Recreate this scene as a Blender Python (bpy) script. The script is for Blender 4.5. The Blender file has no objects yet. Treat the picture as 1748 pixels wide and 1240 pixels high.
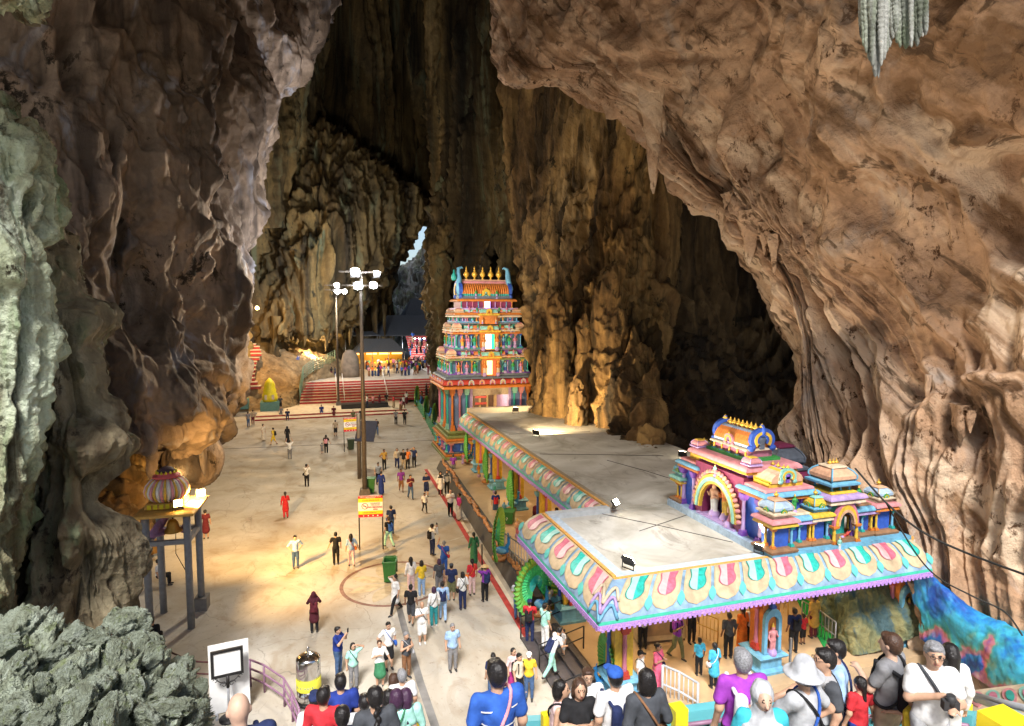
import bpy, bmesh, math, random
import numpy as np
from mathutils import Vector, Matrix
random.seed(7); np.random.seed(7)
R = math.radians
SC = bpy.context.scene
COL = SC.collection

# ------------------------------------------------------------------ camera
CAM_Z, F_PX = 12.7, 1066.0
PITCH, YAW = math.atan2(90, F_PX), math.atan2(334, F_PX)
cam_d = bpy.data.cameras.new("camera")
cam = bpy.data.objects.new("camera", cam_d); COL.objects.link(cam)
cam_d.sensor_width = 36.0; cam_d.lens = 36.0 * F_PX / 1748.0
cam_d.clip_start = 0.1; cam_d.clip_end = 2000
cam.location = (0, 0, CAM_Z); cam.rotation_euler = (math.pi / 2 - PITCH, 0, -YAW)
SC.camera = cam

# ------------------------------------------------------------------ sky, sun, exposure
SUN_EL, SUN_AZ = R(52), R(200)          # azimuth the light comes from, clockwise from +Y
world = bpy.data.worlds.new("World"); SC.world = world; world.use_nodes = True
_nt = world.node_tree; _bg = _nt.nodes["Background"]
_sky = _nt.nodes.new("ShaderNodeTexSky"); _sky.sky_type = 'NISHITA'; _sky.sun_disc = False
_sky.sun_elevation = SUN_EL; _sky.sun_rotation = SUN_AZ; _sky.air_density = 1.0; _sky.dust_density = 2.0
_nt.links.new(_sky.outputs[0], _bg.inputs[0]); _bg.inputs[1].default_value = 0.11
_sd = bpy.data.lights.new("sun", 'SUN'); _sd.energy = 4.6; _sd.angle = R(14); _sd.color = (1.0, 0.97, 0.93)
sun = bpy.data.objects.new("sun", _sd); COL.objects.link(sun)
_v = Vector((math.sin(SUN_AZ) * math.cos(SUN_EL), math.cos(SUN_AZ) * math.cos(SUN_EL), math.sin(SUN_EL)))
sun.rotation_euler = (-_v).to_track_quat('-Z', 'Y').to_euler()
SC.view_settings.view_transform = 'Standard'; SC.view_settings.look = 'None'
SC.view_settings.gamma = 1.0; SC.view_settings.exposure = 0.6; SC.view_settings.use_curve_mapping = False
SC.cycles.use_denoising = True
SC.cycles.max_bounces = 5; SC.cycles.diffuse_bounces = 3; SC.cycles.glossy_bounces = 2; SC.cycles.transmission_bounces = 3
SC.cycles.sample_clamp_indirect = 4.0; SC.cycles.caustics_reflective = False; SC.cycles.caustics_refractive = False
SC.cycles.use_light_tree = True; SC.cycles.use_adaptive_sampling = True; SC.cycles.adaptive_threshold = 0.03

# ------------------------------------------------------------------ pixel helpers (photo pixels -> rays)
_fw = np.array([math.sin(YAW) * math.cos(PITCH), math.cos(YAW) * math.cos(PITCH), -math.sin(PITCH)])
_rt = np.array([math.cos(YAW), -math.sin(YAW), 0.0]); _up = np.cross(_rt, _fw); _o = np.array([0, 0, CAM_Z])
def ray(x, y): return _fw + _rt * (x - 874) / F_PX - _up * (y - 620) / F_PX
def at_z(x, y, z=0.0):
    d = ray(x, y); return _o + d * ((z - CAM_Z) / d[2])
def at_Y(x, y, Y):
    d = ray(x, y); return _o + d * (Y / d[1])
def at_d(x, y, D): return _o + ray(x, y) * D
def proj_np(P):
    v = P - _o; d = v @ _fw; return 874 + F_PX * (v @ _rt) / d, 620 - F_PX * (v @ _up) / d

# ------------------------------------------------------------------ noise
_perm = np.random.RandomState(3).permutation(256); _perm = np.concatenate([_perm, _perm, _perm])
_G = np.random.RandomState(5).normal(size=(256, 3)); _G /= np.linalg.norm(_G, axis=1)[:, None]
def pn(p):
    p = np.asarray(p, float); i = np.floor(p).astype(np.int64); f = p - i; i &= 255
    u = f * f * f * (f * (f * 6 - 15) + 10); out = 0
    for dx in (0, 1):
        wx = u[:, 0] if dx else 1 - u[:, 0]; hx = _perm[i[:, 0] + dx]
        for dy in (0, 1):
            wy = u[:, 1] if dy else 1 - u[:, 1]; hy = _perm[hx + i[:, 1] + dy]
            for dz in (0, 1):
                wz = u[:, 2] if dz else 1 - u[:, 2]
                g = _G[_perm[hy + ((i[:, 2] + dz) & 255)]]
                out = out + wx * wy * wz * ((f - (dx, dy, dz)) * g).sum(1)
    return out * 1.6
def fbm(p, n=4, g=0.5):
    a, s, o = 1.0, 0.0, p
    for k in range(n):
        s = s + a * pn(o); o = o * 2.03 + 17.3; a *= g
    return s
def ridge(p, n=3):
    a, s, o = 1.0, 0.0, p
    for k in range(n):
        s = s + a * (1 - np.abs(pn(o)) * 2); o = o * 2.1 + 9.1; a *= 0.5
    return s / 1.75

# ------------------------------------------------------------------ materials
MATS = {}
def rgb(c):
    if isinstance(c, str):
        c = c.lstrip('#'); c = [int(c[k:k + 2], 16) / 255 for k in (0, 2, 4)]
        c = [x / 12.92 if x <= 0.04045 else ((x + 0.055) / 1.055) ** 2.4 for x in c]
    return (c[0], c[1], c[2], 1.0)
def mat(name, col, rough=0.7, metal=0.0, var=0.12, scale=6.0, bump=0.0, emit=0.0, spec=0.4, emit_col=None, grime=0.0):
    """painted / cloth / metal surface with slight procedural colour variation"""
    if name in MATS: return MATS[name]
    m = bpy.data.materials.new(name); m.use_nodes = True; nt = m.node_tree; b = nt.nodes["Principled BSDF"]
    c = rgb(col)
    b.inputs["Roughness"].default_value = rough; b.inputs["Metallic"].default_value = metal
    b.inputs["Specular IOR Level"].default_value = spec
    if var > 0:
        tc = nt.nodes.new("ShaderNodeTexCoord"); n = nt.nodes.new("ShaderNodeTexNoise")
        n.inputs["Scale"].default_value = scale; n.inputs["Detail"].default_value = 5
        nt.links.new(tc.outputs["Object"], n.inputs["Vector"])
        mx = nt.nodes.new("ShaderNodeMix"); mx.data_type = 'RGBA'
        mx.inputs["A"].default_value = tuple(x * (1 - var) for x in c[:3]) + (1,)
        mx.inputs["B"].default_value = tuple(min(1, x * (1 + var)) for x in c[:3]) + (1,)
        rp = nt.nodes.new("ShaderNodeMapRange"); rp.inputs[1].default_value = 0.3; rp.inputs[2].default_value = 0.7
        nt.links.new(n.outputs[0], rp.inputs[0]); nt.links.new(rp.outputs[0], mx.inputs["Factor"])
        outc = mx.outputs["Result"]
        if grime > 0:
            n2 = nt.nodes.new("ShaderNodeTexNoise"); n2.inputs["Scale"].default_value = 2.3; n2.inputs["Detail"].default_value = 7; n2.inputs["Roughness"].default_value = .7; mp2 = nt.nodes.new("ShaderNodeMapping"); mp2.inputs["Scale"].default_value = (1, 1, .45)
            gp_ = nt.nodes.new("ShaderNodeNewGeometry"); nt.links.new(gp_.outputs["Position"], mp2.inputs[0]); nt.links.new(mp2.outputs[0], n2.inputs["Vector"])
            r2 = nt.nodes.new("ShaderNodeMapRange"); r2.inputs[1].default_value = .48; r2.inputs[2].default_value = .7; r2.inputs[4].default_value = grime; nt.links.new(n2.outputs[0], r2.inputs[0])
            m2_ = nt.nodes.new("ShaderNodeMix"); m2_.data_type = 'RGBA'; nt.links.new(r2.outputs[0], m2_.inputs["Factor"]); nt.links.new(outc, m2_.inputs["A"]); m2_.inputs["B"].default_value = (c[0] * .3 + .02, c[1] * .3 + .017, c[2] * .3 + .012, 1); outc = m2_.outputs["Result"]
        nt.links.new(outc, b.inputs["Base Color"])
        if bump > 0:
            bp = nt.nodes.new("ShaderNodeBump"); bp.inputs["Strength"].default_value = bump; bp.inputs["Distance"].default_value = 0.02
            nt.links.new(n.outputs[0], bp.inputs["Height"]); nt.links.new(bp.outputs[0], b.inputs["Normal"])
    else:
        b.inputs["Base Color"].default_value = c
    if emit > 0:
        b.inputs["Emission Color"].default_value = rgb(emit_col) if emit_col else c; b.inputs["Emission Strength"].default_value = emit
    MATS[name] = m; return m
def N(nt, t, **kw):
    n = nt.nodes.new(t)
    for k, v in kw.items(): setattr(n, k, v)
    return n
def ramp(nt, fac, stops):
    r = N(nt, "ShaderNodeValToRGB"); el = r.color_ramp.elements
    while len(el) > 1: el.remove(el[-1])
    el[0].position = stops[0][0]; el[0].color = rgb(stops[0][1])
    for p, c in stops[1:]:
        e = el.new(p); e.color = rgb(c)
    nt.links.new(fac, r.inputs[0]); return r.outputs[0]
def noise_n(nt, vec, scale, detail=6, rough=0.55, sc3=None, dist=0.0):
    if sc3:
        mp = N(nt, "ShaderNodeMapping"); mp.inputs["Scale"].default_value = sc3; nt.links.new(vec, mp.inputs[0]); vec = mp.outputs[0]
    n = N(nt, "ShaderNodeTexNoise"); n.inputs["Scale"].default_value = scale; n.inputs["Detail"].default_value = detail
    n.inputs["Roughness"].default_value = rough; n.inputs["Distortion"].default_value = dist
    nt.links.new(vec, n.inputs["Vector"]); return n.outputs[0]
def mixc(nt, f, a, b, mode='MIX'):
    m = N(nt, "ShaderNodeMix", data_type='RGBA', blend_type=mode)
    for s, v in (("Factor", f), ("A", a), ("B", b)):
        if isinstance(v, (int, float)): m.inputs[s].default_value = v
        elif isinstance(v, (tuple, str)): m.inputs[s].default_value = rgb(v)
        else: nt.links.new(v, m.inputs[s])
    return m.outputs["Result"]
def rng(nt, v, a, b, c=0.0, d=1.0):
    r = N(nt, "ShaderNodeMapRange"); r.inputs[1].default_value = a; r.inputs[2].default_value = b
    r.inputs[3].default_value = c; r.inputs[4].default_value = d; nt.links.new(v, r.inputs[0]); return r.outputs[0]
def rock_mat(name, stops, streak=None, sc=0.12, vert=0.35, pits=None, pit_sc=0.9, bump=0.5, blotch=None, blotch_rng=(0.52, 0.62), fine=2.2, up_moss=None, vert_streak=0.5, diag=None):
    m = bpy.data.materials.new(name); m.use_nodes = True; nt = m.node_tree; b = nt.nodes["Principled BSDF"]
    b.inputs["Roughness"].default_value = 0.85; b.inputs["Specular IOR Level"].default_value = 0.25
    tc = N(nt, "ShaderNodeTexCoord").outputs["Object"]
    n1 = noise_n(nt, tc, sc, 5, 0.62, (1, 1, vert), 1.0)
    c = ramp(nt, n1, stops)
    n2 = noise_n(nt, tc, fine, 4, 0.65)
    c = mixc(nt, 0.35, c, ramp(nt, n2, [(0.3, (0.25, 0.25, 0.25)), (0.7, (0.75, 0.75, 0.75))]), 'OVERLAY')
    if blotch:
        n5 = noise_n(nt, tc, sc * 1.7, 4, 0.68, (1, 1, vert * 1.3), 1.5)
        c = mixc(nt, rng(nt, n5, *blotch_rng), c, blotch)
    if diag:
        mp = N(nt, "ShaderNodeMapping"); mp.inputs["Rotation"].default_value = diag[0]; nt.links.new(tc, mp.inputs[0])
        for colr, scl, a, b_, am in diag[1]:
            n8 = noise_n(nt, mp.outputs[0], scl, 5, 0.65, (1, 1, 0.14), 0.5); c = mixc(nt, rng(nt, n8, a, b_, 0, am), c, colr)
    if streak:
        n3 = noise_n(nt, tc, vert_streak, 4, 0.6, (1, 1, 0.06), 0.6)
        c = mixc(nt, rng(nt, n3, 0.47, 0.62, 0, 0.88), c, streak)
    if pits:
        n4 = noise_n(nt, tc, pit_sc, 6, 0.75, (1, 1, 0.7), 0.3)
        n4b = noise_n(nt, tc, sc * 1.3, 3, 0.5)
        f = N(nt, "ShaderNodeMath", operation='MULTIPLY'); nt.links.new(rng(nt, n4, 0.56, 0.62), f.inputs[0]); nt.links.new(rng(nt, n4b, 0.46, 0.6), f.inputs[1])
        c = mixc(nt, f.outputs[0], c, pits)
    if up_moss:
        g = N(nt, "ShaderNodeNewGeometry"); s = N(nt, "ShaderNodeSeparateXYZ"); nt.links.new(g.outputs["Normal"], s.inputs[0])
        n6 = noise_n(nt, tc, 1.1, 5, 0.6)
        a = N(nt, "ShaderNodeMath", operation='ADD'); nt.links.new(s.outputs[2], a.inputs[0]); nt.links.new(rng(nt, n6, 0.3, 0.7, -0.5, 0.5), a.inputs[1])
        c = mixc(nt, rng(nt, a.outputs[0], -0.1, 0.6, 0, 0.85), c, up_moss)
    nt.links.new(c, b.inputs["Base Color"])
    bp = N(nt, "ShaderNodeBump"); bp.inputs["Strength"].default_value = bump; bp.inputs["Distance"].default_value = 0.25
    h = N(nt, "ShaderNodeMath", operation='ADD'); nt.links.new(n2, h.inputs[0])
    n7 = noise_n(nt, tc, 0.9, 5, 0.7, (1, 1, 0.45)); nt.links.new(n7, h.inputs[1])
    h2 = N(nt, "ShaderNodeMath", operation='MULTIPLY_ADD'); nt.links.new(noise_n(nt, tc, 7.5, 5, 0.72, (1, 1, 0.6)), h2.inputs[0]); h2.inputs[1].default_value = .55; nt.links.new(h.outputs[0], h2.inputs[2]); nt.links.new(h2.outputs[0], bp.inputs["Height"]); nt.links.new(bp.outputs[0], b.inputs["Normal"])
    MATS[name] = m; return m

# ------------------------------------------------------------------ object helpers
def tag(o, label=None, cat=None, group=None, kind=None):
    for k, v in (("label", label), ("category", cat), ("group", group), ("kind", kind)):
        if v: o[k] = v
    return o
def empty(name, loc=(0, 0, 0), rz=0.0, label=None, cat=None, group=None, scale=1.0):
    o = bpy.data.objects.new(name, None); COL.objects.link(o); o.empty_display_size = 0.2
    o.location = loc; o.rotation_euler = (0, 0, rz)
    if scale != 1.0: o.scale = (scale,) * 3
    return tag(o, label, cat, group)
def link_obj(name, me, parent=None, loc=None, rot=None, scale=None):
    o = bpy.data.objects.new(name, me); COL.objects.link(o)
    if parent is not None: o.parent = parent
    if loc is not None: o.location = loc
    if rot is not None: o.rotation_euler = rot
    if scale is not None: o.scale = scale if hasattr(scale, '__len__') else (scale,) * 3
    return o
def np_mesh(name, V, Fq, mats, smooth=True, mi=None):
    me = bpy.data.meshes.new(name); V = np.asarray(V, np.float32)
    Fq = np.asarray(Fq, np.int32); k = Fq.shape[1]
    me.vertices.add(len(V)); me.vertices.foreach_set("co", V.ravel())
    me.loops.add(Fq.size); me.loops.foreach_set("vertex_index", Fq.ravel())
    me.polygons.add(len(Fq)); me.polygons.foreach_set("loop_start", np.arange(0, Fq.size, k, dtype=np.int32))
    me.polygons.foreach_set("loop_total", np.full(len(Fq), k, np.int32))
    if smooth: me.polygons.foreach_set("use_smooth", np.ones(len(Fq), bool))
    if mi is not None: me.polygons.foreach_set("material_index", np.asarray(mi, np.int32))
    for m in (mats if isinstance(mats, (list, tuple)) else [mats]): me.materials.append(m)
    me.update(calc_edges=True); me.validate(); return me
class MB:
    """collects shapes into ONE mesh"""
    def __init__(s): s.v, s.f, s.m, s.s = [], [], [], []; s.mi = 0
    def add(s, vs, fs, smooth=False):
        k = len(s.v); s.v += [tuple(v) for v in vs]
        for f in fs: s.f.append([k + i for i in f]); s.m.append(s.mi); s.s.append(smooth)
        return s
    def box(s, x0, x1, y0, y1, z0, z1, t=0.0):
        """axis box; t tapers the top inwards"""
        v = [(x0, y0, z0), (x1, y0, z0), (x1, y1, z0), (x0, y1, z0), (x0 + t, y0 + t, z1), (x1 - t, y0 + t, z1), (x1 - t, y1 - t, z1), (x0 + t, y1 - t, z1)]
        return s.add(v, [(0, 3, 2, 1), (4, 5, 6, 7), (0, 1, 5, 4), (1, 2, 6, 5), (2, 3, 7, 6), (3, 0, 4, 7)])
    def cbox(s, c, d, rz=0.0, rx=0.0):
        M = Matrix.Rotation(rz, 3, 'Z') @ Matrix.Rotation(rx, 3, 'X')
        v = [Vector(c) + M @ Vector((sx * d[0] / 2, sy * d[1] / 2, sz * d[2] / 2)) for sz in (-1, 1) for sx, sy in ((-1, -1), (1, -1), (1, 1), (-1, 1))]
        return s.add(v, [(0, 3, 2, 1), (4, 5, 6, 7), (0, 1, 5, 4), (1, 2, 6, 5), (2, 3, 7, 6), (3, 0, 4, 7)])
    def lathe(s, prof, n=12, c=(0, 0, 0), smooth=True, sx=1.0, sy=1.0, rot=0.0):
        vs = []; fs = []
        for r, z in prof:
            for k in range(n):
                a = 2 * math.pi * (k + 0.5) / n + rot; vs.append((c[0] + sx * r * math.cos(a), c[1] + sy * r * math.sin(a), c[2] + z))
        for i in range(len(prof) - 1):
            for k in range(n):
                a, b = i * n + k, i * n + (k + 1) % n; fs.append((a, b, b + n, a + n))
        fs.append(tuple(reversed(range(n)))); fs.append(tuple(range((len(prof) - 1) * n, len(prof) * n)))
        return s.add(vs, fs, smooth)
    def tube(s, pts, r, n=8, smooth=True):
        P = [Vector(p) for p in pts]; rs = r if hasattr(r, '__len__') else [r] * len(P); vs = []; fs = []
        ref = None
        for i, p in enumerate(P):
            t = (P[min(i + 1, len(P) - 1)] - P[max(i - 1, 0)]).normalized()
            if ref is None: ref = Vector((0, 0, 1)) if abs(t.z) < 0.9 else Vector((1, 0, 0))
            a = t.cross(ref).normalized(); b = a.cross(t).normalized(); ref = b
            for k in range(n):
                w = 2 * math.pi * k / n; vs.append(p + (a * math.cos(w) + b * math.sin(w)) * rs[i])
        for i in range(len(P) - 1):
            for k in range(n):
                q, w = i * n + k, i * n + (k + 1) % n; fs.append((q, w, w + n, q + n))
        fs.append(tuple(reversed(range(n)))); fs.append(tuple(range((len(P) - 1) * n, len(P) * n)))
        return s.add(vs, fs, smooth)
    def prism(s, poly, y0, y1, axis='y', off=(0, 0, 0)):
        """2D polygon (a,b) extruded; axis y: (x,z) outline, axis x: (y,z), axis z: (x,y)"""
        def P(a, b, h):
            q = (a, h, b) if axis == 'y' else (h, a, b) if axis == 'x' else (a, b, h)
            return (q[0] + off[0], q[1] + off[1], q[2] + off[2])
        n = len(poly); vs = [P(a, b, y0) for a, b in poly] + [P(a, b, y1) for a, b in poly]
        return s.add(vs, [tuple(range(n)), tuple(reversed(range(n, 2 * n)))] + [(i, i + n, (i + 1) % n + n, (i + 1) % n) for i in range(n)])
    def frustum_loop(s, prof, hx, hy, c=(0, 0), sides=True):
        """rectangular moulding: prof = [(offset, z)...] around a hx,hy half-size rectangle, closed top and bottom"""
        vs = []; fs = []
        for o, z in prof:
            for a, b in ((-1, -1), (1, -1), (1, 1), (-1, 1)): vs.append((c[0] + a * (hx + o), c[1] + b * (hy + o), z))
        for i in range(len(prof) - 1):
            for k in range(4):
                a, b = i * 4 + k, i * 4 + (k + 1) % 4; fs.append((a, b, b + 4, a + 4))
        fs.append((3, 2, 1, 0)); q = (len(prof) - 1) * 4; fs.append((q, q + 1, q + 2, q + 3))
        return s.add(vs, fs)
    def mesh(s, name, mats):
        me = bpy.data.meshes.new(name); me.from_pydata([tuple(v) for v in s.v], [], s.f)
        for m in (mats if isinstance(mats, (list, tuple)) else [mats]): me.materials.append(m)
        me.polygons.foreach_set("material_index", s.m); me.polygons.foreach_set("use_smooth", s.s)
        bm = bmesh.new(); bm.from_mesh(me); bmesh.ops.recalc_face_normals(bm, faces=bm.faces); bm.to_mesh(me); bm.free()
        me.update(); return me
    def build(s, name, mats, parent=None, **kw): return link_obj(name, s.mesh(name, mats), parent, **kw)
def copy_tree(o, parent=None, keep=True):
    c = o.copy(); COL.objects.link(c); c.parent = parent
    for ch in o.children: copy_tree(ch, c)
    return c
def arc(cx, cz, r, a0, a1, n): return [(cx + r * math.cos(a0 + (a1 - a0) * k / n), cz + r * math.sin(a0 + (a1 - a0) * k / n)) for k in range(n + 1)]
def add_light(name, loc, power, color=(1, 1, 1), radius=0.2, parent=None, typ='POINT', target=None, cone_deg=90, blend=0.5):
    l = bpy.data.lights.new(name, typ); l.energy = power; l.color = color; l.shadow_soft_size = radius
    if typ == 'SPOT': l.spot_size = R(cone_deg); l.spot_blend = blend
    o = bpy.data.objects.new(name, l); COL.objects.link(o); o.location = loc
    if target is not None: o.rotation_euler = (Vector(target) - Vector(loc)).to_track_quat('-Z', 'Y').to_euler()
    if parent is not None:
        o.parent = parent; o.location = Vector(loc) - Vector(parent.location)
    return o
# =================================================================== implicit bodies -> continuous meshes
def surface_nets(F, org, h):
    s = F < 0; nx, ny, nz = F.shape
    acc = np.zeros((nx - 1, ny - 1, nz - 1, 3)); cnt = np.zeros((nx - 1, ny - 1, nz - 1))
    def sl(o): return F[o[0]:nx - 1 + o[0], o[1]:ny - 1 + o[1], o[2]:nz - 1 + o[2]]
    for ax in range(3):
        oth = [a for a in range(3) if a != ax]
        for i in (0, 1):
            for j in (0, 1):
                o0 = [0, 0, 0]; o0[oth[0]] = i; o0[oth[1]] = j; o1 = list(o0); o1[ax] = 1
                a, b = sl(o0), sl(o1); m = (a < 0) != (b < 0)
                t = np.where(m, a / np.where(np.abs(a - b) < 1e-9, 1e-9, a - b), 0)
                for c in range(3): acc[..., c] += np.where(m, (o0[c] + (t if c == ax else 0)), 0)
                cnt += m
    mask = cnt > 0
    if not mask.any(): return np.zeros((0, 3)), np.zeros((0, 4), int)
    idx = -np.ones(mask.shape, int); idx[mask] = np.arange(mask.sum())
    C = np.argwhere(mask); V = org + (C + acc[mask] / cnt[mask][:, None]) * h
    Q = []
    for ax in range(3):
        b, c = [(1, 2), (2, 0), (0, 1)][ax]
        A = np.take(s, range(0, s.shape[ax] - 1), ax); B = np.take(s, range(1, s.shape[ax]), ax)
        P = np.argwhere(A != B)
        P = P[(P[:, b] > 0) & (P[:, c] > 0) & (P[:, b] < s.shape[b] - 1) & (P[:, c] < s.shape[c] - 1)]
        if not len(P): continue
        fl = A[tuple(P.T)]
        def cell(db, dc):
            q = P.copy(); q[:, b] += db; q[:, c] += dc; return idx[tuple(q.T)]
        q = np.stack([cell(-1, -1), cell(0, -1), cell(0, 0), cell(-1, 0)], 1)
        q[~fl] = q[~fl][:, ::-1]; Q.append(q)
    Q = np.concatenate(Q); return V, Q[(Q >= 0).all(1)]
def cone(a, b, ra, rb, m=0, k=0.03): return ('c', np.array(a, float), np.array(b, float), ra, rb, m, k)
def ell(c, r, m=0, k=0.03, rot=None): return ('e', np.array(c, float), np.array(r, float), rot, 0, m, k)
def sdf_mesh(name, prims, h, mats, cut=(), pad=0.06, noise=None):
    """smooth union of cones/ellipsoids; cut = [(axis point, normal)...] keeps the side the normal points from"""
    lo = np.full(3, 1e9); hi = -lo
    for p in prims:
        if p[0] == 'c':
            r = max(p[3], p[4]); lo = np.minimum(lo, np.minimum(p[1], p[2]) - r); hi = np.maximum(hi, np.maximum(p[1], p[2]) + r)
        else:
            r = p[2].max() if p[3] is not None else p[2]; lo = np.minimum(lo, p[1] - r); hi = np.maximum(hi, p[1] + r)
    lo -= pad; hi += pad; n = np.ceil((hi - lo) / h).astype(int) + 2
    F = np.full(n, 0.5); Mi = np.zeros(n, np.int8); best = np.full(n, 9.0)
    ax = [lo[i] + np.arange(n[i]) * h for i in range(3)]
    for p in prims:
        k = p[6]
        if p[0] == 'c':
            r = max(p[3], p[4]); a0 = np.minimum(p[1], p[2]) - r - 0.09; a1 = np.maximum(p[1], p[2]) + r + 0.09
        else:
            r = p[2].max() if p[3] is not None else p[2]; a0 = p[1] - r - 0.09; a1 = p[1] + r + 0.09
        i0 = np.clip(np.floor((a0 - lo) / h).astype(int), 0, n - 1); i1 = np.clip(np.ceil((a1 - lo) / h).astype(int) + 1, 1, n)
        X, Y, Z = np.meshgrid(*[ax[i][i0[i]:i1[i]] for i in range(3)], indexing='ij')
        if p[0] == 'c':
            ab = p[2] - p[1]; L = ab @ ab + 1e-9
            t = np.clip(((X - p[1][0]) * ab[0] + (Y - p[1][1]) * ab[1] + (Z - p[1][2]) * ab[2]) / L, 0, 1)
            d = np.sqrt((X - p[1][0] - ab[0] * t) ** 2 + (Y - p[1][1] - ab[1] * t) ** 2 + (Z - p[1][2] - ab[2] * t) ** 2) - (p[3] + (p[4] - p[3]) * t)
        else:
            x, y, z = X - p[1][0], Y - p[1][1], Z - p[1][2]
            if p[3] is not None:
                Rm = p[3]; x, y, z = [Rm[0][i] * x + Rm[1][i] * y + Rm[2][i] * z for i in range(3)]
            q = np.sqrt((x / p[2][0]) ** 2 + (y / p[2][1]) ** 2 + (z / p[2][2]) ** 2) + 1e-9
            g = np.sqrt((x / p[2][0] ** 2) ** 2 + (y / p[2][1] ** 2) ** 2 + (z / p[2][2] ** 2) ** 2) + 1e-9
            d = q * (q - 1) / g
        S = tuple(slice(i0[i], i1[i]) for i in range(3)); f = F[S]
        hh = np.clip(0.5 + 0.5 * (f - d) / k, 0, 1); F[S] = f + (d - f) * hh - k * hh * (1 - hh)
        b = best[S]; w = d < b; Mi[S] = np.where(w, p[5], Mi[S]); best[S] = np.where(w, d, b)
    if noise is not None:
        near = np.argwhere(np.abs(F) < 0.03); q = lo + near * h; q[:, 2] *= noise[2]
        F[tuple(near.T)] += noise[0] * fbm(q * noise[1] + noise[3], 2)
    for c, nn in cut:
        X, Y, Z = np.meshgrid(*ax, indexing='ij'); F = np.maximum(F, (X - c[0]) * nn[0] + (Y - c[1]) * nn[1] + (Z - c[2]) * nn[2])
    V, Q = surface_nets(F, lo, h)
    if not len(Q): return None
    c = np.clip(np.round((V[Q].mean(1) - lo) / h).astype(int), 0, n - 1); mi = Mi[c[:, 0], c[:, 1], c[:, 2]]
    return np_mesh(name, V, Q, mats, True, mi)
# =================================================================== CAVE
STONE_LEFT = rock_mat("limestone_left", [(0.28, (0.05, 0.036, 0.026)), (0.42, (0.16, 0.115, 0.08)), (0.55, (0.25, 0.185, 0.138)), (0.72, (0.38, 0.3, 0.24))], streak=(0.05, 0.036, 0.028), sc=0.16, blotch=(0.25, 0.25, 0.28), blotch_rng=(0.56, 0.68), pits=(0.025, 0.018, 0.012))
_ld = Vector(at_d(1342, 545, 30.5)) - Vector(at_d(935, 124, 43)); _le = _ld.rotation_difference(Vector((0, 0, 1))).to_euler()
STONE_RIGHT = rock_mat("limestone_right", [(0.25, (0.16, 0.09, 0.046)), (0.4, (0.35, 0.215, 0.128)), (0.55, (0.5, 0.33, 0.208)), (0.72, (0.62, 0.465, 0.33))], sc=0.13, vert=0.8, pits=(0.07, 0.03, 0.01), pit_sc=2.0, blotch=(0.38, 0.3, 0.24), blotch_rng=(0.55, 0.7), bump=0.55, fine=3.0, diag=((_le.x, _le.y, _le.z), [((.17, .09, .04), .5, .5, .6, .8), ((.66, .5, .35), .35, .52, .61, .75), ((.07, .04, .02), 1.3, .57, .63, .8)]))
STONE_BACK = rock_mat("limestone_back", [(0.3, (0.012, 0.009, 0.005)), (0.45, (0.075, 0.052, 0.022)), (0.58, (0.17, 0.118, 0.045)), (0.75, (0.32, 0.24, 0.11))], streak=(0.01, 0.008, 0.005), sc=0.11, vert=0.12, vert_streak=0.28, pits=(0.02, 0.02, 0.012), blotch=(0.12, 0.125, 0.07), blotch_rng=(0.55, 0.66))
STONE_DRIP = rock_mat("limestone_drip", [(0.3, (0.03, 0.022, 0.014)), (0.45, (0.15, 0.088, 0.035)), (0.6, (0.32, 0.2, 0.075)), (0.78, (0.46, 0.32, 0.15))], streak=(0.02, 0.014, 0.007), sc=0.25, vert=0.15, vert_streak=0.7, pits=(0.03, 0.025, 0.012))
STONE_SHADED = rock_mat("limestone_shaded", [(0.3, (0.012, 0.009, 0.006)), (0.45, (0.055, 0.036, 0.018)), (0.6, (0.12, 0.078, 0.036)), (0.78, (0.2, 0.14, 0.07))], streak=(0.015, 0.011, 0.008), sc=0.2, vert=0.12, vert_streak=0.5, pits=(0.015, 0.012, 0.006))  # recess shade put into the colour, a darker copy of the drip limestone
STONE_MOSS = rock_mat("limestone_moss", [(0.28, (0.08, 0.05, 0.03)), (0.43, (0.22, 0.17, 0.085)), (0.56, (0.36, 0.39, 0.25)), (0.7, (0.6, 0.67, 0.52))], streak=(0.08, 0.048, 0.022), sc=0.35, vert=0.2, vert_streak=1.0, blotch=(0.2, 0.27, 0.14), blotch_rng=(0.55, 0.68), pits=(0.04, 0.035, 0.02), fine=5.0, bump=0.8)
STONE_GREY = rock_mat("limestone_boulder", [(0.28, (0.1, 0.1, 0.065)), (0.42, (0.26, 0.29, 0.21)), (0.56, (0.38, 0.43, 0.34)), (0.72, (0.54, 0.59, 0.51))], sc=0.9, vert=1.0, pits=(0.05, 0.055, 0.035), pit_sc=3.0, blotch=(0.2, 0.24, 0.12), blotch_rng=(0.56, 0.66), fine=9.0, bump=0.9)
STONE_OLIVE = rock_mat("limestone_olive", [(0.28, (0.05, 0.035, 0.02)), (0.42, (0.14, 0.105, 0.06)), (0.56, (0.24, 0.2, 0.125)), (0.72, (0.36, 0.33, 0.24))], streak=(0.06, 0.04, 0.022), sc=0.3, vert=0.15, vert_streak=0.9, blotch=(0.15, 0.16, 0.09), pits=(0.03, 0.02, 0.012), fine=4.0)
STONE_PALE = rock_mat("limestone_pale", [(0.3, (0.12, 0.12, 0.1)), (0.5, (0.4, 0.4, 0.36)), (0.7, (0.68, 0.68, 0.64))], streak=(0.06, 0.06, 0.05), blotch=(0.2, 0.26, 0.14), blotch_rng=(.5, .64), sc=0.3, vert=0.2, pits=(0.08, 0.08, 0.07))

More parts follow.
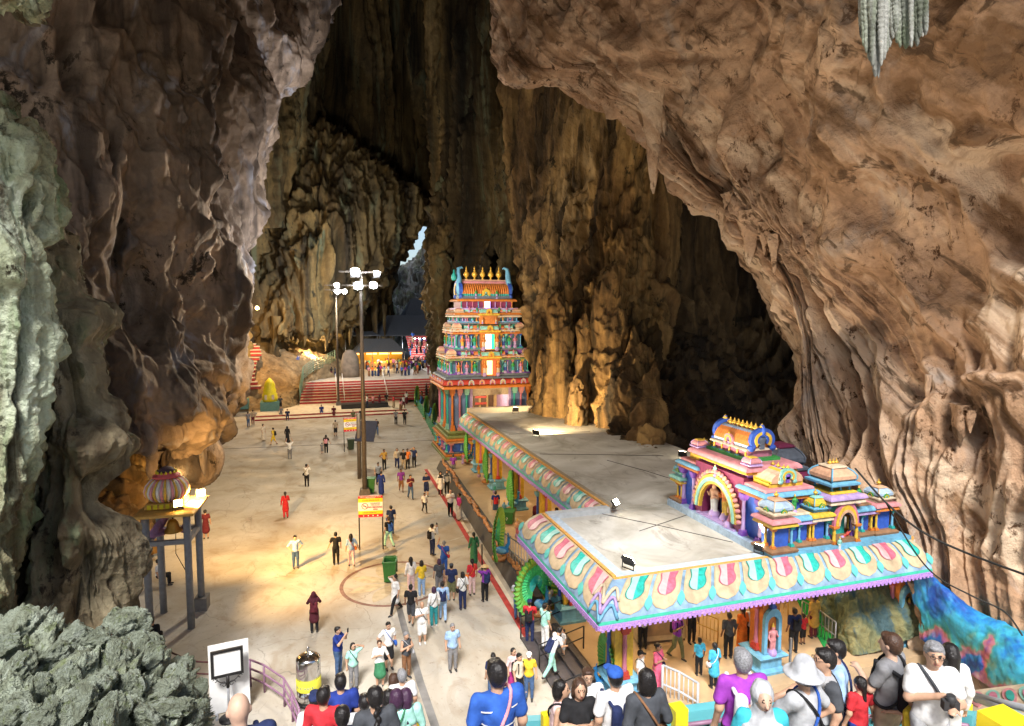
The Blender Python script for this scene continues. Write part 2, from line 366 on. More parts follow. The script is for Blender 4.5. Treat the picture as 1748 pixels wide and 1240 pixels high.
def cr(P, t):
    """Catmull-Rom over axis 0 of P at parameters t in 0..1"""
    n = P.shape[0]; x = t * (n - 1); i = np.clip(np.floor(x).astype(int), 0, n - 2); f = (x - i).reshape((-1,) + (1,) * (P.ndim - 1))
    g = lambda k: P[np.clip(i + k, 0, n - 1)]
    a, b, c, d = g(-1), g(0), g(1), g(2)
    return 0.5 * (2 * b + (c - a) * f + (2 * a - 5 * b + 4 * c - d) * f ** 2 + (3 * b - a - 3 * c + d) * f ** 3)
def rock_patch(name, net, nu, nv, M, amp=0.6, size=3.0, flute=0.0, fsize=1.2, fvert=0.08, fine=0.12, dents=(), wrap='', wd=6.0, wpx=30, seed=0.0, warp=None, world=False, ledge=0.0, sharp=0.0, flow=None, vs=0.6):
    """net rows of (px, py, depth) -> smooth sheet, displaced by noise; wrap adds returns (L R T B) that curl away so the mass has thickness"""
    A = np.array(net, float)
    def back(a, dx, dy, k=1.0): b = a.copy(); b[:, 2] += wd * k; b[:, 0] += dx; b[:, 1] += dy; return b
    if not world:
        if 'L' in wrap: A = np.concatenate([back(A[:, 0], wpx, 0)[:, None], A], 1)
        if 'R' in wrap: A = np.concatenate([A, back(A[:, -1], -wpx, 0)[:, None]], 1)
        if 'T' in wrap: A = np.concatenate([back(A[0], 0, wpx)[None], A], 0)
        if 'B' in wrap: A = np.concatenate([A, back(A[-1], 0, -wpx)[None]], 0)
        P = np.array([[at_d(*c) for c in r] for r in A])
    else: P = A
    S = cr(P, np.linspace(0, 1, nv)); S = np.swapaxes(cr(np.swapaxes(S, 0, 1), np.linspace(0, 1, nu)), 0, 1)
    du = np.gradient(S, axis=1); dv = np.gradient(S, axis=0); nrm = np.cross(du, dv); nrm /= (np.linalg.norm(nrm, axis=2)[..., None] + 1e-9)
    if not world or True:
        s = np.sign(((nrm.reshape(-1, 3)) * (_o - S.reshape(-1, 3))).sum(1).mean()); nrm *= s if s else 1
    p = S.reshape(-1, 3); q = p + seed * 13.7
    sz = np.array([1 / size, 1 / size, vs / size])
    w = np.stack([fbm(q * sz * 0.7 + 31, 2), fbm(q * sz * 0.7 + 57, 2), np.zeros(len(q))], 1) * size * 0.35
    d = amp * fbm((q + w) * sz, 5, 0.52)
    if sharp: d += sharp * (ridge((q + w) * np.array([1 / size, 1 / size, 1.3 * vs / size]) * 1.5, 4) - 0.55)
    if flute:
        fl = ridge(np.stack([(q[:, 0] + w[:, 0] * 0.5) / fsize, (q[:, 1] + w[:, 1] * 0.5) / fsize, q[:, 2] * fvert], 1), 3)
        d += flute * (fl - 0.55)
    if ledge: d += ledge * np.abs(fbm(q * np.array([0.25, 0.25, 0.9]) / size * 3, 3))
    d += fine * fbm(q * 2.1 / max(size * 0.4, 0.4), 3)
    if flow:
        am, fu, fv = flow; uu, vv = np.meshgrid(np.linspace(0, 1, nu), np.linspace(0, 1, nv)); wob = pn(np.stack([uu.ravel() * 3, vv.ravel() * 5, np.full(nu * nv, seed)], 1)) * .06
        r1 = 1 - np.abs(pn(np.stack([(uu.ravel() ** .8 + wob) * fu, vv.ravel() * fv, np.full(nu * nv, 3.3)], 1))) * 2.2
        r2 = 1 - np.abs(pn(np.stack([(uu.ravel() ** .8 + wob) * fu * 2.7, vv.ravel() * fv * 1.6, np.full(nu * nv, 8.8)], 1))) * 2.2
        d += am * (r1 - .5) + am * .38 * (r2 - .5)
    if len(dents):
        x, y = proj_np(p)
        for (cx, cy, rx, ry, am) in dents:
            d += am * np.exp(-(((x - cx) / rx) ** 2 + ((y - cy) / ry) ** 2) ** 1.5)
    V = p + nrm.reshape(-1, 3) * d[:, None]
    I = np.arange(nu * nv).reshape(nv, nu)
    Fq = np.stack([I[:-1, :-1], I[:-1, 1:], I[1:, 1:], I[1:, :-1]], -1).reshape(-1, 4)
    o = link_obj(name, np_mesh(name, V, Fq, M)); return tag(o, kind='structure')
def stalactite(parent, px, py0, py1, D, wpx, M, seed=0, n=14, rings=16, depth_off=0.0):
    """tapered fluted drip hanging from the rock at pixel px between rows py0 and py1"""
    a = at_d(px, py0, D); b = at_d(px + (seed % 5 - 2) * 2, py1, D); r0 = wpx / 2 * D / F_PX; rs = np.random.RandomState(int(seed * 7) + 3)
    V = []; ph = rs.rand() * 6
    for i in range(rings):
        t = i / (rings - 1); c = a + (b - a) * t; r = r0 * ((1 - t) ** 0.75 * 0.92 + 0.05) * (1 + 0.18 * math.sin(t * 9 + ph) * (1 - t))
        c = c + np.array([math.sin(t * 5 + ph), math.cos(t * 4 + ph), 0]) * r0 * 0.18 * t
        for k in range(n):
            w = 2 * math.pi * k / n; rr = r * (1 + 0.22 * math.sin(3 * w + ph) + 0.14 * math.sin(7 * w + ph * 2 + t * 2) + 0.08 * rs.randn())
            V.append(c + np.array([math.cos(w) * rr, math.sin(w) * rr, 0]))
    I = np.arange(n * rings).reshape(rings, n); J = np.roll(I, -1, axis=1)
    Fq = np.stack([I[:-1], J[:-1], J[1:], I[1:]], -1).reshape(-1, 4)
    return link_obj("stalactite", np_mesh("stalactite", V, Fq, M), parent)

# ---- left hanging wall
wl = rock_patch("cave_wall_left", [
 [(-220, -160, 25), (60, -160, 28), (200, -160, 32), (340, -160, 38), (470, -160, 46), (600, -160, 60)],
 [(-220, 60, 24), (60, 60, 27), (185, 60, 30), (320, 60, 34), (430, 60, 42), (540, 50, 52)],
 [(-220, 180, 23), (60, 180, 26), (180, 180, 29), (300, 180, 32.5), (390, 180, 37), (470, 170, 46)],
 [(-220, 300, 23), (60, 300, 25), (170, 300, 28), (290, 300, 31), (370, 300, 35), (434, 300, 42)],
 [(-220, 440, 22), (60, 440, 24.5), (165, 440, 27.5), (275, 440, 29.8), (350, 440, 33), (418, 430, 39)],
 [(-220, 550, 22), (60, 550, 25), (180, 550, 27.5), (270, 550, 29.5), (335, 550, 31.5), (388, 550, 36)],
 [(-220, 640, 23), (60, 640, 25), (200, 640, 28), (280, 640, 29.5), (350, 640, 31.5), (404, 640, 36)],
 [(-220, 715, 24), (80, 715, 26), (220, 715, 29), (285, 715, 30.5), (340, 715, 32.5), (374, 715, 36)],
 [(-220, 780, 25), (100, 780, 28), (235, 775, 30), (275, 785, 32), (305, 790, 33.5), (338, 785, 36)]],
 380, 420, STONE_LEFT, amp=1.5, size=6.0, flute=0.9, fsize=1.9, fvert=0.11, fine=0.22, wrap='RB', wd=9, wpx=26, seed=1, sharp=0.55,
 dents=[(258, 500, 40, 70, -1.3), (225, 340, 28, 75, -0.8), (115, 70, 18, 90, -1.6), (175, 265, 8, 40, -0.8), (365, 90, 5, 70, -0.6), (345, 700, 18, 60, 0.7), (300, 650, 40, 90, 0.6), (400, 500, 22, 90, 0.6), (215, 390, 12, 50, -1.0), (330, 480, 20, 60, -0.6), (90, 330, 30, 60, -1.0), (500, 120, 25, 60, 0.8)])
for k, (px, a, b, D, w) in enumerate([(505, 60, 92, 50, 26), (478, 80, 190, 48.5, 22), (437, 150, 250, 44, 26), (430, 300, 420, 41, 18), (345, 740, 815, 35.5, 20), (262, 770, 830, 31, 26), (452, 60, 160, 45, 16)]):
    stalactite(wl, px, a, b, D, w, STONE_LEFT, k)
# low rock behind the bell tower, with a lit hollow
rock_patch("cave_wall_low_left", [
 [(120, 700, 36), (230, 720, 39), (300, 740, 42), (335, 760, 46)],
 [(120, 800, 33), (230, 800, 36), (290, 805, 40), (338, 800, 45)],
 [(120, 900, 30), (235, 880, 33), (280, 860, 37), (318, 830, 43)],
 [(120, 1060, 27), (225, 1010, 28.5), (262, 930, 33), (300, 860, 42)]], 120, 120, STONE_DRIP, amp=0.8, size=2.5, flute=0.6, fsize=1.0, fine=0.15, wrap='R', wd=6, wpx=10, seed=2)
# ---- near column, daylight on it
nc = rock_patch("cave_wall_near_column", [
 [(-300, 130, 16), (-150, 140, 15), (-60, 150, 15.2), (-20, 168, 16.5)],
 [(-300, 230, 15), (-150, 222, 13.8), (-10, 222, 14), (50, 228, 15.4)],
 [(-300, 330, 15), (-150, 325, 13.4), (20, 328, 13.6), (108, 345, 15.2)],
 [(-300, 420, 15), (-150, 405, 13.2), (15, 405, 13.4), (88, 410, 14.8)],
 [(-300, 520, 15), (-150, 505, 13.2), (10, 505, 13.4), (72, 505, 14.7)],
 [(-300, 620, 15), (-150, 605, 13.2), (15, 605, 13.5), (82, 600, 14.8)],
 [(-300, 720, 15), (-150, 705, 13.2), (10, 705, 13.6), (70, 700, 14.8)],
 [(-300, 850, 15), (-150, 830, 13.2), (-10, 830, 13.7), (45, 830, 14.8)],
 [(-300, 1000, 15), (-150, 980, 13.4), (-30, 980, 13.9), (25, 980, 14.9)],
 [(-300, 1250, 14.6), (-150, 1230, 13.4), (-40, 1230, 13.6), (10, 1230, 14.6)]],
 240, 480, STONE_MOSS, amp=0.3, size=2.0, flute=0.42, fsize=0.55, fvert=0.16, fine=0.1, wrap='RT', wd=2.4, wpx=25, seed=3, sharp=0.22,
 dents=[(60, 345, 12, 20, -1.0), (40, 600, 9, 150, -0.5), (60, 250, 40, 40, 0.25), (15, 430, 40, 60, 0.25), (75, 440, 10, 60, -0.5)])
rock_patch("cave_wall_near_brown", [
 [(-100, 380, 17.5), (30, 390, 17), (80, 400, 17.2), (112, 415, 18.2)],
 [(-100, 480, 17), (30, 480, 16.2), (90, 480, 16.2), (128, 490, 17.4)],
 [(-100, 560, 16.8), (30, 560, 16), (110, 560, 16), (160, 560, 17.2)],
 [(-100, 640, 16.8), (30, 640, 15.9), (125, 640, 15.9), (186, 640, 17.2)],
 [(-100, 730, 16.8), (30, 730, 15.9), (135, 730, 16), (204, 730, 17.3)],
 [(-100, 820, 16.8), (30, 820, 15.9), (140, 820, 16), (216, 820, 17.4)],
 [(-100, 940, 16.8), (30, 940, 16), (145, 940, 16.1), (222, 940, 17.5)],
 [(-100, 1080, 16.8), (30, 1080, 16), (135, 1080, 16.2), (208, 1085, 17.6)],
 [(-100, 1260, 16.4), (30, 1260, 15.6), (120, 1260, 15.8), (190, 1270, 17.2)]],
 260, 460, STONE_OLIVE, amp=0.45, size=2.4, flute=0.6, fsize=0.85, fvert=0.12, fine=0.12, wrap='RT', wd=3, wpx=25, seed=17, sharp=0.3, vs=.35,
 dents=[(110, 600, 28, 60, -1.6), (140, 680, 40, 34, -1.6), (170, 850, 50, 44, -1.6), (90, 900, 16, 110, -0.9), (150, 1010, 60, 60, -0.7), (150, 545, 30, 36, 0.6), (165, 760, 42, 36, 0.6), (215, 600, 14, 120, .3)])
# ---- right overhang (lip first, then inwards to the right)
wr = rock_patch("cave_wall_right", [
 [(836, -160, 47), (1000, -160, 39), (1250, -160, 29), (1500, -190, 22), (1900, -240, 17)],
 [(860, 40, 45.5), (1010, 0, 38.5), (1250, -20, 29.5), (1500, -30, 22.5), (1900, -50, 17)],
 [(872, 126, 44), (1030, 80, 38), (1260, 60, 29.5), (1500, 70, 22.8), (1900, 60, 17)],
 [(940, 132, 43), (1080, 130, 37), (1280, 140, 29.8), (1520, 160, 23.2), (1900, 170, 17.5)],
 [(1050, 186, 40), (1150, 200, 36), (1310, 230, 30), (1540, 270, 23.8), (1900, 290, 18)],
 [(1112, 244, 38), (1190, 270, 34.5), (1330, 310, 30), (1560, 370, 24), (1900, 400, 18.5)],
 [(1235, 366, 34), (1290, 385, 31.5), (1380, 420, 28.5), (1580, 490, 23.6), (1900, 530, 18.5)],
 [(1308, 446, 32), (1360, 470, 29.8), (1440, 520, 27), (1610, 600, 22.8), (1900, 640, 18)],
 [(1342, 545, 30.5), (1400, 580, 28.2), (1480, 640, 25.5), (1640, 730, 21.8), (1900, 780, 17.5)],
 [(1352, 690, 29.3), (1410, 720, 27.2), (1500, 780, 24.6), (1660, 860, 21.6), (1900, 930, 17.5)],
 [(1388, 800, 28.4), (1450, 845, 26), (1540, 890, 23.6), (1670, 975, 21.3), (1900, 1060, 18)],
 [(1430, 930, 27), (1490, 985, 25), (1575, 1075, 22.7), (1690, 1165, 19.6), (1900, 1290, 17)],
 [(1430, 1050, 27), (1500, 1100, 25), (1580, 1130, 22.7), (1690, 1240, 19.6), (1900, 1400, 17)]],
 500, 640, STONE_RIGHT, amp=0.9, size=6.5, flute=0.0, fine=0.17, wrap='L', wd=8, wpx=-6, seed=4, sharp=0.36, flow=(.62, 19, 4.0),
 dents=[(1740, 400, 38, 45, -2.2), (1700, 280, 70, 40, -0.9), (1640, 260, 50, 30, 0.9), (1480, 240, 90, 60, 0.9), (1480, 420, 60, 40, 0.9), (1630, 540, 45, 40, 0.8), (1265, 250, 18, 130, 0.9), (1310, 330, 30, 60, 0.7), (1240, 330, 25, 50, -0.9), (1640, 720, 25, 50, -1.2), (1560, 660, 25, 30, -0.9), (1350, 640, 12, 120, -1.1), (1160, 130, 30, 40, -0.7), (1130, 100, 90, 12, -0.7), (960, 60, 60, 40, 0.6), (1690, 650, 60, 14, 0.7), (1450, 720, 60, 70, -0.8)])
for k, (px, a, b, D, w) in enumerate([(1115, 120, 332, 36.5, 50), (1131, 150, 238, 36.2, 22), (1250, 330, 420, 32.5, 34), (1282, 360, 452, 31.4, 40), (1306, 380, 440, 30.8, 26), (1320, 400, 470, 30.2, 18), (1262, 380, 405, 33, 14), (1585, 640, 690, 22.8, 12), (1640, 690, 765, 21.6, 30), (1655, 700, 740, 21.4, 20)]):
    stalactite(wr, px, a, b, D, w, STONE_RIGHT, k + 3, n=16, rings=22)
# mural rock at the foot of the right wall
def mural_mat():
    m = bpy.data.materials.new("mural_paint"); m.use_nodes = True; nt = m.node_tree; b = nt.nodes["Principled BSDF"]; b.inputs["Roughness"].default_value = 0.6
    tc = N(nt, "ShaderNodeTexCoord").outputs["Object"]
    sp = N(nt, "ShaderNodeSeparateXYZ"); nt.links.new(tc, sp.inputs[0])
    n1 = noise_n(nt, tc, 0.42, 4, 0.55, None, 1.0)
    ad = N(nt, "ShaderNodeMath", operation='ADD'); nt.links.new(rng(nt, sp.outputs[2], 0.2, 4.6), ad.inputs[0]); nt.links.new(rng(nt, n1, 0.3, 0.7, -0.38, 0.38), ad.inputs[1])
    c = ramp(nt, ad.outputs[0], [(0.0, '#0a1c58'), (0.12, '#1a4a9a'), (0.2, '#a8485a'), (0.29, '#c06a3a'), (0.34, '#6a8a3a'), (0.42, '#2e8a78'), (0.54, '#3aa6bc'), (0.66, '#1a78bc'), (0.85, '#0c4496'), (1.0, '#123a8a')])
    c2 = ramp(nt, noise_n(nt, tc, 2.6, 5, 0.6, (1, 1, 0.5), 0.6), [(0.35, '#0c2c70'), (0.5, '#1a68b8'), (0.62, '#3fb2d4'), (0.75, '#7fd0dc')])
    c = mixc(nt, 0.3, c, c2)
    nt.links.new(c, b.inputs["Base Color"])
    bp = N(nt, "ShaderNodeBump"); bp.inputs["Strength"].default_value = 0.5; bp.inputs["Distance"].default_value = 0.1
    nt.links.new(noise_n(nt, tc, 1.6, 8, 0.65), bp.inputs["Height"]); nt.links.new(bp.outputs[0], b.inputs["Normal"]); return m
MURAL = mural_mat()
rock_patch("mural_rock", [
 [(1540, 930, 22.6), (1585, 970, 21.8), (1660, 1035, 20.5), (1760, 1085, 18.8), (1880, 1130, 17)],
 [(1548, 980, 22.3), (1590, 1015, 21.4), (1660, 1080, 19.9), (1760, 1130, 18.2), (1880, 1180, 16.4)],
 [(1560, 1040, 22.2), (1600, 1075, 21.2), (1670, 1130, 19.6), (1760, 1175, 17.8), (1880, 1230, 16)],
 [(1572, 1090, 22.0), (1612, 1120, 20.9), (1690, 1172, 19.2), (1770, 1220, 17.4), (1880, 1290, 15.6)]], 150, 100, MURAL, amp=0.16, size=1.8, fine=0.03, wrap='T', wd=1.6, wpx=14, seed=8, sharp=0.05)
# ---- alcove behind the lip
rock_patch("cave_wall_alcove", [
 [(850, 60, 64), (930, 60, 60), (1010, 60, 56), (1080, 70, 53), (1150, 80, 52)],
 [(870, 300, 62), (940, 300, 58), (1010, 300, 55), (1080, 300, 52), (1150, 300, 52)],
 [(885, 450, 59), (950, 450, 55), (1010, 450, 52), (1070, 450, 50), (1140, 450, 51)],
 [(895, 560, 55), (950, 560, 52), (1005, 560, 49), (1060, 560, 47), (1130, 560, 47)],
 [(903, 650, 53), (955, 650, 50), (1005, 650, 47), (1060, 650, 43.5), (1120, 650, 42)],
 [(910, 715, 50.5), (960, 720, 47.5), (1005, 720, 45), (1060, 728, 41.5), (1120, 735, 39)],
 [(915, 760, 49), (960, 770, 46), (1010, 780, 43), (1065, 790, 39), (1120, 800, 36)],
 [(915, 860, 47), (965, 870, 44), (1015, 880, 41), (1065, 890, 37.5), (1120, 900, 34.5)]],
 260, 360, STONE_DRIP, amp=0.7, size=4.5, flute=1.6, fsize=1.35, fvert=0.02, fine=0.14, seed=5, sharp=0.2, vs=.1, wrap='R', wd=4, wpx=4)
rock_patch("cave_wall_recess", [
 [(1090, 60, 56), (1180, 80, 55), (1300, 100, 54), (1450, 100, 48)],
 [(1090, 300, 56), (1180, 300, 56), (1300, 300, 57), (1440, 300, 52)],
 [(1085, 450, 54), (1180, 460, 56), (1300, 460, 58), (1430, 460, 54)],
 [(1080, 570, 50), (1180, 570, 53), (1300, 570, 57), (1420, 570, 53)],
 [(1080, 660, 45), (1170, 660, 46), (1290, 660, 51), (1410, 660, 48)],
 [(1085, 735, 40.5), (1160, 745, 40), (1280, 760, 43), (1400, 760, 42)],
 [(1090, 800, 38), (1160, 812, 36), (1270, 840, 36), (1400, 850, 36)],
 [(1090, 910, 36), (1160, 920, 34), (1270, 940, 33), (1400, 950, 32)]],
 240, 320, STONE_SHADED, amp=0.8, size=5, flute=1.6, fsize=1.9, fvert=0.02, fine=0.12, seed=15, sharp=0.15, vs=.1)
# ---- back of the great chamber
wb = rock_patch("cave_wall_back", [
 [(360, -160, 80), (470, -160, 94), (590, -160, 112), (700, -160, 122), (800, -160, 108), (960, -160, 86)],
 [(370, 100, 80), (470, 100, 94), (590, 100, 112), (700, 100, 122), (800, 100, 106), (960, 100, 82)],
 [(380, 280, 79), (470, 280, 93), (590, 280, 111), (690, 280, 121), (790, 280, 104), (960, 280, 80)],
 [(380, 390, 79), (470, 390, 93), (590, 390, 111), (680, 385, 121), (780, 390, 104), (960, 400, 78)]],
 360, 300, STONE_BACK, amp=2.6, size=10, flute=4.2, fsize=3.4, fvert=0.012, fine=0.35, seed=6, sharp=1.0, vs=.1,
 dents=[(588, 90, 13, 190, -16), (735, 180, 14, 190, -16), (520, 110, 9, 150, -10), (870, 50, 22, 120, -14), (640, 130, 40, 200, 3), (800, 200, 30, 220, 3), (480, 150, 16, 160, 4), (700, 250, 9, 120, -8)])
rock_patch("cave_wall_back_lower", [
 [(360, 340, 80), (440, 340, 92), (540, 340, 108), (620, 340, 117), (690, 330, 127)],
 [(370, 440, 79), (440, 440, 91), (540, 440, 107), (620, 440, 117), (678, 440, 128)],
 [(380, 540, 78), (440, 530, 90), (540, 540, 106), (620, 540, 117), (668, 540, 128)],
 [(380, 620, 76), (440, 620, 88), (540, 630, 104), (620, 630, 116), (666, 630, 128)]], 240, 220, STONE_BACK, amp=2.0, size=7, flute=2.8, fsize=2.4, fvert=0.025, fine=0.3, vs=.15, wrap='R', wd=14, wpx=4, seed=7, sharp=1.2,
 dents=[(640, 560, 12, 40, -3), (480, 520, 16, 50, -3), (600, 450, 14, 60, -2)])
wm = rock_patch("cave_wall_back_mound", [
 [(500, 236, 104), (545, 222, 101), (600, 246, 102), (640, 270, 105)],
 [(456, 330, 99), (530, 320, 95), (620, 330, 98), (712, 345, 108)],
 [(436, 420, 95), (520, 420, 91), (610, 430, 96), (690, 430, 110)],
 [(428, 500, 92), (510, 510, 90), (590, 510, 97), (640, 505, 110)],
 [(424, 575, 90), (500, 575, 89), (560, 570, 97), (600, 560, 110)]], 260, 230, STONE_BACK, amp=1.3, size=5, flute=2.6, fsize=1.9, fvert=0.012, fine=0.2, wrap='LRTB', wd=10, wpx=12, seed=9, sharp=.2, vs=.1)
for k, (px, a, b, D, w) in enumerate([(560, 540, 600, 96, 14), (600, 520, 590, 104, 16), (640, 500, 600, 112, 14), (655, 520, 580, 114, 9), (612, 560, 620, 108, 10), (588, 430, 520, 99, 20), (470, 540, 600, 89, 16), (520, 550, 592, 90, 12)]):
    stalactite(wm, px, a, b, D, w, STONE_BACK, k + 20)
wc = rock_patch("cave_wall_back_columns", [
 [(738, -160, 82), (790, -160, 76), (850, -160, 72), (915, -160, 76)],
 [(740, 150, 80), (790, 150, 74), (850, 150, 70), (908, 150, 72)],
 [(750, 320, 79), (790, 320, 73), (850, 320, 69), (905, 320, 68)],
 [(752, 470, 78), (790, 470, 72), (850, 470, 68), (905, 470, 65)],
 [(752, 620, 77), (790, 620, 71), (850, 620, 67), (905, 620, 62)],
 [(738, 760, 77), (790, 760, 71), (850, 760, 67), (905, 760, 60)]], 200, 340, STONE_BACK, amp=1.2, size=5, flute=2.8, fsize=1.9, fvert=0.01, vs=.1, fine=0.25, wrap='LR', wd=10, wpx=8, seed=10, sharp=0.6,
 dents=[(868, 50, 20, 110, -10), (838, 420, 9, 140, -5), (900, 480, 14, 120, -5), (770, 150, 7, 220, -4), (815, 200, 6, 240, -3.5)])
rock_patch("cave_wall_back_drip", [
 [(748, 318, 77), (765, 312, 75), (790, 318, 77)],
 [(735, 380, 76), (760, 380, 73), (788, 380, 76)],
 [(730, 450, 75.5), (760, 450, 71.5), (788, 450, 75)],
 [(726, 520, 75.5), (756, 520, 71.5), (786, 520, 75)],
 [(734, 570, 75.5), (756, 570, 72.5), (780, 570, 75)],
 [(740, 612, 75.5), (755, 614, 74), (772, 610, 75)]], 110, 170, STONE_BACK, amp=0.9, size=2.6, flute=1.3, fsize=1.3, fvert=0.06, fine=0.25, wrap='LRTB', wd=5, wpx=6, seed=11, sharp=0.7)
# ---- daylit rock of the far chamber, open to the sky
rock_patch("far_chamber_wall", [
 [(600, 440, 165), (680, 450, 168), (700, 436, 167), (725, 418, 166), (830, 430, 160)],
 [(600, 490, 160), (680, 495, 163), (700, 490, 162), (740, 480, 161), (830, 480, 155)],
 [(600, 560, 152), (680, 560, 155), (700, 560, 154), (740, 560, 153), (830, 560, 148)],
 [(600, 640, 146), (680, 640, 148), (700, 640, 147), (740, 640, 146), (830, 640, 142)]], 160, 120, STONE_PALE, amp=2, size=9, flute=2.0, fsize=3.5, fvert=0.05, fine=0.5, seed=12, sharp=1.0)
# ---- white dripstone hanging in the daylight near the mouth
ws = empty("dripstone_cluster", tuple(at_d(1520, -120, 13.0)), label="white fluted dripstone cluster hanging from the cave mouth in daylight", cat="stalactite")
def dripstone(px, y1, w, k, off):
    a = at_d(px, -130, 13 + off); b = at_d(px + 2, y1, 13 + off); L = np.array(ws.location); r0 = w / 2 * 13 / F_PX; V = []; rings, n = 110, 12; rs = np.random.RandomState(k)
    for i in range(rings):
        t = i / (rings - 1); c = a + (b - a) * t; r = r0 * (1.25 - 0.75 * t ** 1.5) * (1 if t < 0.93 else max(0.02, math.sqrt(max(0, 1 - ((t - 0.93) / 0.07) ** 2))))
        lump = 0.3 * abs(math.sin(t * 75 + k * 2.1 + 2 * math.sin(t * 9 + k))) + 0.08 * math.sin(t * 17 + k)
        for q in range(n):
            w_ = 2 * math.pi * q / n; rr = r * (1 + lump * (0.7 + 0.3 * math.sin(2 * w_ + t * 20 + k)) + 0.05 * rs.randn()); V.append(c - L + np.array([math.cos(w_) * rr, math.sin(w_) * rr, 0]))
    I = np.arange(n * rings).reshape(rings, n); J = np.roll(I, -1, axis=1)
    link_obj("drip_column", np_mesh("drip_column", V, np.stack([I[:-1], J[:-1], J[1:], I[1:]], -1).reshape(-1, 4), STONE_PALE), ws)
rsd = np.random.RandomState(2)
for k in range(13): px = 1468 + k * 4.9; dripstone(px, 132 - abs(px - 1495) ** 1.25 * 1.05 + rsd.uniform(-7, 7), rsd.uniform(9, 15), k, rsd.uniform(-.22, .18) - .25 * (1 - abs(k - 6) / 7))
for k in range(11): px = 1530 + k * 4.8; dripstone(px, 88 - abs(px - 1549) * .9 + rsd.uniform(-9, 9), rsd.uniform(9, 15), k + 20, rsd.uniform(-.2, .2) - .2 * (1 - abs(k - 5) / 6))
tl = rock_patch("cave_mouth_rock", [[(-120, -120, 12), (0, -110, 11.5), (55, -90, 12)], [(-120, -40, 12), (10, -30, 11.4), (62, 5, 12)], [(-120, 0, 12.2), (20, 8, 11.6), (58, 26, 12.2)]], 60, 50, STONE_MOSS, amp=0.3, size=1.0, flute=0.3, fsize=0.4, fine=0.06, wrap='RB', wd=2, wpx=10, seed=13)

# ---- the rest of the chamber: roof and flanks that close it, mouth open behind the viewer
def chamber():
    nu, nv = 110, 110
    X, Y = np.meshgrid(np.linspace(-62, 75, nu), np.linspace(4, 126, nv)); Z = 29 + .0042 * Y ** 2
    V = np.stack([X.ravel(), Y.ravel(), Z.ravel()], 1); V += np.stack([pn(V / 9), pn(V / 9 + 40), 1.6 * pn(V / 7 + 80)], 1) * 1.6
    I = np.arange(nu * nv).reshape(nv, nu); Fq = np.stack([I[:-1, :-1], I[:-1, 1:], I[1:, 1:], I[1:, :-1]], -1).reshape(-1, 4)
    tag(link_obj("cave_ceiling", np_mesh("cave_ceiling", V, Fq, STONE_LEFT)), kind='structure')
    for nm, pts in (("cave_flank_left", [(-60, 4), (-60, 60), (-50, 128), (-6, 128)]), ("cave_flank_right", [(52, 4), (58, 60), (50, 128), (40, 128)])):
        P = np.array([[(x, y, z) for x, y in pts] for z in (-3, 30, 60, 110)], float); rock_patch(nm, P, 90, 60, STONE_LEFT, amp=2, size=8, world=True, seed=41)
chamber()

# ------------------------------------------------------------------ ground
def floor_mat():
    m = bpy.data.materials.new("worn_concrete"); m.use_nodes = True; nt = m.node_tree; b = nt.nodes["Principled BSDF"]
    tc = N(nt, "ShaderNodeTexCoord").outputs["Object"]
    c = ramp(nt, noise_n(nt, tc, 0.22, 7, 0.6, None, 0.8), [(0.3, (0.3, 0.25, 0.185)), (0.48, (0.41, 0.37, 0.31)), (0.62, (0.49, 0.455, 0.4)), (0.75, (0.55, 0.52, 0.475))])
    c = mixc(nt, rng(nt, noise_n(nt, tc, 0.7, 6, 0.65, (1, 0.6, 1), 1.2), 0.52, 0.66, 0, 0.5), c, (0.26, 0.19, 0.12))
    c = mixc(nt, rng(nt, noise_n(nt, tc, 5.0, 8, 0.75), 0.58, 0.66, 0, 0.55), c, (0.13, 0.1, 0.075))
    v = N(nt, "ShaderNodeTexVoronoi"); v.feature = 'DISTANCE_TO_EDGE'; v.inputs["Scale"].default_value = 0.34
    wv = N(nt, "ShaderNodeVectorMath", operation='ADD'); nn = N(nt, "ShaderNodeTexNoise"); nn.inputs["Scale"].default_value = 0.8; nn.inputs["Detail"].default_value = 5
    nt.links.new(tc, nn.inputs["Vector"]); nt.links.new(tc, wv.inputs[0]); nt.links.new(nn.outputs["Color"], wv.inputs[1]); nt.links.new(wv.outputs[0], v.inputs["Vector"])
    cr_ = rng(nt, v.outputs["Distance"], 0.0, 0.009, 0.45, 0.0)
    f = N(nt, "ShaderNodeMath", operation='MULTIPLY'); nt.links.new(cr_, f.inputs[0]); nt.links.new(rng(nt, noise_n(nt, tc, 0.3, 3, 0.5), 0.45, 0.6), f.inputs[1])
    c = mixc(nt, f.outputs[0], c, (0.06, 0.05, 0.04))
    nt.links.new(c, b.inputs["Base Color"]); b.inputs["Specular IOR Level"].default_value = 0.35
    nt.links.new(rng(nt, noise_n(nt, tc, 0.5, 5, 0.6), 0.3, 0.7, 0.5, 0.85), b.inputs["Roughness"])
    bp = N(nt, "ShaderNodeBump"); bp.inputs["Strength"].default_value = 0.35; bp.inputs["Distance"].default_value = 0.03
    nt.links.new(noise_n(nt, tc, 3.0, 8, 0.7), bp.inputs["Height"]); nt.links.new(bp.outputs[0], b.inputs["Normal"]); return m
CONCRETE = floor_mat()
mb = MB(); mb.add([(-300, -300, 0), (300, -300, 0), (300, 400, 0), (-300, 400, 0)], [(0, 1, 2, 3)])
tag(mb.build("ground", CONCRETE), kind='structure')
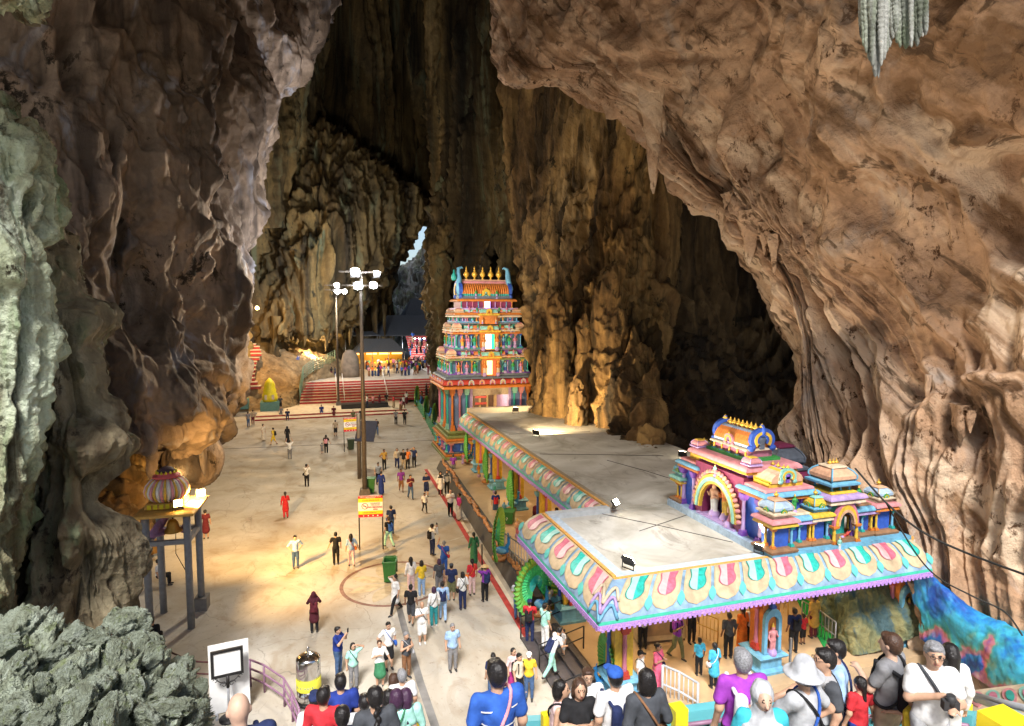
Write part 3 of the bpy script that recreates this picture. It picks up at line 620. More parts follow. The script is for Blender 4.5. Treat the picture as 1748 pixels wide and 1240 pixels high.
# =================================================================== PLAZA
RED = mat("red_paint", (0.36, 0.035, 0.03), 0.6, var=0.3, scale=3)
CREAM = mat("cream_paint", (0.55, 0.47, 0.36), 0.7, var=0.15, scale=2)
WHITE = mat("white_paint", (0.75, 0.75, 0.74), 0.5, var=0.06)
IRON = mat("dark_iron", (0.03, 0.028, 0.028), 0.5, 0.4)
STEEL = mat("grey_steel", (0.28, 0.28, 0.29), 0.4, 0.7)
MASTM = mat("mast_steel", (0.12, 0.1, 0.085), 0.55, 0.3, var=0.2)
GREYP = mat("grey_paint", (0.3, 0.31, 0.33), 0.5, var=0.1)
def strip(name, pts, w, z, m):
    mb = MB(); P = [Vector((x, y, 0)) for x, y in pts]; L, Rr = [], []
    for i, p in enumerate(P):
        t = (P[min(i + 1, len(P) - 1)] - P[max(i - 1, 0)]).normalized(); nn = Vector((-t.y, t.x, 0)); L.append(p + nn * w / 2); Rr.append(p - nn * w / 2)
    mb.add([(v.x, v.y, z) for v in L + Rr], [(i, i + 1, i + 1 + len(P), i + len(P)) for i in range(len(P) - 1)])
    return tag(mb.build(name, m), kind='structure')
strip("floor_red_line", [(7.35, 15), (7.55, 22), (7.8, 33), (8.02, 43), (8.1, 49)], 0.26, 0.008, RED)
strip("floor_white_line", [(7.58, 15), (7.78, 22), (8.02, 33), (8.22, 43), (8.3, 49)], 0.18, 0.004, CREAM)
DRAIN = mat("drain_grate", (0.07, 0.06, 0.055), 0.8, var=0.3, scale=12)
strip("drain_channel_cross", [(-9.8, 62), (10.8, 59.9)], 0.17, 0.004, DRAIN)
strip("drain_channel", [(3.1, 27), (3.08, 24.4), (3.1, 20.4), (3.2, 17)], 0.26, 0.004, mat("drain_cover", (0.17, 0.165, 0.16), 0.8, var=0.4, scale=1.4))
def ring(name, c, r, w, z, m, n=64):
    mb = MB(); vs = [(c[0] + (r + s * w / 2) * math.cos(2 * math.pi * k / n), c[1] + (r + s * w / 2) * math.sin(2 * math.pi * k / n), z) for s in (-1, 1) for k in range(n)]
    mb.add(vs, [(k, (k + 1) % n, (k + 1) % n + n, k + n) for k in range(n)]); return tag(mb.build(name, m), kind='structure')
ring("painted_ring", (3.15, 28.65), 2.35, 0.17, 0.006, mat("ring_paint", (0.21, 0.12, 0.1), 0.8, var=0.35, scale=4))
ring("painted_ring_faint", (6.1, 35.4), 2.4, 0.1, 0.004, mat("ring_faint", (0.4, 0.37, 0.32), 0.8, var=0.25, scale=4))
PETAL = mat("petal_paint", (0.46, 0.4, 0.29), 0.8, var=0.2, scale=3)
for k in range(8):
    a = 2 * math.pi * k / 8 + 0.25; mb = MB(); n = 10
    vs = []
    for s in (1, -1):
        for i in range(n + 1):
            t = i / n; r = 0.35 + 1.75 * t; w = s * 0.36 * math.sin(math.pi * t) ** 0.8; vs.append((3.15 + r * math.cos(a) - w * math.sin(a), 28.65 + r * math.sin(a) + w * math.cos(a), 0.004))
    mb.add(vs, [(i, i + 1, i + 2 + n, i + 1 + n) for i in range(n)]); tag(mb.build("painted_petal", PETAL), kind='structure')

# ---- low steps and upper court
def stairs(name, x0, x1, y0, n, rise, run, z0, label, back=None, risers=RED, treads=CREAM, skew=0.0):
    e = empty(name, ((x0 + x1) / 2, y0, z0), label=label, cat="stairs"); w = (x1 - x0) / 2
    for k in range(n):
        mb = MB(); d = (n - k) * run if back is None else back + (n - k) * run
        yk = k * run; z = (k + 1) * rise
        mb.mi = 0; mb.add([(-w, yk, z - rise), (w, yk, z - rise), (w, yk, z - 0.05 * rise), (-w, yk, z - 0.05 * rise)], [(0, 1, 2, 3)])
        mb.mi = 1; mb.box(-w - 0.02, w + 0.02, yk - 0.03, yk + run + 0.02 if k < n - 1 else yk + (back or run), z - 0.08 * rise, z)
        mb.build("step", [risers, treads], e)
    return e
st1 = stairs("court_steps", -7.0, 10.6, 76.6, 2, 0.18, 1.4, 0.0, "two low wide red edged steps across the end of the plaza", back=8.2)
stairs("grand_stairs", -2.3, 17.2, 86.0, 8, 0.285, 0.8, 0.36, "broad flight of red and cream steps below the far crowd", back=27)
mb = MB(); mb.box(-14, -2.3, 80.5, 96, 0, 0.355); tag(mb.build("court_floor", CONCRETE), kind='structure')
stairs("upper_stairs", 17.2, 22.2, 119.4, 14, 0.42, 0.62, 2.64, "far crowded flight of steps climbing under the dark canopy", back=22)
mb = MB(); mb.box(-4, 60, 119.6, 150, 0, 2.62); tag(mb.build("terrace", CONCRETE), kind='structure')
mb = MB(); p, q = at_z(583, 699, 0.36), at_z(664, 697, 0.36); mb.box(p[0], q[0], p[1], p[1] + 1.6, 0.37, 0.95); tag(mb.build("stage_platform", IRON), "low black stage platform in front of the grand steps", "platform")
# handrails of the grand stairs
for k, px in enumerate((574, 586, 658)):
    e = empty("stair_handrail", label="thin white handrail climbing the grand steps" , cat="handrail", group="handrails on the grand steps")
    x = at_Y(px, 660, 89)[0]; mb = MB(); mb.tube([(x, 86, 1.4), (x, 92.4, 3.65)], 0.045); mb.build("rail", WHITE, e)
    for j in range(4):
        y = 86.2 + j * 2.0; z = 0.36 + (y - 86) * 0.356; mb = MB(); mb.tube([(x, y, z - 0.1), (x, y, z + 0.95)], 0.035); mb.build("baluster", WHITE, e)

# ---- left hill with a winding stair
HILL = rock_mat("ochre_earth", [(0.3, (0.12, 0.08, 0.04)), (0.5, (0.27, 0.19, 0.1)), (0.7, (0.38, 0.29, 0.17))], sc=0.35, vert=0.8, pits=(0.1, 0.075, 0.045), fine=4)
rock_patch("earth_slope", [
 [(-22, 100, 9.5), (-15, 100, 9.3), (-9, 101, 8.8), (-3, 103, 7.2), (2, 104, 5.5), (6, 105, 3.5)],
 [(-22, 95, 8.0), (-15, 95, 7.6), (-9, 95, 7.0), (-3, 96, 5.2), (1, 97, 3.6), (4, 99, 2.2)],
 [(-22, 89, 5.2), (-15, 89, 4.8), (-9, 89, 4.2), (-3, 90, 3.0), (-1.6, 91, 2.2), (-1, 93, 1.2)],
 [(-22, 84.5, 2.6), (-15, 84, 2.2), (-9, 84, 1.9), (-4, 84.5, 1.5), (-2.8, 86, 1.0), (-2.2, 88, 0.4)],
 [(-22, 81.5, -0.3), (-15, 81.5, -0.3), (-9, 81.5, -0.2), (-4.4, 82, -0.2), (-3.0, 84, -0.2), (-2.6, 86, -0.3)]], 140, 110, HILL, amp=0.35, size=2.5, fine=0.15, world=True, seed=21, sharp=0.25)
# rubble masonry wall under the slope, with each stone
RUB = mat("rubble_stone", (0.26, 0.22, 0.16), 0.9, var=0.3, scale=2, bump=0.4)
rw = empty("rubble_wall", (-9.6, 72.5, 0), label="rough rubble stone wall beside the striped red and white fence", cat="wall")
mb = MB(); mb.box(-0.9, 0.0, -0.3, 6.5, 0, 1.5); mb.build("core", mat("rubble_mortar", (0.14, 0.12, 0.09), 0.95), rw)
sm = []
for k in range(4):
    mb = MB(); mb.lathe([(0.05, -0.5), (0.42, -0.36), (0.5, 0.0), (0.4, 0.38), (0.06, 0.5)], 7, smooth=False); me = mb.mesh("stone", RUB); sm.append(me)
rs = random.Random(4)
for r in range(4):
    y = -0.2
    while y < 6.4:
        w = rs.uniform(0.35, 0.75); link_obj("stone", rs.choice(sm), rw, (0.0, y + w / 2, 0.2 + r * 0.36), (0, 0, rs.uniform(-.1, .1)), (0.2, w * 1.02, 0.38)); y += w
    x = -0.85
    while x < -0.1:
        w = rs.uniform(0.25, 0.45); link_obj("stone", rs.choice(sm), rw, (x + w / 2, -0.3, 0.2 + r * 0.36), (0, 0, 0), (w, 0.2, 0.38)); x += w
sf = empty("striped_fence", (-9.7, 72.6, 1.5), label="low red and white striped fence on the rubble wall", cat="fence")
for k in range(12):
    mb = MB(); mb.box(-0.05, 0.05, k * 0.5, k * 0.5 + 0.46, 0, 0.85); mb.build("slat", RED if k % 2 else WHITE, sf)
# winding red-edged steps on the slope
ws_ = empty("winding_steps", tuple(at_Y(434, 660, 84)), label="narrow red and white steps winding up the ochre slope", cat="steps"); L = Vector(ws_.location)
path = [(434, 660, 84.5), (428, 653, 85.1), (424, 646, 85.8), (424, 639, 86.5), (426, 632, 87.2), (426, 625, 88), (428, 618, 88.8), (433, 611, 89.6), (437, 604, 90.5), (436, 598, 91.4), (434, 592, 92.3), (428, 588, 93.2), (421, 584, 94.2), (414, 580, 95.2), (409, 576, 96.2), (404, 572, 97.2), (400, 569, 98.2)]
for k, (px, py, Y) in enumerate(path):
    c = Vector(at_Y(px, py, Y)) - L; w = 0.75 - 0.012 * k; mb = MB(); mb.mi = 0; mb.box(c.x - w, c.x + w, c.y, c.y + 1.1, c.z - 0.34, c.z - 0.05); mb.mi = 1; mb.box(c.x - w - 0.03, c.x + w + 0.03, c.y - 0.05, c.y + 1.12, c.z - 0.05, c.z + 0.06); mb.build("step", [RED, CREAM], ws_)
# yellow domed shrines
YEL = mat("yellow_paint", (0.68, 0.56, 0.02), 0.5, var=0.12)
def yellow_shrine(px, py, Y, w, h, label):
    b = at_Y(px, py, Y); e = empty("yellow_shrine", tuple(b), label=label, cat="shrine"); mb = MB()
    prof = [(w * 0.5, 0), (w * 0.52, 0.15 * h), (w * 0.5, 0.32 * h), (w * 0.42, 0.36 * h), (w * 0.45, 0.5 * h), (w * 0.38, 0.56 * h), (w * 0.38, 0.7 * h), (w * 0.27, 0.85 * h), (w * 0.12, 0.95 * h), (0.03, h)]
    mb.lathe(prof, 14); mb.build("dome", YEL, e)
    mb = MB(); mb.box(-w * 0.62, w * 0.62, -w * 0.62, w * 0.62, -1.2, 0.0); mb.build("plinth", mat("shrine_plinth", (0.1, 0.22, 0.2), 0.7), e)
    for s in (-1, 1):
        mb = MB(); mb.box(s * w * 0.24 - 0.14, s * w * 0.24 + 0.14, -w * 0.54, -w * 0.4, 0.1 * h, 0.3 * h); mb.build("niche", CREAM, e)
yellow_shrine(461, 685, 82.4, 1.75, 2.9, "larger bright yellow domed shrine behind the railing at the slope foot")
yellow_shrine(414, 681, 82.2, 1.1, 2.1, "smaller yellow domed shrine next to the winding steps")
# railing along the court
def railing(name, pts, h, m, label, rails=3, posts=True, r=0.03, group=None, cat="railing", nb=0):
    e = empty(name, tuple(pts[0]), label=label, cat=cat, group=group); O = Vector(pts[0]); P = [Vector(p) - O for p in pts]
    for k in range(rails):
        z = h * (1 - k / max(rails, 1)); mb = MB(); mb.tube([p + Vector((0, 0, z)) for p in P], r, 6); mb.build("rail", m, e)
    for p in P:
        mb = MB(); mb.tube([p, p + Vector((0, 0, h))], r * 1.15, 6); mb.build("post", m, e)
    if nb:
        for a, b in zip(P[:-1], P[1:]):
            for j in range(1, nb):
                q = a.lerp(b, j / nb); mb = MB(); mb.tube([q, q + Vector((0, 0, h))], r * 0.55, 5); mb.build("baluster", m, e)
    return e
def gz(px, py, z=0.0): return tuple(at_z(px, py, z))
railing("court_railing", [gz(414, 692, .36), gz(442, 690, .36), gz(478, 689, .36), gz(512, 687, .36)], 1.9, IRON, "dark wire railing in front of the yellow shrines", 5)
GRNP = mat("green_paint_pale", (0.16, 0.26, 0.2), 0.6, var=0.2)
railing("slope_fence", [tuple(at_Y(512, 684, 86)), tuple(at_Y(518, 650, 90.5)), tuple(at_Y(535, 636, 94)), tuple(at_Y(556, 628, 99)), tuple(at_Y(572, 618, 103))], 1.9, GRNP, "pale green fence climbing beside the grand steps", 6, r=0.05, nb=4)
# small statues on the slope
def small_statue(px, py, Y, h, m, label, arms=True):
    b = at_Y(px, py, Y); e = empty("slope_statue", tuple(b), label=label, cat="statue")
    pr = [cone((-.07, 0, .1), (-.06, 0, .5), .06, .08), cone((.07, 0, .1), (.06, 0, .5), .06, .08), cone((0, 0, .5), (0, 0, .78), .12, .14), ell((0, 0, .95), (.08, .08, .1)), cone((-.16, 0, .78), (-.2, -.1, .55), .045, .04), cone((.16, 0, .78), (.24, -.02, .95), .045, .04)]
    me = sdf_mesh("figure", pr, 0.035, [m]); link_obj("figure", me, e, scale=h); mb = MB(); mb.box(-.3, .3, -.3, .3, -.9, .12); mb.build("pedestal", HILL, e)
small_statue(466, 599, 97, 1.9, mat("statue_gold", (0.6, 0.36, 0.03), 0.5), "small golden statue standing on the ochre slope")
small_statue(445, 588, 99, 1.7, mat("statue_pink", (0.55, 0.3, 0.25), 0.6), "small pink statue at the top of the ochre slope")
small_statue(509, 622, 96.5, 1.2, mat("statue_blue", (0.08, 0.12, 0.35), 0.6), "small dark blue statue beside the pale green fence")
# yellow hoarding along the left edge
ORG = mat("ochre_hoarding", (0.5, 0.27, 0.02), 0.6, var=0.15)
yh = empty("yellow_hoarding", (-9.7, 56, 0), label="long ochre yellow hoarding along the left edge of the plaza", cat="hoarding")
for k in range(7):
    mb = MB(); mb.box(-0.06, 0.06, k * 2.2, k * 2.2 + 2.17, 0.05, 1.55); mb.build("panel", ORG, yh)
for k in range(8):
    mb = MB(); mb.box(-0.14, -0.06, k * 2.2 - 0.06, k * 2.2 + 0.06, 0, 1.6); mb.build("post", IRON, yh)
# ---- far terrace: standing stone, stall, canopies, crowd stands here later
b = at_Y(598, 636, 97); V = []; n = 20
mb = MB(); mb.lathe([(1.35, -0.3), (1.4, 1.0), (1.3, 2.6), (1.05, 3.5), (0.6, 4.0), (0.1, 4.15)], 14, sx=1.0, sy=0.7); o = mb.build("standing_stone", mat("standing_stone", (0.16, 0.13, 0.1), 0.9, var=0.3, scale=1.2, bump=0.5)); o.location = (b[0], b[1], 2.64); tag(o, "tall rounded brown boulder standing on the far terrace", "boulder")
CANV = mat("canopy_grey", (0.09, 0.1, 0.115), 0.8, var=0.15)
def canopy(name, px0, px1, py, Y, depth, zrise, label, posts, zg):
    a, c = at_Y(px0, py, Y), at_Y(px1, py, Y); w = c[0] - a[0]; e = empty(name, (a[0], Y, zg), label=label, cat="canopy"); z = a[2] - zg
    mb = MB(); i = w * 0.22
    mb.add([(0, 0, z), (w, 0, z), (w, depth, z), (0, depth, z), (i, depth * .5, z + zrise), (w - i, depth * .5, z + zrise), (0, 0, z - .15), (w, 0, z - .15), (w, depth, z - .15), (0, depth, z - .15)],
           [(0, 1, 5, 4), (1, 2, 5), (2, 3, 4, 5), (3, 0, 4), (0, 6, 7, 1), (1, 7, 8, 2), (2, 8, 9, 3), (3, 9, 6, 0), (6, 9, 8, 7)]); mb.build("roof", CANV, e)
    for k in range(posts):
        for dy in (0.15, depth - 0.15):
            x = 0.15 + (w - 0.3) * k / (posts - 1); mb = MB(); mb.tube([(x, dy, 0), (x, dy, z - .1)], 0.06, 6); mb.build("post", STEEL, e)
    return e
canopy("stall_canopy", 606, 692, 601, 106, 7, 2.0, "dark grey canopy roof over the brightly lit stall", 4, 2.64)
canopy("stairs_canopy", 640, 775, 573, 116, 16, 3.6, "large dark hipped canopy over the far crowded steps", 4, 2.64)
canopy("small_canopy", 588, 650, 573, 112, 5, 0.6, "thin flat dark canopy left of the hipped canopy", 3, 2.64)
canopy("upper_canopy", 690, 770, 545, 134, 10, 4.5, "grey canopy roof high under the daylit opening", 3, 8.5)
mbx = MB(); mbx.box(-1.2, 1.2, -.08, .08, -.06, 0); _q = at_Y(715, 578, 117.5); tl_ = mbx.build("canopy_tube", mat("canopy_tube_glow", (1, 1, 1), .4, emit=20, var=0)); tl_.location = tuple(_q); tag(tl_, "white light tube glowing under the hipped canopy", "lamp"); add_light("canopy_light", tuple(_q + np.array([0, -.6, -.4])), 2200, (.9, .93, 1.0), .4)
GLOWY = mat("stall_light", (1.0, 0.62, 0.2), 0.5, emit=2.2, var=0.25, scale=1.5, emit_col=(1.0, 0.6, 0.2))
stl = empty("market_stall", tuple(at_Y(648, 632, 109)[:2]) + (2.64,), label="brightly lit yellow stall under the far grey canopy", cat="stall")
mb = MB(); mb.box(-4.2, 4.2, 0, 2.6, 0, 0.95); mb.build("counter", mat("stall_wood", (0.3, 0.16, 0.06), 0.7), stl)
mb = MB(); mb.box(-4.2, 4.2, 2.6, 2.75, 0, 3.0); mb.build("back_panel", ORG, stl)
for k in range(4):
    mb = MB(); x = -3.3 + k * 2.2; mb.box(x - 0.9, x + 0.9, 2.3, 2.5, 2.35, 2.6); mb.build("light_tube", GLOWY, stl)
rsx = random.Random(3)
add_light("stall_lamp", tuple(Vector(stl.location) + Vector((0, -.8, 2.3))), 600, (1, .68, .3), .4)
for k in range(16):
    mb = MB(); x = -4 + k * 0.52; mb.box(x, x + 0.4, 0.3, 0.8, 0.97, 0.97 + rsx.uniform(.2, .7)); mb.build("goods", [mat("goods_%d" % (k % 5), [(0.6, 0.1, 0.05), (0.65, 0.45, 0.05), (0.5, 0.2, 0.4), (0.6, 0.5, 0.35), (0.15, 0.3, 0.15)][k % 5])], stl)

# ---- masts with floodlights
LAMPW = mat("floodlight_glass", (1, 1, 1), 0.3, emit=160, var=0, emit_col=(0.92, 0.97, 1.0))
def mast(base, heads, r, label, power, bars):
    e = empty("floodlight_mast", base, label=label, cat="lamp mast"); B = Vector(base)
    top = max(h[2] for h in heads) - base[2]
    mb = MB(); mb.tube([(0, 0, 0), (0, 0, top * .5), (0, 0, top)], [r, r * .8, r * .6], 10); mb.build("pole", MASTM, e)
    mb = MB(); mb.box(-r * 2.2, r * 2.2, -r * 2.2, r * 2.2, 0, 0.5, 0.1); mb.build("base", MASTM, e)
    for z in bars:
        mb = MB(); mb.box(-1.4, 1.4, -0.05, 0.05, z - base[2] - .05, z - base[2] + .05); mb.build("crossbar", MASTM, e)
    for (x, y, z, s) in heads:
        mb = MB(); mb.cbox((0, 0, 0), (s * 1.1, 0.28, s * .9)); h = mb.build("floodlight", IRON, e, loc=(x - base[0], y - base[1], z - base[2]), rot=(R(-28), 0, 0))
        mb = MB(); mb.lathe([(.5 * s, 0), (.46 * s, .12 * s), (.34 * s, .24 * s), (.18 * s, .32 * s), (.02, .35 * s)], 16); mb.build("lens", LAMPW, h, loc=(0, -.15, 0), rot=(math.pi / 2, 0, 0))
    for k, ((x, y, z, s), (tg, pw)) in enumerate(zip(heads, power)):
        d = (Vector(tg) - Vector((x, y, z))).normalized(); q = Vector((x, y, z)) + d * .5; add_light("floodlight_lamp", tuple(q), pw, (1.0, .86, .62) if tg[2] == 0 else (.95, 0.96, 1.0), 0.3, e, 'SPOT', tg, 150, .4)
    return e
m1 = tuple(at_z(623, 846)); 
hd = [tuple(at_Y(px, py, m1[1])) + (s,) for px, py, s in ((606, 466, .58), (643, 469, .4), (611, 490, .58), (637, 489, .5))]
mast(m1, hd, 0.17, "tall brown floodlight mast with four lit lamps in the middle of the plaza", [((-2, 12, 0), 5200), ((4, 95, 32), 4200), ((2, 72, 0), 5200), ((-16, 55, 28), 5200)], [14.35, 15.25])
m2 = tuple(at_z(578, 692, .36)); hd = [tuple(at_Y(px, py, m2[1])) + (s,) for px, py, s in ((575, 488, .65), (576, 499, .65), (588, 499, .58))]
mast(m2, hd, 0.16, "farther floodlight mast with three lit lamps standing before the grand steps", [((12, 125, 16), 6500), ((0, 62, 0), 5000), ((0, 120, 14), 2600)], [15.9, 15.3])
pb = at_z(614, 817); e = empty("solar_pole", tuple(pb), label="shorter grey pole carrying a tilted dark solar panel", cat="pole")
mb = MB(); mb.tube([(0, 0, 0), (0, 0, 5.0)], 0.16, 10); mb.build("pole", MASTM, e); mb = MB(); mb.cbox((0.55, 0, 3.6), (1.5, 0.06, 1.7), rz=R(-25), rx=R(-35)); mb.build("solar_panel", mat("solar_glass", (0.03, 0.035, 0.06), 0.15, 0.2), e)
mb = MB(); mb.tube([(0, 0, 3.7), (0.55, 0.1, 3.6)], 0.05, 6); mb.build("bracket", MASTM, e)
# lamp on the left cave wall
lw = at_d(439, 526, 80); e = empty("wall_lamp", tuple(lw), label="small glowing amber lamp on the rock above the winding steps", cat="lamp")
mb = MB(); mb.lathe([(.05, -.22), (.2, -.15), (.22, 0), (.15, .15), (.05, .2)], 10); mb.build("bulb", mat("amber_glow", (1, .6, .2), .4, emit=60, var=0, emit_col=(1, .62, .22)), e)
mb = MB(); mb.tube([(0, .1, .1), (-0.6, .8, .5), (-1.5, 2.5, .6)], .05, 6); mb.build("arm", IRON, e); add_light("amber_lamp", tuple(lw - np.array([0, .6, .3])), 4200, (1, .6, .25), .2, e)
lw = at_d(535, 612, 97); e = empty("ground_lamp", tuple(lw), label="amber uplight at the foot of the rock left of the stall", cat="lamp")
mb = MB(); mb.box(-.25, .25, -.15, .15, -.2, .2); mb.build("housing", IRON, e); add_light("amber_uplight", tuple(lw + np.array([0, -.9, .5])), 3200, (1, .68, .32), .3, e)

# ---- signs
RED2 = mat("sign_red", (0.55, 0.02, 0.03), 0.5, var=0.05); YEL2 = mat("sign_yellow", (0.75, 0.55, 0.02), 0.5, var=0.05); SWHITE = mat("sign_white", (0.78, 0.78, 0.78), 0.5, var=0.03); MAROON = mat("sign_maroon", (0.3, 0.01, 0.06), 0.5, var=0)
INK = mat("sign_ink", (0.05, 0.04, 0.04), 0.6, var=0)
def text_obj(parent, body, loc, size, m, rot=(math.pi / 2, 0, 0), name="lettering", bold=0.0, align='CENTER', ext=0.002):
    cu = bpy.data.curves.new(name, 'FONT'); cu.body = body; cu.size = size; cu.align_x = align; cu.align_y = 'CENTER'; cu.extrude = ext; cu.offset = bold; cu.resolution_u = 2
    o = bpy.data.objects.new(name, cu); COL.objects.link(o); dg = bpy.context.evaluated_depsgraph_get(); me = bpy.data.meshes.new_from_object(o.evaluated_get(dg)); bpy.data.objects.remove(o); bpy.data.curves.remove(cu)
    me.materials.clear(); me.materials.append(m); return link_obj(name, me, parent, loc, rot)
def smoking_sign(px0, px1, py_base, ztop, zbot, label):
    a, c = at_z(px0, py_base), at_z(px1, py_base - 2); w = np.linalg.norm(c - a); ang = math.atan2(c[1] - a[1], c[0] - a[0])
    e = empty("warning_sign", tuple(a), ang, label, "sign"); h = ztop - zbot
    for x in (0, w):
        mb = MB(); mb.tube([(x, 0.05, 0), (x, 0.05, ztop)], 0.035, 8); mb.build("post", IRON, e)
    mb = MB(); mb.box(-.02, w + .02, -.03, .015, zbot, ztop); bd = mb.build("board", SWHITE, e)
    def band(z0, z1, m, n): mb = MB(); mb.box(-.02, w + .02, -.036, -.0305, zbot + z0 * h, zbot + z1 * h); return mb.build(n, m, bd)
    band(.88, 1, RED2, "red_band"); band(.7, .88, YEL2, "yellow_band"); band(.14, .3, YEL2, "yellow_band"); band(0, .14, RED2, "red_band")
    y = -.042
    text_obj(bd, "TERIMA KASIH KERANA TIDAK", (w / 2, y, zbot + .95 * h), .07 * h, SWHITE); text_obj(bd, "MEROKOK DI SINI", (w / 2, y, zbot + .905 * h), .05 * h, SWHITE)
    text_obj(bd, "DILARANG", (w * .7, y, zbot + .64 * h), .09 * h, INK); text_obj(bd, "MEROKOK", (w * .7, y, zbot + .56 * h), .085 * h, INK)
    text_obj(bd, "NO SMOKING", (w * .7, y, zbot + .46 * h), .1 * h, MAROON, bold=.004); text_obj(bd, "AREA", (w * .7, y, zbot + .36 * h), .09 * h, MAROON, bold=.004)
    rr = random.Random(int(px0)); 
    for zz, n in ((.79, 11), (.22, 9)):
        mb = MB(); x = w * .16
        for k in range(n):
            d = w * .05; mb.box(x, x + d, y, y + .004, zbot + (zz - .03) * h, zbot + (zz - .012) * h); mb.box(x, x + d * .3, y, y + .004, zbot + (zz - .012) * h, zbot + (zz + rr.uniform(.0, .035)) * h); mb.box(x + d * .6, x + d, y, y + .004, zbot + (zz + .012) * h, zbot + (zz + .03) * h); x += w * .062 * rr.uniform(.9, 1.25)
        mb.build("script_line", INK, bd)
    mb = MB(); n = 24; cx, cz, r0 = w * .26, zbot + .52 * h, .15 * h
    vs = [(cx + r * math.cos(2 * math.pi * k / n), y, cz + r * math.sin(2 * math.pi * k / n)) for r in (r0, r0 * .8) for k in range(n)]
    mb.add(vs, [(k, (k + 1) % n, (k + 1) % n + n, k + n) for k in range(n)])
    s = r0 * .68; t = .012; mb.add([(cx - s - t, y, cz + s - t), (cx - s + t, y, cz + s + t), (cx + s + t, y, cz - s + t), (cx + s - t, y, cz - s - t)], [(0, 1, 2, 3)]); mb.build("prohibition_circle", MAROON, bd)
    mb = MB(); mb.box(cx - r0 * .5, cx + r0 * .5, y + .003, y + .005, cz - .02, cz + .02); mb.build("cigarette", INK, bd)
    for k in range(4):
        mb = MB(); mb.lathe([(.0, 0), (.035 * h, 0), (.035 * h, .004), (0, .004)], 3 + k, smooth=False); mb.build("pictogram", SWHITE, bd, loc=(w * (.2 + .2 * k), y + .004, zbot + .07 * h), rot=(math.pi / 2, 0, 0))
smoking_sign(614, 654, 940, 2.95, 1.8, "large red yellow and white no smoking sign on two posts")
smoking_sign(588, 611, 772, 3.1, 1.85, "smaller looking no smoking sign behind the floodlight mast")
# ---- wheelie bins
BING = mat("bin_green", (0.03, 0.15, 0.035), 0.45, var=0.1); TYRE = mat("rubber", (0.02, 0.02, 0.02), 0.8)
def wheelie_bin(loc, rz, s, label, m=BING, lid_open=True):
    e = empty("wheelie_bin", loc, rz, label, "bin", scale=s); w, d = .29, .33
    mb = MB(); mb.add([(-w * .8, -d * .78, .06), (w * .8, -d * .78, .06), (w * .8, d * .8, .06), (-w * .8, d * .8, .06), (-w, -d, .98), (w, -d, .98), (w, d, .98), (-w, d, .98), (-w * .92, -d * .92, .97), (w * .92, -d * .92, .97), (w * .92, d * .92, .97), (-w * .92, d * .92, .97), (-w * .75, -d * .75, .15), (w * .75, -d * .75, .15), (w * .75, d * .75, .15), (-w * .75, d * .75, .15)],
        [(3, 2, 1, 0), (0, 1, 5, 4), (1, 2, 6, 5), (2, 3, 7, 6), (3, 0, 4, 7), (4, 5, 9, 8), (5, 6, 10, 9), (6, 7, 11, 10), (7, 4, 8, 11), (8, 9, 13, 12), (9, 10, 14, 13), (10, 11, 15, 14), (11, 8, 12, 15), (12, 13, 14, 15)]); mb.build("body", m, e)
    mb = MB(); mb.box(-w - .02, w + .02, -d - .03, -d + .03, .92, 1.0); mb.box(-w - .02, -w + .03, -d, d, .93, .99); mb.box(w - .03, w + .02, -d, d, .93, .99); mb.build("rim", m, e)
    mb = MB()
    if lid_open: mb.cbox((0, d + .06, .62), (.6, .04, .7), rx=R(-6))
    else: mb.cbox((0, 0, 1.02), (.62, .72, .05))
    mb.build("lid", m, e)
    for s_ in (-1, 1):
        mb = MB(); mb.lathe([(.02, -.03), (.1, -.03), (.1, .03), (.02, .03)], 12); mb.build("wheel", TYRE, e, loc=(s_ * .25, d * .9, .1), rot=(0, math.pi / 2, 0))
    mb = MB(); mb.tube([(-.25, d + .03, .97), (-.2, d + .12, .98), (.2, d + .12, .98), (.25, d + .03, .97)], .018, 6); mb.build("handle", m, e)
    return e
wheelie_bin(gz(666, 992), R(-12), 1.05, "open green wheelie bin standing at the painted ring")
wheelie_bin(gz(599, 768), R(5), 1.0, "dark green wheelie bin under the sign behind the mast", mat("bin_dark", (0.02, 0.035, 0.018), .5), False)
wheelie_bin(gz(632, 842), R(80), 1.05, "green wheelie bin tucked behind the floodlight mast", lid_open=False)
wb_ = wheelie_bin(tuple(at_z(868, 906)), R(-30), 1.15, "closed green wheelie bin with white numbers behind the peacock wall", lid_open=False)
text_obj(wb_, "7", (0.0, -.36, .7), .2, SWHITE, name="number")
# ---- bell tower on four posts
tw = empty("bell_tower", (-5.75, 27.7, 0), R(-4), "small tower on four grey posts with a bell under a striped dome", "bell tower")
PILL = mat("tower_grey", (0.2, 0.21, 0.23), 0.6, var=0.12)
for sx in (-1, 1):
    for sy in (-1, 1):
        mb = MB(); mb.tube([(sx * .74, sy * .85, 0), (sx * .74, sy * .85, 4.75)], .14, 12); mb.build("post", PILL, tw)
for a, b in (((-.74, -.85), (.74, -.85)), ((-.74, .85), (.74, .85))):
    mb = MB(); mb.box(a[0], b[0], a[1] - .09, a[1] + .09, 3.5, 3.68); mb.build("beam", PILL, tw)
for x in (-.74, .74):
    mb = MB(); mb.box(x - .09, x + .09, -.76, .76, 3.503, 3.677); mb.build("beam", PILL, tw)
mb = MB(); mb.frustum_loop([(0, 4.68), (.08, 4.7), (.1, 4.8), (0, 4.84)], 1.0, 1.15); mb.build("roof_slab", mat("tower_slab", (0.5, 0.3, 0.08), .6, var=.15), tw)
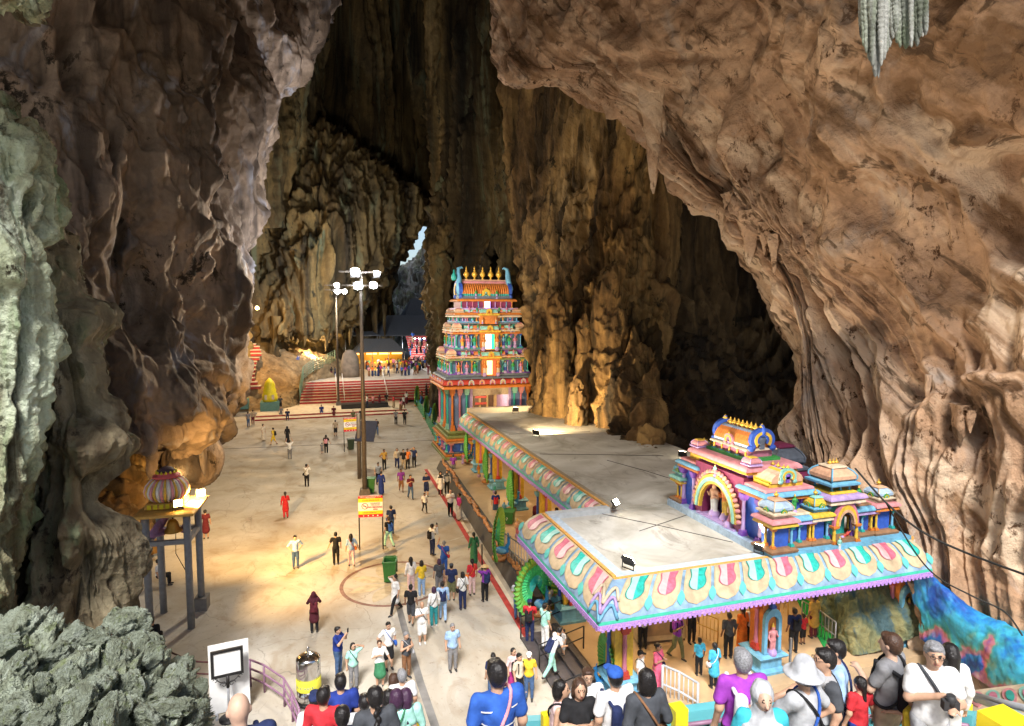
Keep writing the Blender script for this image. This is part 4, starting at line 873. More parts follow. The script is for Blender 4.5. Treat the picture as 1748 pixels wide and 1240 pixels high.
mb = MB(); mb.frustum_loop([(0, 4.842), (.05, 4.9), (0, 5.1)], .62, .62, (-.15, 0)); bs = mb.build("dome_base", mat("tower_base", (0.55, 0.3, 0.06), .6, var=.3, scale=9), tw)
for k in range(5):
    mb = MB(); mb.box(-.7 + k * .22, -.56 + k * .22, -.69, -.66, 4.9, 5.08); mb.build("lotus_tile", YEL, bs)
prof = [(.42, 5.1), (.6, 5.18), (.74, 5.35), (.78, 5.52), (.72, 5.72), (.58, 5.9), (.42, 6.0)]
cols = [mat("rib_pink", (0.72, 0.3, 0.33), .5), mat("rib_white", (0.75, 0.72, 0.66), .5), mat("rib_yellow", (0.72, 0.45, 0.06), .5), mat("rib_blue", (0.2, 0.4, 0.6), .5)]
dm = MB(); dm.lathe(prof, 24, c=(-.15, 0, 0)); dome_o = dm.build("dome", cols[1], tw)
for k in range(36):
    a = 2 * math.pi * k / 36; mb = MB(); mb.tube([(-.15 + (r + .01) * math.cos(a), (r + .01) * math.sin(a), z) for r, z in prof], [.03, .045, .055, .055, .05, .04, .03], 6); mb.build("rib", cols[[0, 2, 1][k % 3]], dome_o)
mb = MB(); mb.lathe([(.4, 6.0), (.5, 6.03), (.5, 6.1), (.36, 6.14), (.38, 6.2), (.3, 6.24)], 20, c=(-.15, 0, 0)); mb.build("neck_ring", mat("tower_red", (0.6, 0.1, 0.1), .5), tw)
for k in range(14):
    a = 2 * math.pi * k / 14; mb = MB(); mb.lathe([(.06, 0), (.04, .05), (.0, .12)], 5, c=(-.15 + .36 * math.cos(a), .36 * math.sin(a), 6.2)); mb.build("petal", YEL, tw)
mb = MB(); mb.lathe([(.3, 6.2), (.32, 6.3), (.2, 6.4), (.05, 6.45)], 12, c=(-.15, 0, 0)); mb.build("crown", mat("dark_lotus", (0.06, 0.03, 0.04), .7), tw)
mb = MB(); mb.lathe([(.36, 0), (.33, .06), (.24, .18), (.2, .38), (.14, .48), (.04, .52)], 18, c=(0, 0, 3.75)); mb.build("bell", mat("brass", (0.55, 0.3, 0.05), .35, .6), tw)
mb = MB(); mb.tube([(0, 0, 4.25), (0, 0, 4.7)], .03, 6); mb.build("bell_hanger", IRON, tw)
CLOTH_P = mat("violet_cloth", (0.3, 0.16, 0.28), .9, var=.25)
pr = [cone((-.7, -.3, 3.75), (-.45, -.2, 4.2), .16, .1), cone((-.6, .1, 3.8), (-.3, .2, 4.3), .15, .12), cone((.3, .3, 3.7), (.6, -.1, 4.2), .14, .1), ell((-.5, 0, 3.75), (.3, .4, .12))]
link_obj("cloth_bundle", sdf_mesh("cloth_bundle", pr, .05, [CLOTH_P], noise=(.02, 7, 1, 0)), tw)
mb = MB(); mb.box(-1.05, -.1, -.95, -.86, 4.93, 5.0); c = mb.build("banner_roll", CLOTH_P, tw); c.rotation_euler = (0, R(-14), R(10))
mb = MB(); mb.box(.5, 1.0, .55, 1.15, 0, .55); mb.build("plinth_box", mat("plinth_grey", (0.18, 0.17, 0.16), .9), tw)
mb = MB(); mb.tube([(.15, -.2, 3.75), (.2, -.5, 3.0), (.72, -.98, 2.3)], .015, 5); mb.build("bell_rope", IRON, tw)
SOD = mat("sodium_glow", (1, .7, .25), .4, emit=55, var=0, emit_col=(1, .62, .18))
for k, (x, y) in enumerate(((.42, -.75), (.95, .55))):
    e = empty("sodium_floodlight", tuple(tw.matrix_basis @ Vector((x, y, 4.84))), R(20), ["amber floodlight glowing on the front edge of the bell tower slab", "amber floodlight glowing on the back edge of the bell tower slab"][k], "floodlight")
    mb = MB(); mb.cbox((0, 0, .3), (.36, .16, .3), rx=R(-15)); mb.build("housing", IRON, e); mb = MB(); mb.cbox((0, -.095, .3), (.3, .02, .25), rx=R(-15)); mb.build("lens", SOD, e); mb = MB(); mb.box(-.2, .2, -.03, .03, 0, .14); mb.build("bracket", IRON, e)
    add_light("sodium_lamp", tuple(Vector(e.location) + Vector((.55, .15, .5))), 5600, (1, .58, .18), .15, e, 'SPOT', [(2, 33, 0), (4, 42, 0)][k], [140, 110][k], 1.0)
lw = at_d(300, 808, 37); e = empty("hollow_lamp", tuple(lw), label="amber lamp glowing in the hollow behind the bell tower dome", cat="lamp")
mb = MB(); mb.lathe([(.03, -.15), (.14, -.1), (.15, .05), (.05, .14)], 10); mb.build("bulb", SOD, e); add_light("hollow_light", tuple(lw + np.array([0, -.3, 0])), 150, (1, .66, .25), .15, e)

# ---- foreground rock slope with boulders
rock_patch("rock_slope", [
 [(-160, 1040, 14.5), (0, 1065, 14), (100, 1095, 14), (200, 1105, 14.5), (232, 1120, 15.5)],
 [(-160, 1095, 12.5), (0, 1105, 12.2), (110, 1118, 12.4), (230, 1130, 13), (285, 1150, 14.2)],
 [(-160, 1150, 11.2), (0, 1150, 11), (120, 1160, 11.2), (250, 1180, 11.8), (318, 1195, 13)],
 [(-160, 1230, 10.2), (0, 1230, 10), (130, 1235, 10.2), (270, 1240, 10.8), (345, 1250, 12)],
 [(-160, 1350, 9), (0, 1350, 8.8), (140, 1350, 9), (290, 1350, 9.6), (380, 1360, 10.6)]], 300, 230, STONE_GREY, amp=.4, size=.9, fine=.14, wrap='RT', wd=3, wpx=14, seed=14, sharp=.6)
rs = random.Random(11); BLD = []
def boulder_mesh(seed):
    bm = bmesh.new(); bmesh.ops.create_icosphere(bm, subdivisions=5, radius=1.0); V = np.array([v.co[:] for v in bm.verts]); r_ = np.random.RandomState(seed)
    pl = r_.normal(size=(13, 3)); pl /= np.linalg.norm(pl, axis=1)[:, None]; dd = r_.uniform(.42, .95, 13)
    for n_, d_ in zip(pl, dd):
        s_ = V @ n_ - d_; V -= np.where(s_ > 0, s_ * .92, 0)[:, None] * n_
    L_ = np.linalg.norm(V, axis=1)[:, None]; V += V / L_ * (.16 * fbm(V * 1.7 + seed * 3, 5, .6) + .16 * (ridge(V * 2.6 + seed, 4) - .5))[:, None]
    for v, c in zip(bm.verts, V): v.co = c
    me = bpy.data.meshes.new("boulder"); bm.to_mesh(me); bm.free(); me.materials.append(STONE_GREY)
    me.polygons.foreach_set("use_smooth", np.ones(len(me.polygons), bool)); return me
BLD = [boulder_mesh(k) for k in range(6)]
spots = [(22, 1085, 13.0, .62, "largest pale green boulder leaning on the mossy column"), (130, 1090, 12.8, .42, None), (205, 1078, 13.2, .5, None), (175, 1092, 12.5, .36, None), (245, 1100, 13.2, .4, None), (82, 1125, 11.8, .4, None), (150, 1130, 11.6, .34, None), (205, 1130, 12, .42, None), (255, 1128, 12.6, .36, None), (300, 1160, 12.6, .34, None), (318, 1188, 12.4, .3, None), (20, 1150, 11, .42, None), (60, 1180, 10.8, .34, None), (110, 1165, 11, .32, None), (165, 1172, 11, .46, None), (225, 1175, 11.4, .44, None), (275, 1185, 11.8, .4, None), (290, 1215, 11.2, .36, None), (30, 1210, 10.2, .36, None), (85, 1220, 10, .3, None), (140, 1212, 10.2, .34, None), (195, 1215, 10.4, .38, None), (245, 1222, 10.8, .36, None), (330, 1225, 11.6, .26, None), (5, 1108, 12, .34, None), (342, 1208, 12, .2, None), (312, 1135, 13.2, .2, None), (68, 1236, 9.8, .26, None), (180, 1240, 9.9, .28, None), (345, 1175, 12.8, .17, None)]
for k, (px, py, D, s, lb) in enumerate(spots):
    o = link_obj("boulder", BLD[k % 6], None, tuple(at_d(px, py, D)), (rs.uniform(0, 6), rs.uniform(0, 6), rs.uniform(0, 6)), (s * rs.uniform(.9, 1.35), s * rs.uniform(.8, 1.1), s * rs.uniform(.6, .9)))
    far_ = D > 12.3; big = s >= .38
    tag(o, lb or "%s greenish grey boulder %s" % ("large" if big else "small", "at the foot of the mossy column" if far_ and px < 240 else "at the edge of the slope by the white panel" if px >= 285 else "low on the rock slope below the stairs" if D < 10.6 else "in the middle of the rock slope"), "boulder", None if lb else "boulders piled on the foreground slope")
# =================================================================== TEMPLE
PAL = dict(teal=(.03, .42, .36), orange=(.72, .23, .04), pink=(.75, .3, .32), blue=(.04, .12, .55), sky=(.18, .48, .7), yellow=(.78, .5, .05), purple=(.24, .09, .5), green=(.04, .34, .07), cream=(.75, .6, .42), red=(.58, .06, .04), lilac=(.52, .36, .68), white=(.78, .77, .74), maroon=(.25, .03, .1), peach=(.78, .45, .28), mint=(.3, .66, .55), olive=(.25, .32, .12), brown=(.3, .16, .08), rose=(.62, .2, .3), paleblue=(.45, .6, .78), slate=(.16, .19, .24))
def PT(n): return mat("paint_" + n, tuple(x * .68 for x in PAL[n]), .55, var=.16, scale=7, grime=.55)
GOLD = mat("gilt", (.62, .36, .05), .35, .35, var=.15)
def kapota(hx, hy, z0, z1, over, c=(0, 0), n=5):
    """curved cornice profile overhanging a hx,hy block"""
    pr = [(0, z0)] + [(over * math.cos(t * math.pi / 2 / n), z0 + .12 * (z1 - z0) + (z1 - z0) * .88 * math.sin(t * math.pi / 2 / n)) for t in range(n + 1)]
    mb = MB(); mb.frustum_loop(pr, hx, hy, c); return mb
_kal = MB(); _kal.lathe([(.16, 0), (.2, .04), (.1, .1), (.1, .16), (.3, .28), (.36, .4), (.28, .52), (.1, .6), (.16, .66), (.06, .74), (.09, .82), (.03, .92), (.0, 1.0)], 10); KALASAM = _kal.mesh("finial", GOLD)
_SH = {}
def pillar_mesh(m1, m2, key):
    if key not in _SH:
        mb = MB(); mb.mi = 1; mb.box(-.62, .62, -.62, .62, 0, .06); mb.box(-.5, .5, -.5, .5, .06, .13); mb.mi = 0; mb.lathe([(.36, .13), (.4, .2), (.32, .25), (.32, .55), (.38, .6), (.3, .66), (.3, .8), (.42, .85)], 8)
        mb.mi = 1; mb.box(-.5, .5, -.5, .5, .85, .9); mb.box(-.7, .7, -.6, .6, .9, 1.0); _SH[key] = mb.mesh("pillar", [PT(m1), PT(m2)])
    return _SH[key]
def horseshoe(r, d, mo, mi_, key):
    """gable ornament: ring arch with curled feet and dark inner niche, facing -Y"""
    if key not in _SH:
        mb = MB(); n = 18
        def ringpart(ra, rb, y0, y1, m):
            mb.mi = m; a0, a1 = R(-40), R(220); vs = []
            for k in range(n + 1):
                a = a0 + (a1 - a0) * k / n
                for rr, y in ((ra, y0), (rb, y0), (rb, y1), (ra, y1)): vs.append((rr * math.cos(a), y, rr * math.sin(a) + .55))
            fs = []
            for k in range(n):
                for j in range(4): fs.append((k * 4 + j, k * 4 + (j + 1) % 4, (k + 1) * 4 + (j + 1) % 4, (k + 1) * 4 + j))
            fs += [(0, 1, 2, 3), (n * 4 + 3, n * 4 + 2, n * 4 + 1, n * 4)]; mb.add(vs, fs)
        ringpart(.7, 1.0, -.16, .16, 0); ringpart(.5, .72, -.22, .12, 2); ringpart(.34, .52, -.16, .1, 0)
        mb.mi = 1; mb.lathe([(.36, -.1), (.36, .1)], 14, c=(0, 0, 0)); k0 = len(mb.v) - 28
        for i in range(k0, len(mb.v)): x, y, z = mb.v[i]; mb.v[i] = (x, z, y + .55)
        mb.mi = 1; mb.box(-.2, .2, -.1, .1, -.2, .5)
        mb.mi = 0
        for s in (-1, 1): mb.lathe([(.05, -.18), (.26, -.14), (.26, .14), (.05, .18)], 10, c=(0, 0, 0)); k0 = len(mb.v) - 40; [mb.v.__setitem__(i, (mb.v[i][0] + s * .86, mb.v[i][2], mb.v[i][1] - .1)) for i in range(k0, len(mb.v))]
        mb.mi = 2; mb.lathe([(.14, 1.5), (.2, 1.62), (.1, 1.75), (0, 1.95)], 8)
        _SH[key] = mb.mesh("horseshoe_gable", [PT(mo), PT(mi_), PT('yellow')])
    return _SH[key]
def barrel_mesh(L, r, mats_, key, seg=10, rings=None):
    """ribbed barrel vault along X, flat bottom"""
    if key not in _SH:
        mb = MB(); n = rings or max(6, int(L / r * 4)); vs = []; fs = []
        prof = [(r * 1.06, 0), (r * 1.1, r * .25), (r * 1.0, r * .6), (r * .78, r * .95), (r * .45, r * 1.2), (r * .12, r * 1.32)]
        prof = [(-a, z) for a, z in prof] + [(a, z) for a, z in reversed(prof)]
        for k in range(2 * n + 1):
            x = -L / 2 + L * k / (2 * n); s = 1.0 if k % 2 else .93
            for a, z in prof: vs.append((x, a * s, z * s))
        q = len(prof)
        for k in range(2 * n):
            for j in range(q - 1): fs.append((k * q + j, (k + 1) * q + j, (k + 1) * q + j + 1, k * q + j + 1))
        fs.append(tuple(range(q))); fs.append(tuple(range(2 * n * q + q - 1, 2 * n * q - 1, -1)))
        k0 = len(mb.f); mb.add(vs, fs)
        for i, f in enumerate(fs[:-2]): mb.m[k0 + i] = [1, 0, 0, 0, 1, 2, 1, 0, 0, 0, 1][i % (q - 1)]
        _SH[key] = mb.mesh("barrel_roof", [PT(m) for m in mats_])
    return _SH[key]
def sqdome_mesh(mats_, key):
    if key not in _SH:
        mb = MB(); mb.mi = 0; mb.frustum_loop([(.1, 0), (.16, .06), (.16, .14), (.02, .2)], .5, .5); mb.mi = 1; mb.frustum_loop([(.0, .2), (.1, .3), (.1, .45), (.0, .62), (-.16, .76)], .46, .46)
        mb.mi = 2; mb.frustum_loop([(-.12, .76), (-.1, .8), (-.16, .86), (-.3, .9)], .46, .46); mb.mi = 0
        for a in (-1, 1):
            for b in (-1, 1): mb.tube([(a * .5, b * .5, .2), (a * .57, b * .57, .32), (a * .57, b * .57, .46), (a * .47, b * .47, .64), (a * .32, b * .32, .78)], .035, 5)
        _SH[key] = mb.mesh("square_dome", [PT(m) for m in mats_])
    return _SH[key]
def figure_mesh(skin, cloth, crown, key, arm=0):
    """standing sculpted figure, 1 m tall, facing -Y"""
    if key not in _SH:
        pr = [cone((-.055, 0, .04), (-.05, 0, .46), .045, .065, 1), cone((.055, 0, .04), (.05, 0, .46), .045, .065, 1), ell((0, 0, .48), (.11, .085, .09), 1), cone((0, 0, .5), (0, 0, .7), .085, .105, 0), cone((-.1, 0, .72), (.1, 0, .72), .055, .055, 0), cone((0, 0, .74), (0, 0, .82), .035, .035, 0), ell((0, -.01, .86), (.058, .062, .075), 0), cone((0, 0, .92), (0, 0, 1.03), .055, .02, 2), cone((-.14, 0, .72), (-.17, -.02, .56), .035, .03, 0), cone((-.17, -.02, .56), (-.15, -.1, .66 if arm else .46), .03, .025, 0), cone((.14, 0, .72), (.17, -.02, .56), .035, .03, 0), cone((.17, -.02, .56), (.12, -.12, .62), .03, .025, 0), ell((-.06, -.05, .02), (.035, .08, .025), 0), ell((.06, -.05, .02), (.035, .08, .025), 0), cone((0, .02, .0), (0, .02, .02), .16, .16, 3)]
        _SH[key] = sdf_mesh("figure", pr, .02, [PT(skin), PT(cloth), GOLD, PT('lilac')])
    return _SH[key]

# ------------------------------------------------------------------ hall with its L-shaped roof
GX, GY, GZ, EZ = 8.4, 16.45, 4.62, 3.78
hall = empty("temple_hall", (GX, GY, 0), label="open temple hall with painted lotus petal eaves and flat concrete roof", cat="temple")
HO = Vector((GX, GY, 0))
TAN = mat("hall_tile", (.42, .3, .18), .45, var=.12, scale=1.5)
ROOFC = bpy.data.materials.new("roof_concrete"); ROOFC.use_nodes = True
def _roof():
    nt = ROOFC.node_tree; b = nt.nodes["Principled BSDF"]; tc = N(nt, "ShaderNodeTexCoord").outputs["Object"]
    c = ramp(nt, noise_n(nt, tc, .28, 7, .62, None, 1.0), [(.3, (.25, .235, .19)), (.45, (.42, .4, .35)), (.6, (.56, .545, .5)), (.75, (.64, .63, .59))])
    c = mixc(nt, rng(nt, noise_n(nt, tc, .9, 7, .7, (1, .5, 1), 1.2), .55, .68, 0, .6), c, (.17, .15, .12)); nt.links.new(c, b.inputs["Base Color"]); b.inputs["Roughness"].default_value = .8
_roof()
def hbox(name, x0, x1, y0, y1, z0, z1, m, par=hall): mb = MB(); mb.box(x0 - GX, x1 - GX, y0 - GY, y1 - GY, z0, z1); return mb.build(name, m, par)
hbox("floor_slab", 8.75, 26, 15.9, 23.2, 0, .5, TAN); hbox("floor_slab", 9.2, 22, 23.2, 49, 0, .498, TAN)
rf = hbox("roof_slab", GX, 20.3, GY, 22.75, 4.3, 4.5, ROOFC); hbox("roof_slab", 11.2, 20.5, 22.752, 47.6, 4.303, 4.52, ROOFC)
LEDGE = mat("ledge_bluegrey", (.42, .5, .58), .7, var=.15); OCH = mat("gutter_ochre", (.62, .32, .08), .6, var=.3, scale=14)
hbox("gutter", GX - .02, 20.2, GY - .02, GY + .1, 4.5, 4.64, OCH); hbox("gutter", GX - .02, GX + .1, GY + .1, 22.75, 4.5, 4.677, OCH)
hbox("ledge", GX + .1, 20.25, GY + .1, GY + .5, 4.5, 4.6, LEDGE); hbox("ledge", GX + .1, GX + .5, GY + .5, 22.4, 4.5, 4.598, LEDGE)
hbox("ledge", GX + .1, 11.2, 22.4, 22.75, 4.5, 4.72, mat("ledge_grey", (.4, .42, .43), .7)); hbox("gutter", 11.18, 11.3, 22.76, 47.6, 4.52, 4.7, OCH); hbox("ledge", 11.3, 11.65, 22.76, 47.6, 4.52, 4.6, mat("ledge_brown", (.3, .25, .18), .8))
hbox("ledge", 11.3, 19, 47.6, 48.1, 4.3, 4.95, CREAM)
BLK = mat("joint_black", (.03, .028, .025), .9, var=0)
for a, b in (((11.3, 20.2), (17.5, 22.7)), ((10.6, 22.7), (13.9, 18.2)), ((12, 33), (18.5, 30.5)), ((15, 30.5), (16.6, 25)), ((12, 39), (17.5, 38.2))):
    mb = MB(); z = 4.526 if a[1] > 22.8 else 4.506; mb.tube([(a[0] - GX, a[1] - GY, z), ((a[0] + b[0]) / 2 - GX + .1, (a[1] + b[1]) / 2 - GY, z + .004), (b[0] - GX, b[1] - GY, z)], .014, 4); mb.build("roof_cable", BLK, hall)
# eaves
def eave_pt(kind, s, t, off=0.0):
    w = {'F': .98, 'L': .98, 'W': .62}[kind]; th = R(8) + t * R(74); o = w * (math.sin(th) - math.sin(R(8))) / (math.sin(R(82)) - math.sin(R(8))); z = GZ - (GZ - EZ) * (math.cos(R(8)) - math.cos(th)) / (math.cos(R(8)) - math.cos(R(82)))
    o += off * math.sin(R(90) - th * .6) * .6; z += off
    if kind == 'F': x0 = GX - o; return (x0 + (19.95 - x0) * s - GX, -o, z)
    if kind == 'L': y0 = GY - o; return (-o, y0 + (22.9 - y0) * s - GY, z)
    return (11.18 - o - GX, 23.0 + 24.6 * s - GY, z)
def eave_sheet(name, kind, s0, s1, t0, t1, ns, ntt, off, m, par):
    V = [eave_pt(kind, s0 + (s1 - s0) * i / ns, t0 + (t1 - t0) * j / ntt, off) for j in range(ntt + 1) for i in range(ns + 1)]
    mb = MB(); q = ns + 1; mb.add(V, [(j * q + i, j * q + i + 1, (j + 1) * q + i + 1, (j + 1) * q + i) for j in range(ntt) for i in range(ns)], True); return mb.build(name, m, par)
PANM = [mat("panel_cream", (.5, .38, .24), .6, var=.2, scale=3, grime=.5), mat("panel_rim", (.4, .33, .2), .5)]
HEART = {0: [mat("petal_pink_pale", (.58, .36, .36), .5), mat("petal_pink", (.52, .12, .18), .55, var=.3, scale=9, grime=.4), mat("petal_line", (.4, .1, .14), .5)], 1: [mat("petal_mint_pale", (.3, .52, .46), .5), mat("petal_teal", (.02, .36, .3), .5, var=.3, scale=9), mat("petal_line_green", (.02, .22, .18), .5)]}
BLUEP = mat("eave_blue", (.22, .34, .48), .6, var=.35, scale=2.2, grime=.6); EDGEG = mat("eave_green", (.05, .42, .28), .5)
def shape_rows(kind, sc, hw, t0, t1, fn, off, cols, n=12):
    V = []
    for j in range(n + 1):
        t = t0 + (t1 - t0) * j / n; h = hw * fn(j / n)
        for c in cols: V.append(eave_pt(kind, sc + h * c, t, off))
    return V, n, len(cols)
def add_rows(mb, V, n, q, mis):
    k = len(mb.f); mb.add(V, [(j * q + i, j * q + i + 1, (j + 1) * q + i + 1, (j + 1) * q + i) for j in range(n) for i in range(q - 1)], True)
    for j in range(n):
        for i in range(q - 1): mb.m[k + j * (q - 1) + i] = mis[i]
U = lambda x: math.sqrt(max(0.0, 1 - max(0.0, (x - .5) / .5) ** 2.4)) * (1 if x > .0 else 1)
def Wv(x): return math.sqrt(max(0.0, 1 - max(0.0, (x - .62) / .38) ** 3)) * (.9 + .1 * math.cos(x * 9))
def eave(kind, npan, s_first, sub):
    sh = eave_sheet("eave", kind, 0, 1, 0, 1, 60, 10, 0, BLUEP, hall)
    eave_sheet("eave_edge", kind, 0, 1, .93, 1, 60, 2, .012, EDGEG, hall); ds = (1 - s_first) / npan
    for k in range(npan):
        sc = s_first + ds * (k + .5); mb = MB()
        V, n, q = shape_rows(kind, sc, ds * .45, .02, .88, U, .03, (-1, -.88, -.4, 0, .4, .88, 1)); add_rows(mb, V, n, q, (1, 0, 0, 0, 0, 1)); p = mb.build("petal_panel", PANM, hall)
        mb = MB(); V, n, q = shape_rows(kind, sc, ds * .3, .06, .6, Wv, .06, (-1, -.85, 0, .5, .85, 1)); add_rows(mb, V, n, q, (2, 0, 1, 1, 2)); mb.build("petal_heart", HEART[(k + sub) % 2], p)
        mb = MB(); V, n, q = shape_rows(kind, sc + ds * .5, ds * .12, .55, .86, lambda x: math.sin(math.pi * min(1, x + .02)) + .02, .05, (-1, 0, 1), 6); add_rows(mb, V, n, q, (0, 0)); mb.build("bud", mat("bud_teal", (.1, .45, .4), .5), p)
eave('F', 11, .035, 1); eave('L', 5, .0, 0); eave('W', 20, .0, 0)
# corner scroll where the two eaves meet
mb = MB()
for s in (-1, 1):
    for rr, tt in ((.36, .3), (.26, .5), (.17, .66)):
        mb.mi = {.36: 0, .26: 1, .17: 2}[rr]; pts = []
        for k in range(11):
            a = R(-20 + 20 * k); t = tt + .28 - .3 * math.sin(R(18 * k)); sx = .035 * (k / 10) * (1.5 - rr)
            pts.append(eave_pt('F' if s > 0 else 'L', .0 + sx * (1 if s > 0 else 2.0), min(.95, max(.05, t)), .06))
        mb.tube(pts, .05, 6)
mb.build("corner_scroll", [PT('cream'), PT('lilac'), PT('sky')], hall)
FRG = mat("fringe_purple", (.42, .24, .62), .6, var=.4, scale=22)
def fringe(kind):
    n = 150 if kind != 'L' else 80; mb = MB()
    for k in range(n):
        a, b = eave_pt(kind, k / n, 1), eave_pt(kind, (k + 1) / n, 1); d = .06 if k % 2 else .0
        d3 = (0, -.03, 0) if kind == 'F' else (-.03, 0, 0)
        mb.add([a, b, (b[0], b[1], b[2] - .13 - d), (a[0], a[1], a[2] - .13 - d), tuple(x + y for x, y in zip(a, d3)), tuple(x + y for x, y in zip(b, d3)), (b[0] + d3[0], b[1] + d3[1], b[2] - .13 - d), (a[0] + d3[0], a[1] + d3[1], a[2] - .13 - d)], [(4, 5, 6, 7), (0, 1, 5, 4), (3, 2, 6, 7), (0, 1, 2, 3), (0, 4, 7, 3), (1, 5, 6, 2)])
    tag(mb.build("fringe", FRG, hall), kind="stuff")
for k in 'FLW': fringe(k)
# closing soffits under the eaves
SOFF = mat("soffit", (.55, .45, .3), .7)
hbox("soffit", 7.5, 19.95, 15.5, 16.5, 3.7, 3.74, SOFF); hbox("soffit", 7.5, 8.5, 16.5, 22.85, 3.7, 3.738, SOFF); hbox("soffit", 10.6, 11.3, 23, 47.5, 3.7, 3.736, SOFF)
# columns
def column(x, y, key, niche=True, h=3.25, label=None):
    c = link_obj("column", None, hall, (x - GX, y - GY, .5)); c.empty_display_size = .2
    mb = MB(); mb.frustum_loop([(.12, 0), (.14, .1), (.04, .14), (.0, .18), (0, .48), (.12, .55), (.16, .62), (.06, .7)], .42, .42); mb.build("base", PT('sky'), c)
    mb = MB(); mb.box(-.32, .32, -.32, .32, .7, h - .6); mb.build("shaft", PT('orange') if niche else PT('yellow'), c)
    mb = MB()
    for k in range(5): mb.frustum_loop([(0, h - .62 + k * .12), (.1 + .05 * (k % 2) + .04 * k, h - .58 + k * .12), (.1 + .05 * (k % 2) + .04 * k, h - .53 + k * .12), (0, h - .5 + k * .12)], .32, .32)
    mb.build("capital", mat("capital_gold", (.68, .36, .03), .45, var=.2, scale=12), c)
    if niche:
        mb = MB(); n = 10
        outer = [(-.34, .72), (.34, .72), (.34, 1.85)] + [(.34 * math.cos(a), 1.85 + .42 * math.sin(a)) for a in [math.pi * k / n for k in range(1, n)]] + [(-.34, 1.85)]
        inner = [(-.22, .74), (.22, .74), (.22, 1.75)] + [(.22 * math.cos(a), 1.75 + .25 * math.sin(a)) for a in [math.pi * k / n for k in range(1, n)]] + [(-.22, 1.75)]
        q = len(outer); mb.add([(x_, -.46, z_) for x_, z_ in outer] + [(x_, -.46, z_) for x_, z_ in inner] + [(x_, -.325, z_) for x_, z_ in outer] + [(x_, -.325, z_) for x_, z_ in inner], [(i, (i + 1) % q, (i + 1) % q + q, i + q) for i in range(q)] + [(i, i + 2 * q, (i + 1) % q + 2 * q, (i + 1) % q) for i in range(q)] + [(i + q, (i + 1) % q + q, (i + 1) % q + 3 * q, i + 3 * q) for i in range(q)])
        nb = mb.build("niche_frame", PT('sky'), c); mb = MB(); mb.lathe([(.06, 2.25), (.14, 2.32), (.06, 2.42), (.0, 2.55)], 8, c=(0, -.4, 0)); mb.build("crest", PT('blue'), nb)
        link_obj("statue", figure_mesh('pink', 'pink', 'pink', 'fig_pink'), c, (0, -.44, .72), None, 1.02)
        for s in (-1, 1): link_obj("side_pilaster", pillar_mesh('rose', 'red', 'pil_rose'), c, (s * .36, -.05, .75), None, (.17, .25, 1.7))
    else:
        for k, (dx, dy) in enumerate(((-.36, 0), (0, -.36))): link_obj("side_pilaster", pillar_mesh(('blue', 'rose')[k], ('sky', 'red')[k], 'pil_b%d' % k), c, (dx, dy, .72), None, (.22, .22, 1.7))
    return c
column(14.35, 17.0, 'a'); column(8.95, 17.15, 'b', False); column(9.3, 22.2, 'c', False); column(20.3, 17.0, 'd')
for k, y in enumerate((26.5, 31.2, 35.9, 40.6, 45.3)):
    column(11.6, y, 'w%d' % k, False)
# warm lamps under the roof
TUBE = mat("tube_glow", (1, .8, .5), .4, emit=14, var=0, emit_col=(1, .72, .38))
for k, (x, y, pw) in enumerate(((10.5, 18.5, 150), (14.5, 20.0, 200), (18, 19, 150), (13, 28, 150), (13, 35, 150), (13, 42, 150), (10.4, 21.2, 90))):
    mb = MB(); mb.box(-.6, .6, -.06, .06, -.04, 0); e = mb.build("ceiling_tube", TUBE, hall, loc=(x - GX, y - GY, 4.29)); add_light("ceiling_light", (x, y, 4.1), pw, (1, .68, .34), .25)
# back of the hall, sanctum counter, rails, carpet
DK = mat("sanctum_wall", (.13, .1, .055), .8, var=.5, scale=1.2)
hbox("sanctum_wall", 13, 22.5, 23.0, 23.4, .5, 4.3, DK); hbox("sanctum_wall", 16.5, 17, 23.4, 47, .5, 4.3, mat("hall_wall", (.5, .38, .22), .7, var=.2))
ip = rock_patch("painted_rock_wall", [[tuple(at_d(1380, 930, 25)), tuple(at_d(1440, 940, 24)), tuple(at_d(1500, 945, 23.5)), tuple(at_d(1590, 930, 23.5))], [tuple(at_d(1400, 1030, 24.5)), tuple(at_d(1445, 1030, 23)), tuple(at_d(1500, 1030, 22.8)), tuple(at_d(1580, 1020, 22.8))], [tuple(at_d(1410, 1115, 24)), tuple(at_d(1450, 1118, 22.2)), tuple(at_d(1500, 1112, 22.0)), tuple(at_d(1572, 1085, 22.4))]], 90, 70, rock_mat("painted_rock_green", [(.3, (.03, .045, .03)), (.5, (.1, .12, .07)), (.62, (.2, .18, .08)), (.75, (.32, .28, .12))], sc=.5, blotch=(.05, .09, .1), fine=3), amp=.25, size=1.2, fine=.05, world=True, seed=31, sharp=.2)
cp = tuple(at_z(1425, 1110, .5)); mb = MB(); a, b, c, d = [Vector(at_z(x, y, .5)) for x, y in ((1410, 1113), (1478, 1105), (1425, 1050), (1352, 1012))]
mb.add([(v.x - a.x, v.y - a.y, 0.006) for v in (a, b, c, d)] + [(v.x - a.x, v.y - a.y, 0.03) for v in (a, b, c, d)], [(4, 5, 6, 7), (0, 1, 5, 4), (1, 2, 6, 5), (2, 3, 7, 6), (3, 0, 4, 7)])
o = mb.build("green_carpet", mat("carpet_green", (.01, .24, .05), .95, var=.1)); o.location = (a.x, a.y, .5); tag(o, "bright green carpet runner on the temple floor", "carpet")
BRASS = mat("brass_rail", (.5, .34, .12), .35, .5)
railing("brass_barrier", [gz(1120, 1050, .5), gz(1175, 1078, .5), gz(1225, 1100, .5)], .95, BRASS, "gold coloured queue railing behind the women in blue", 2, r=.025, nb=8)
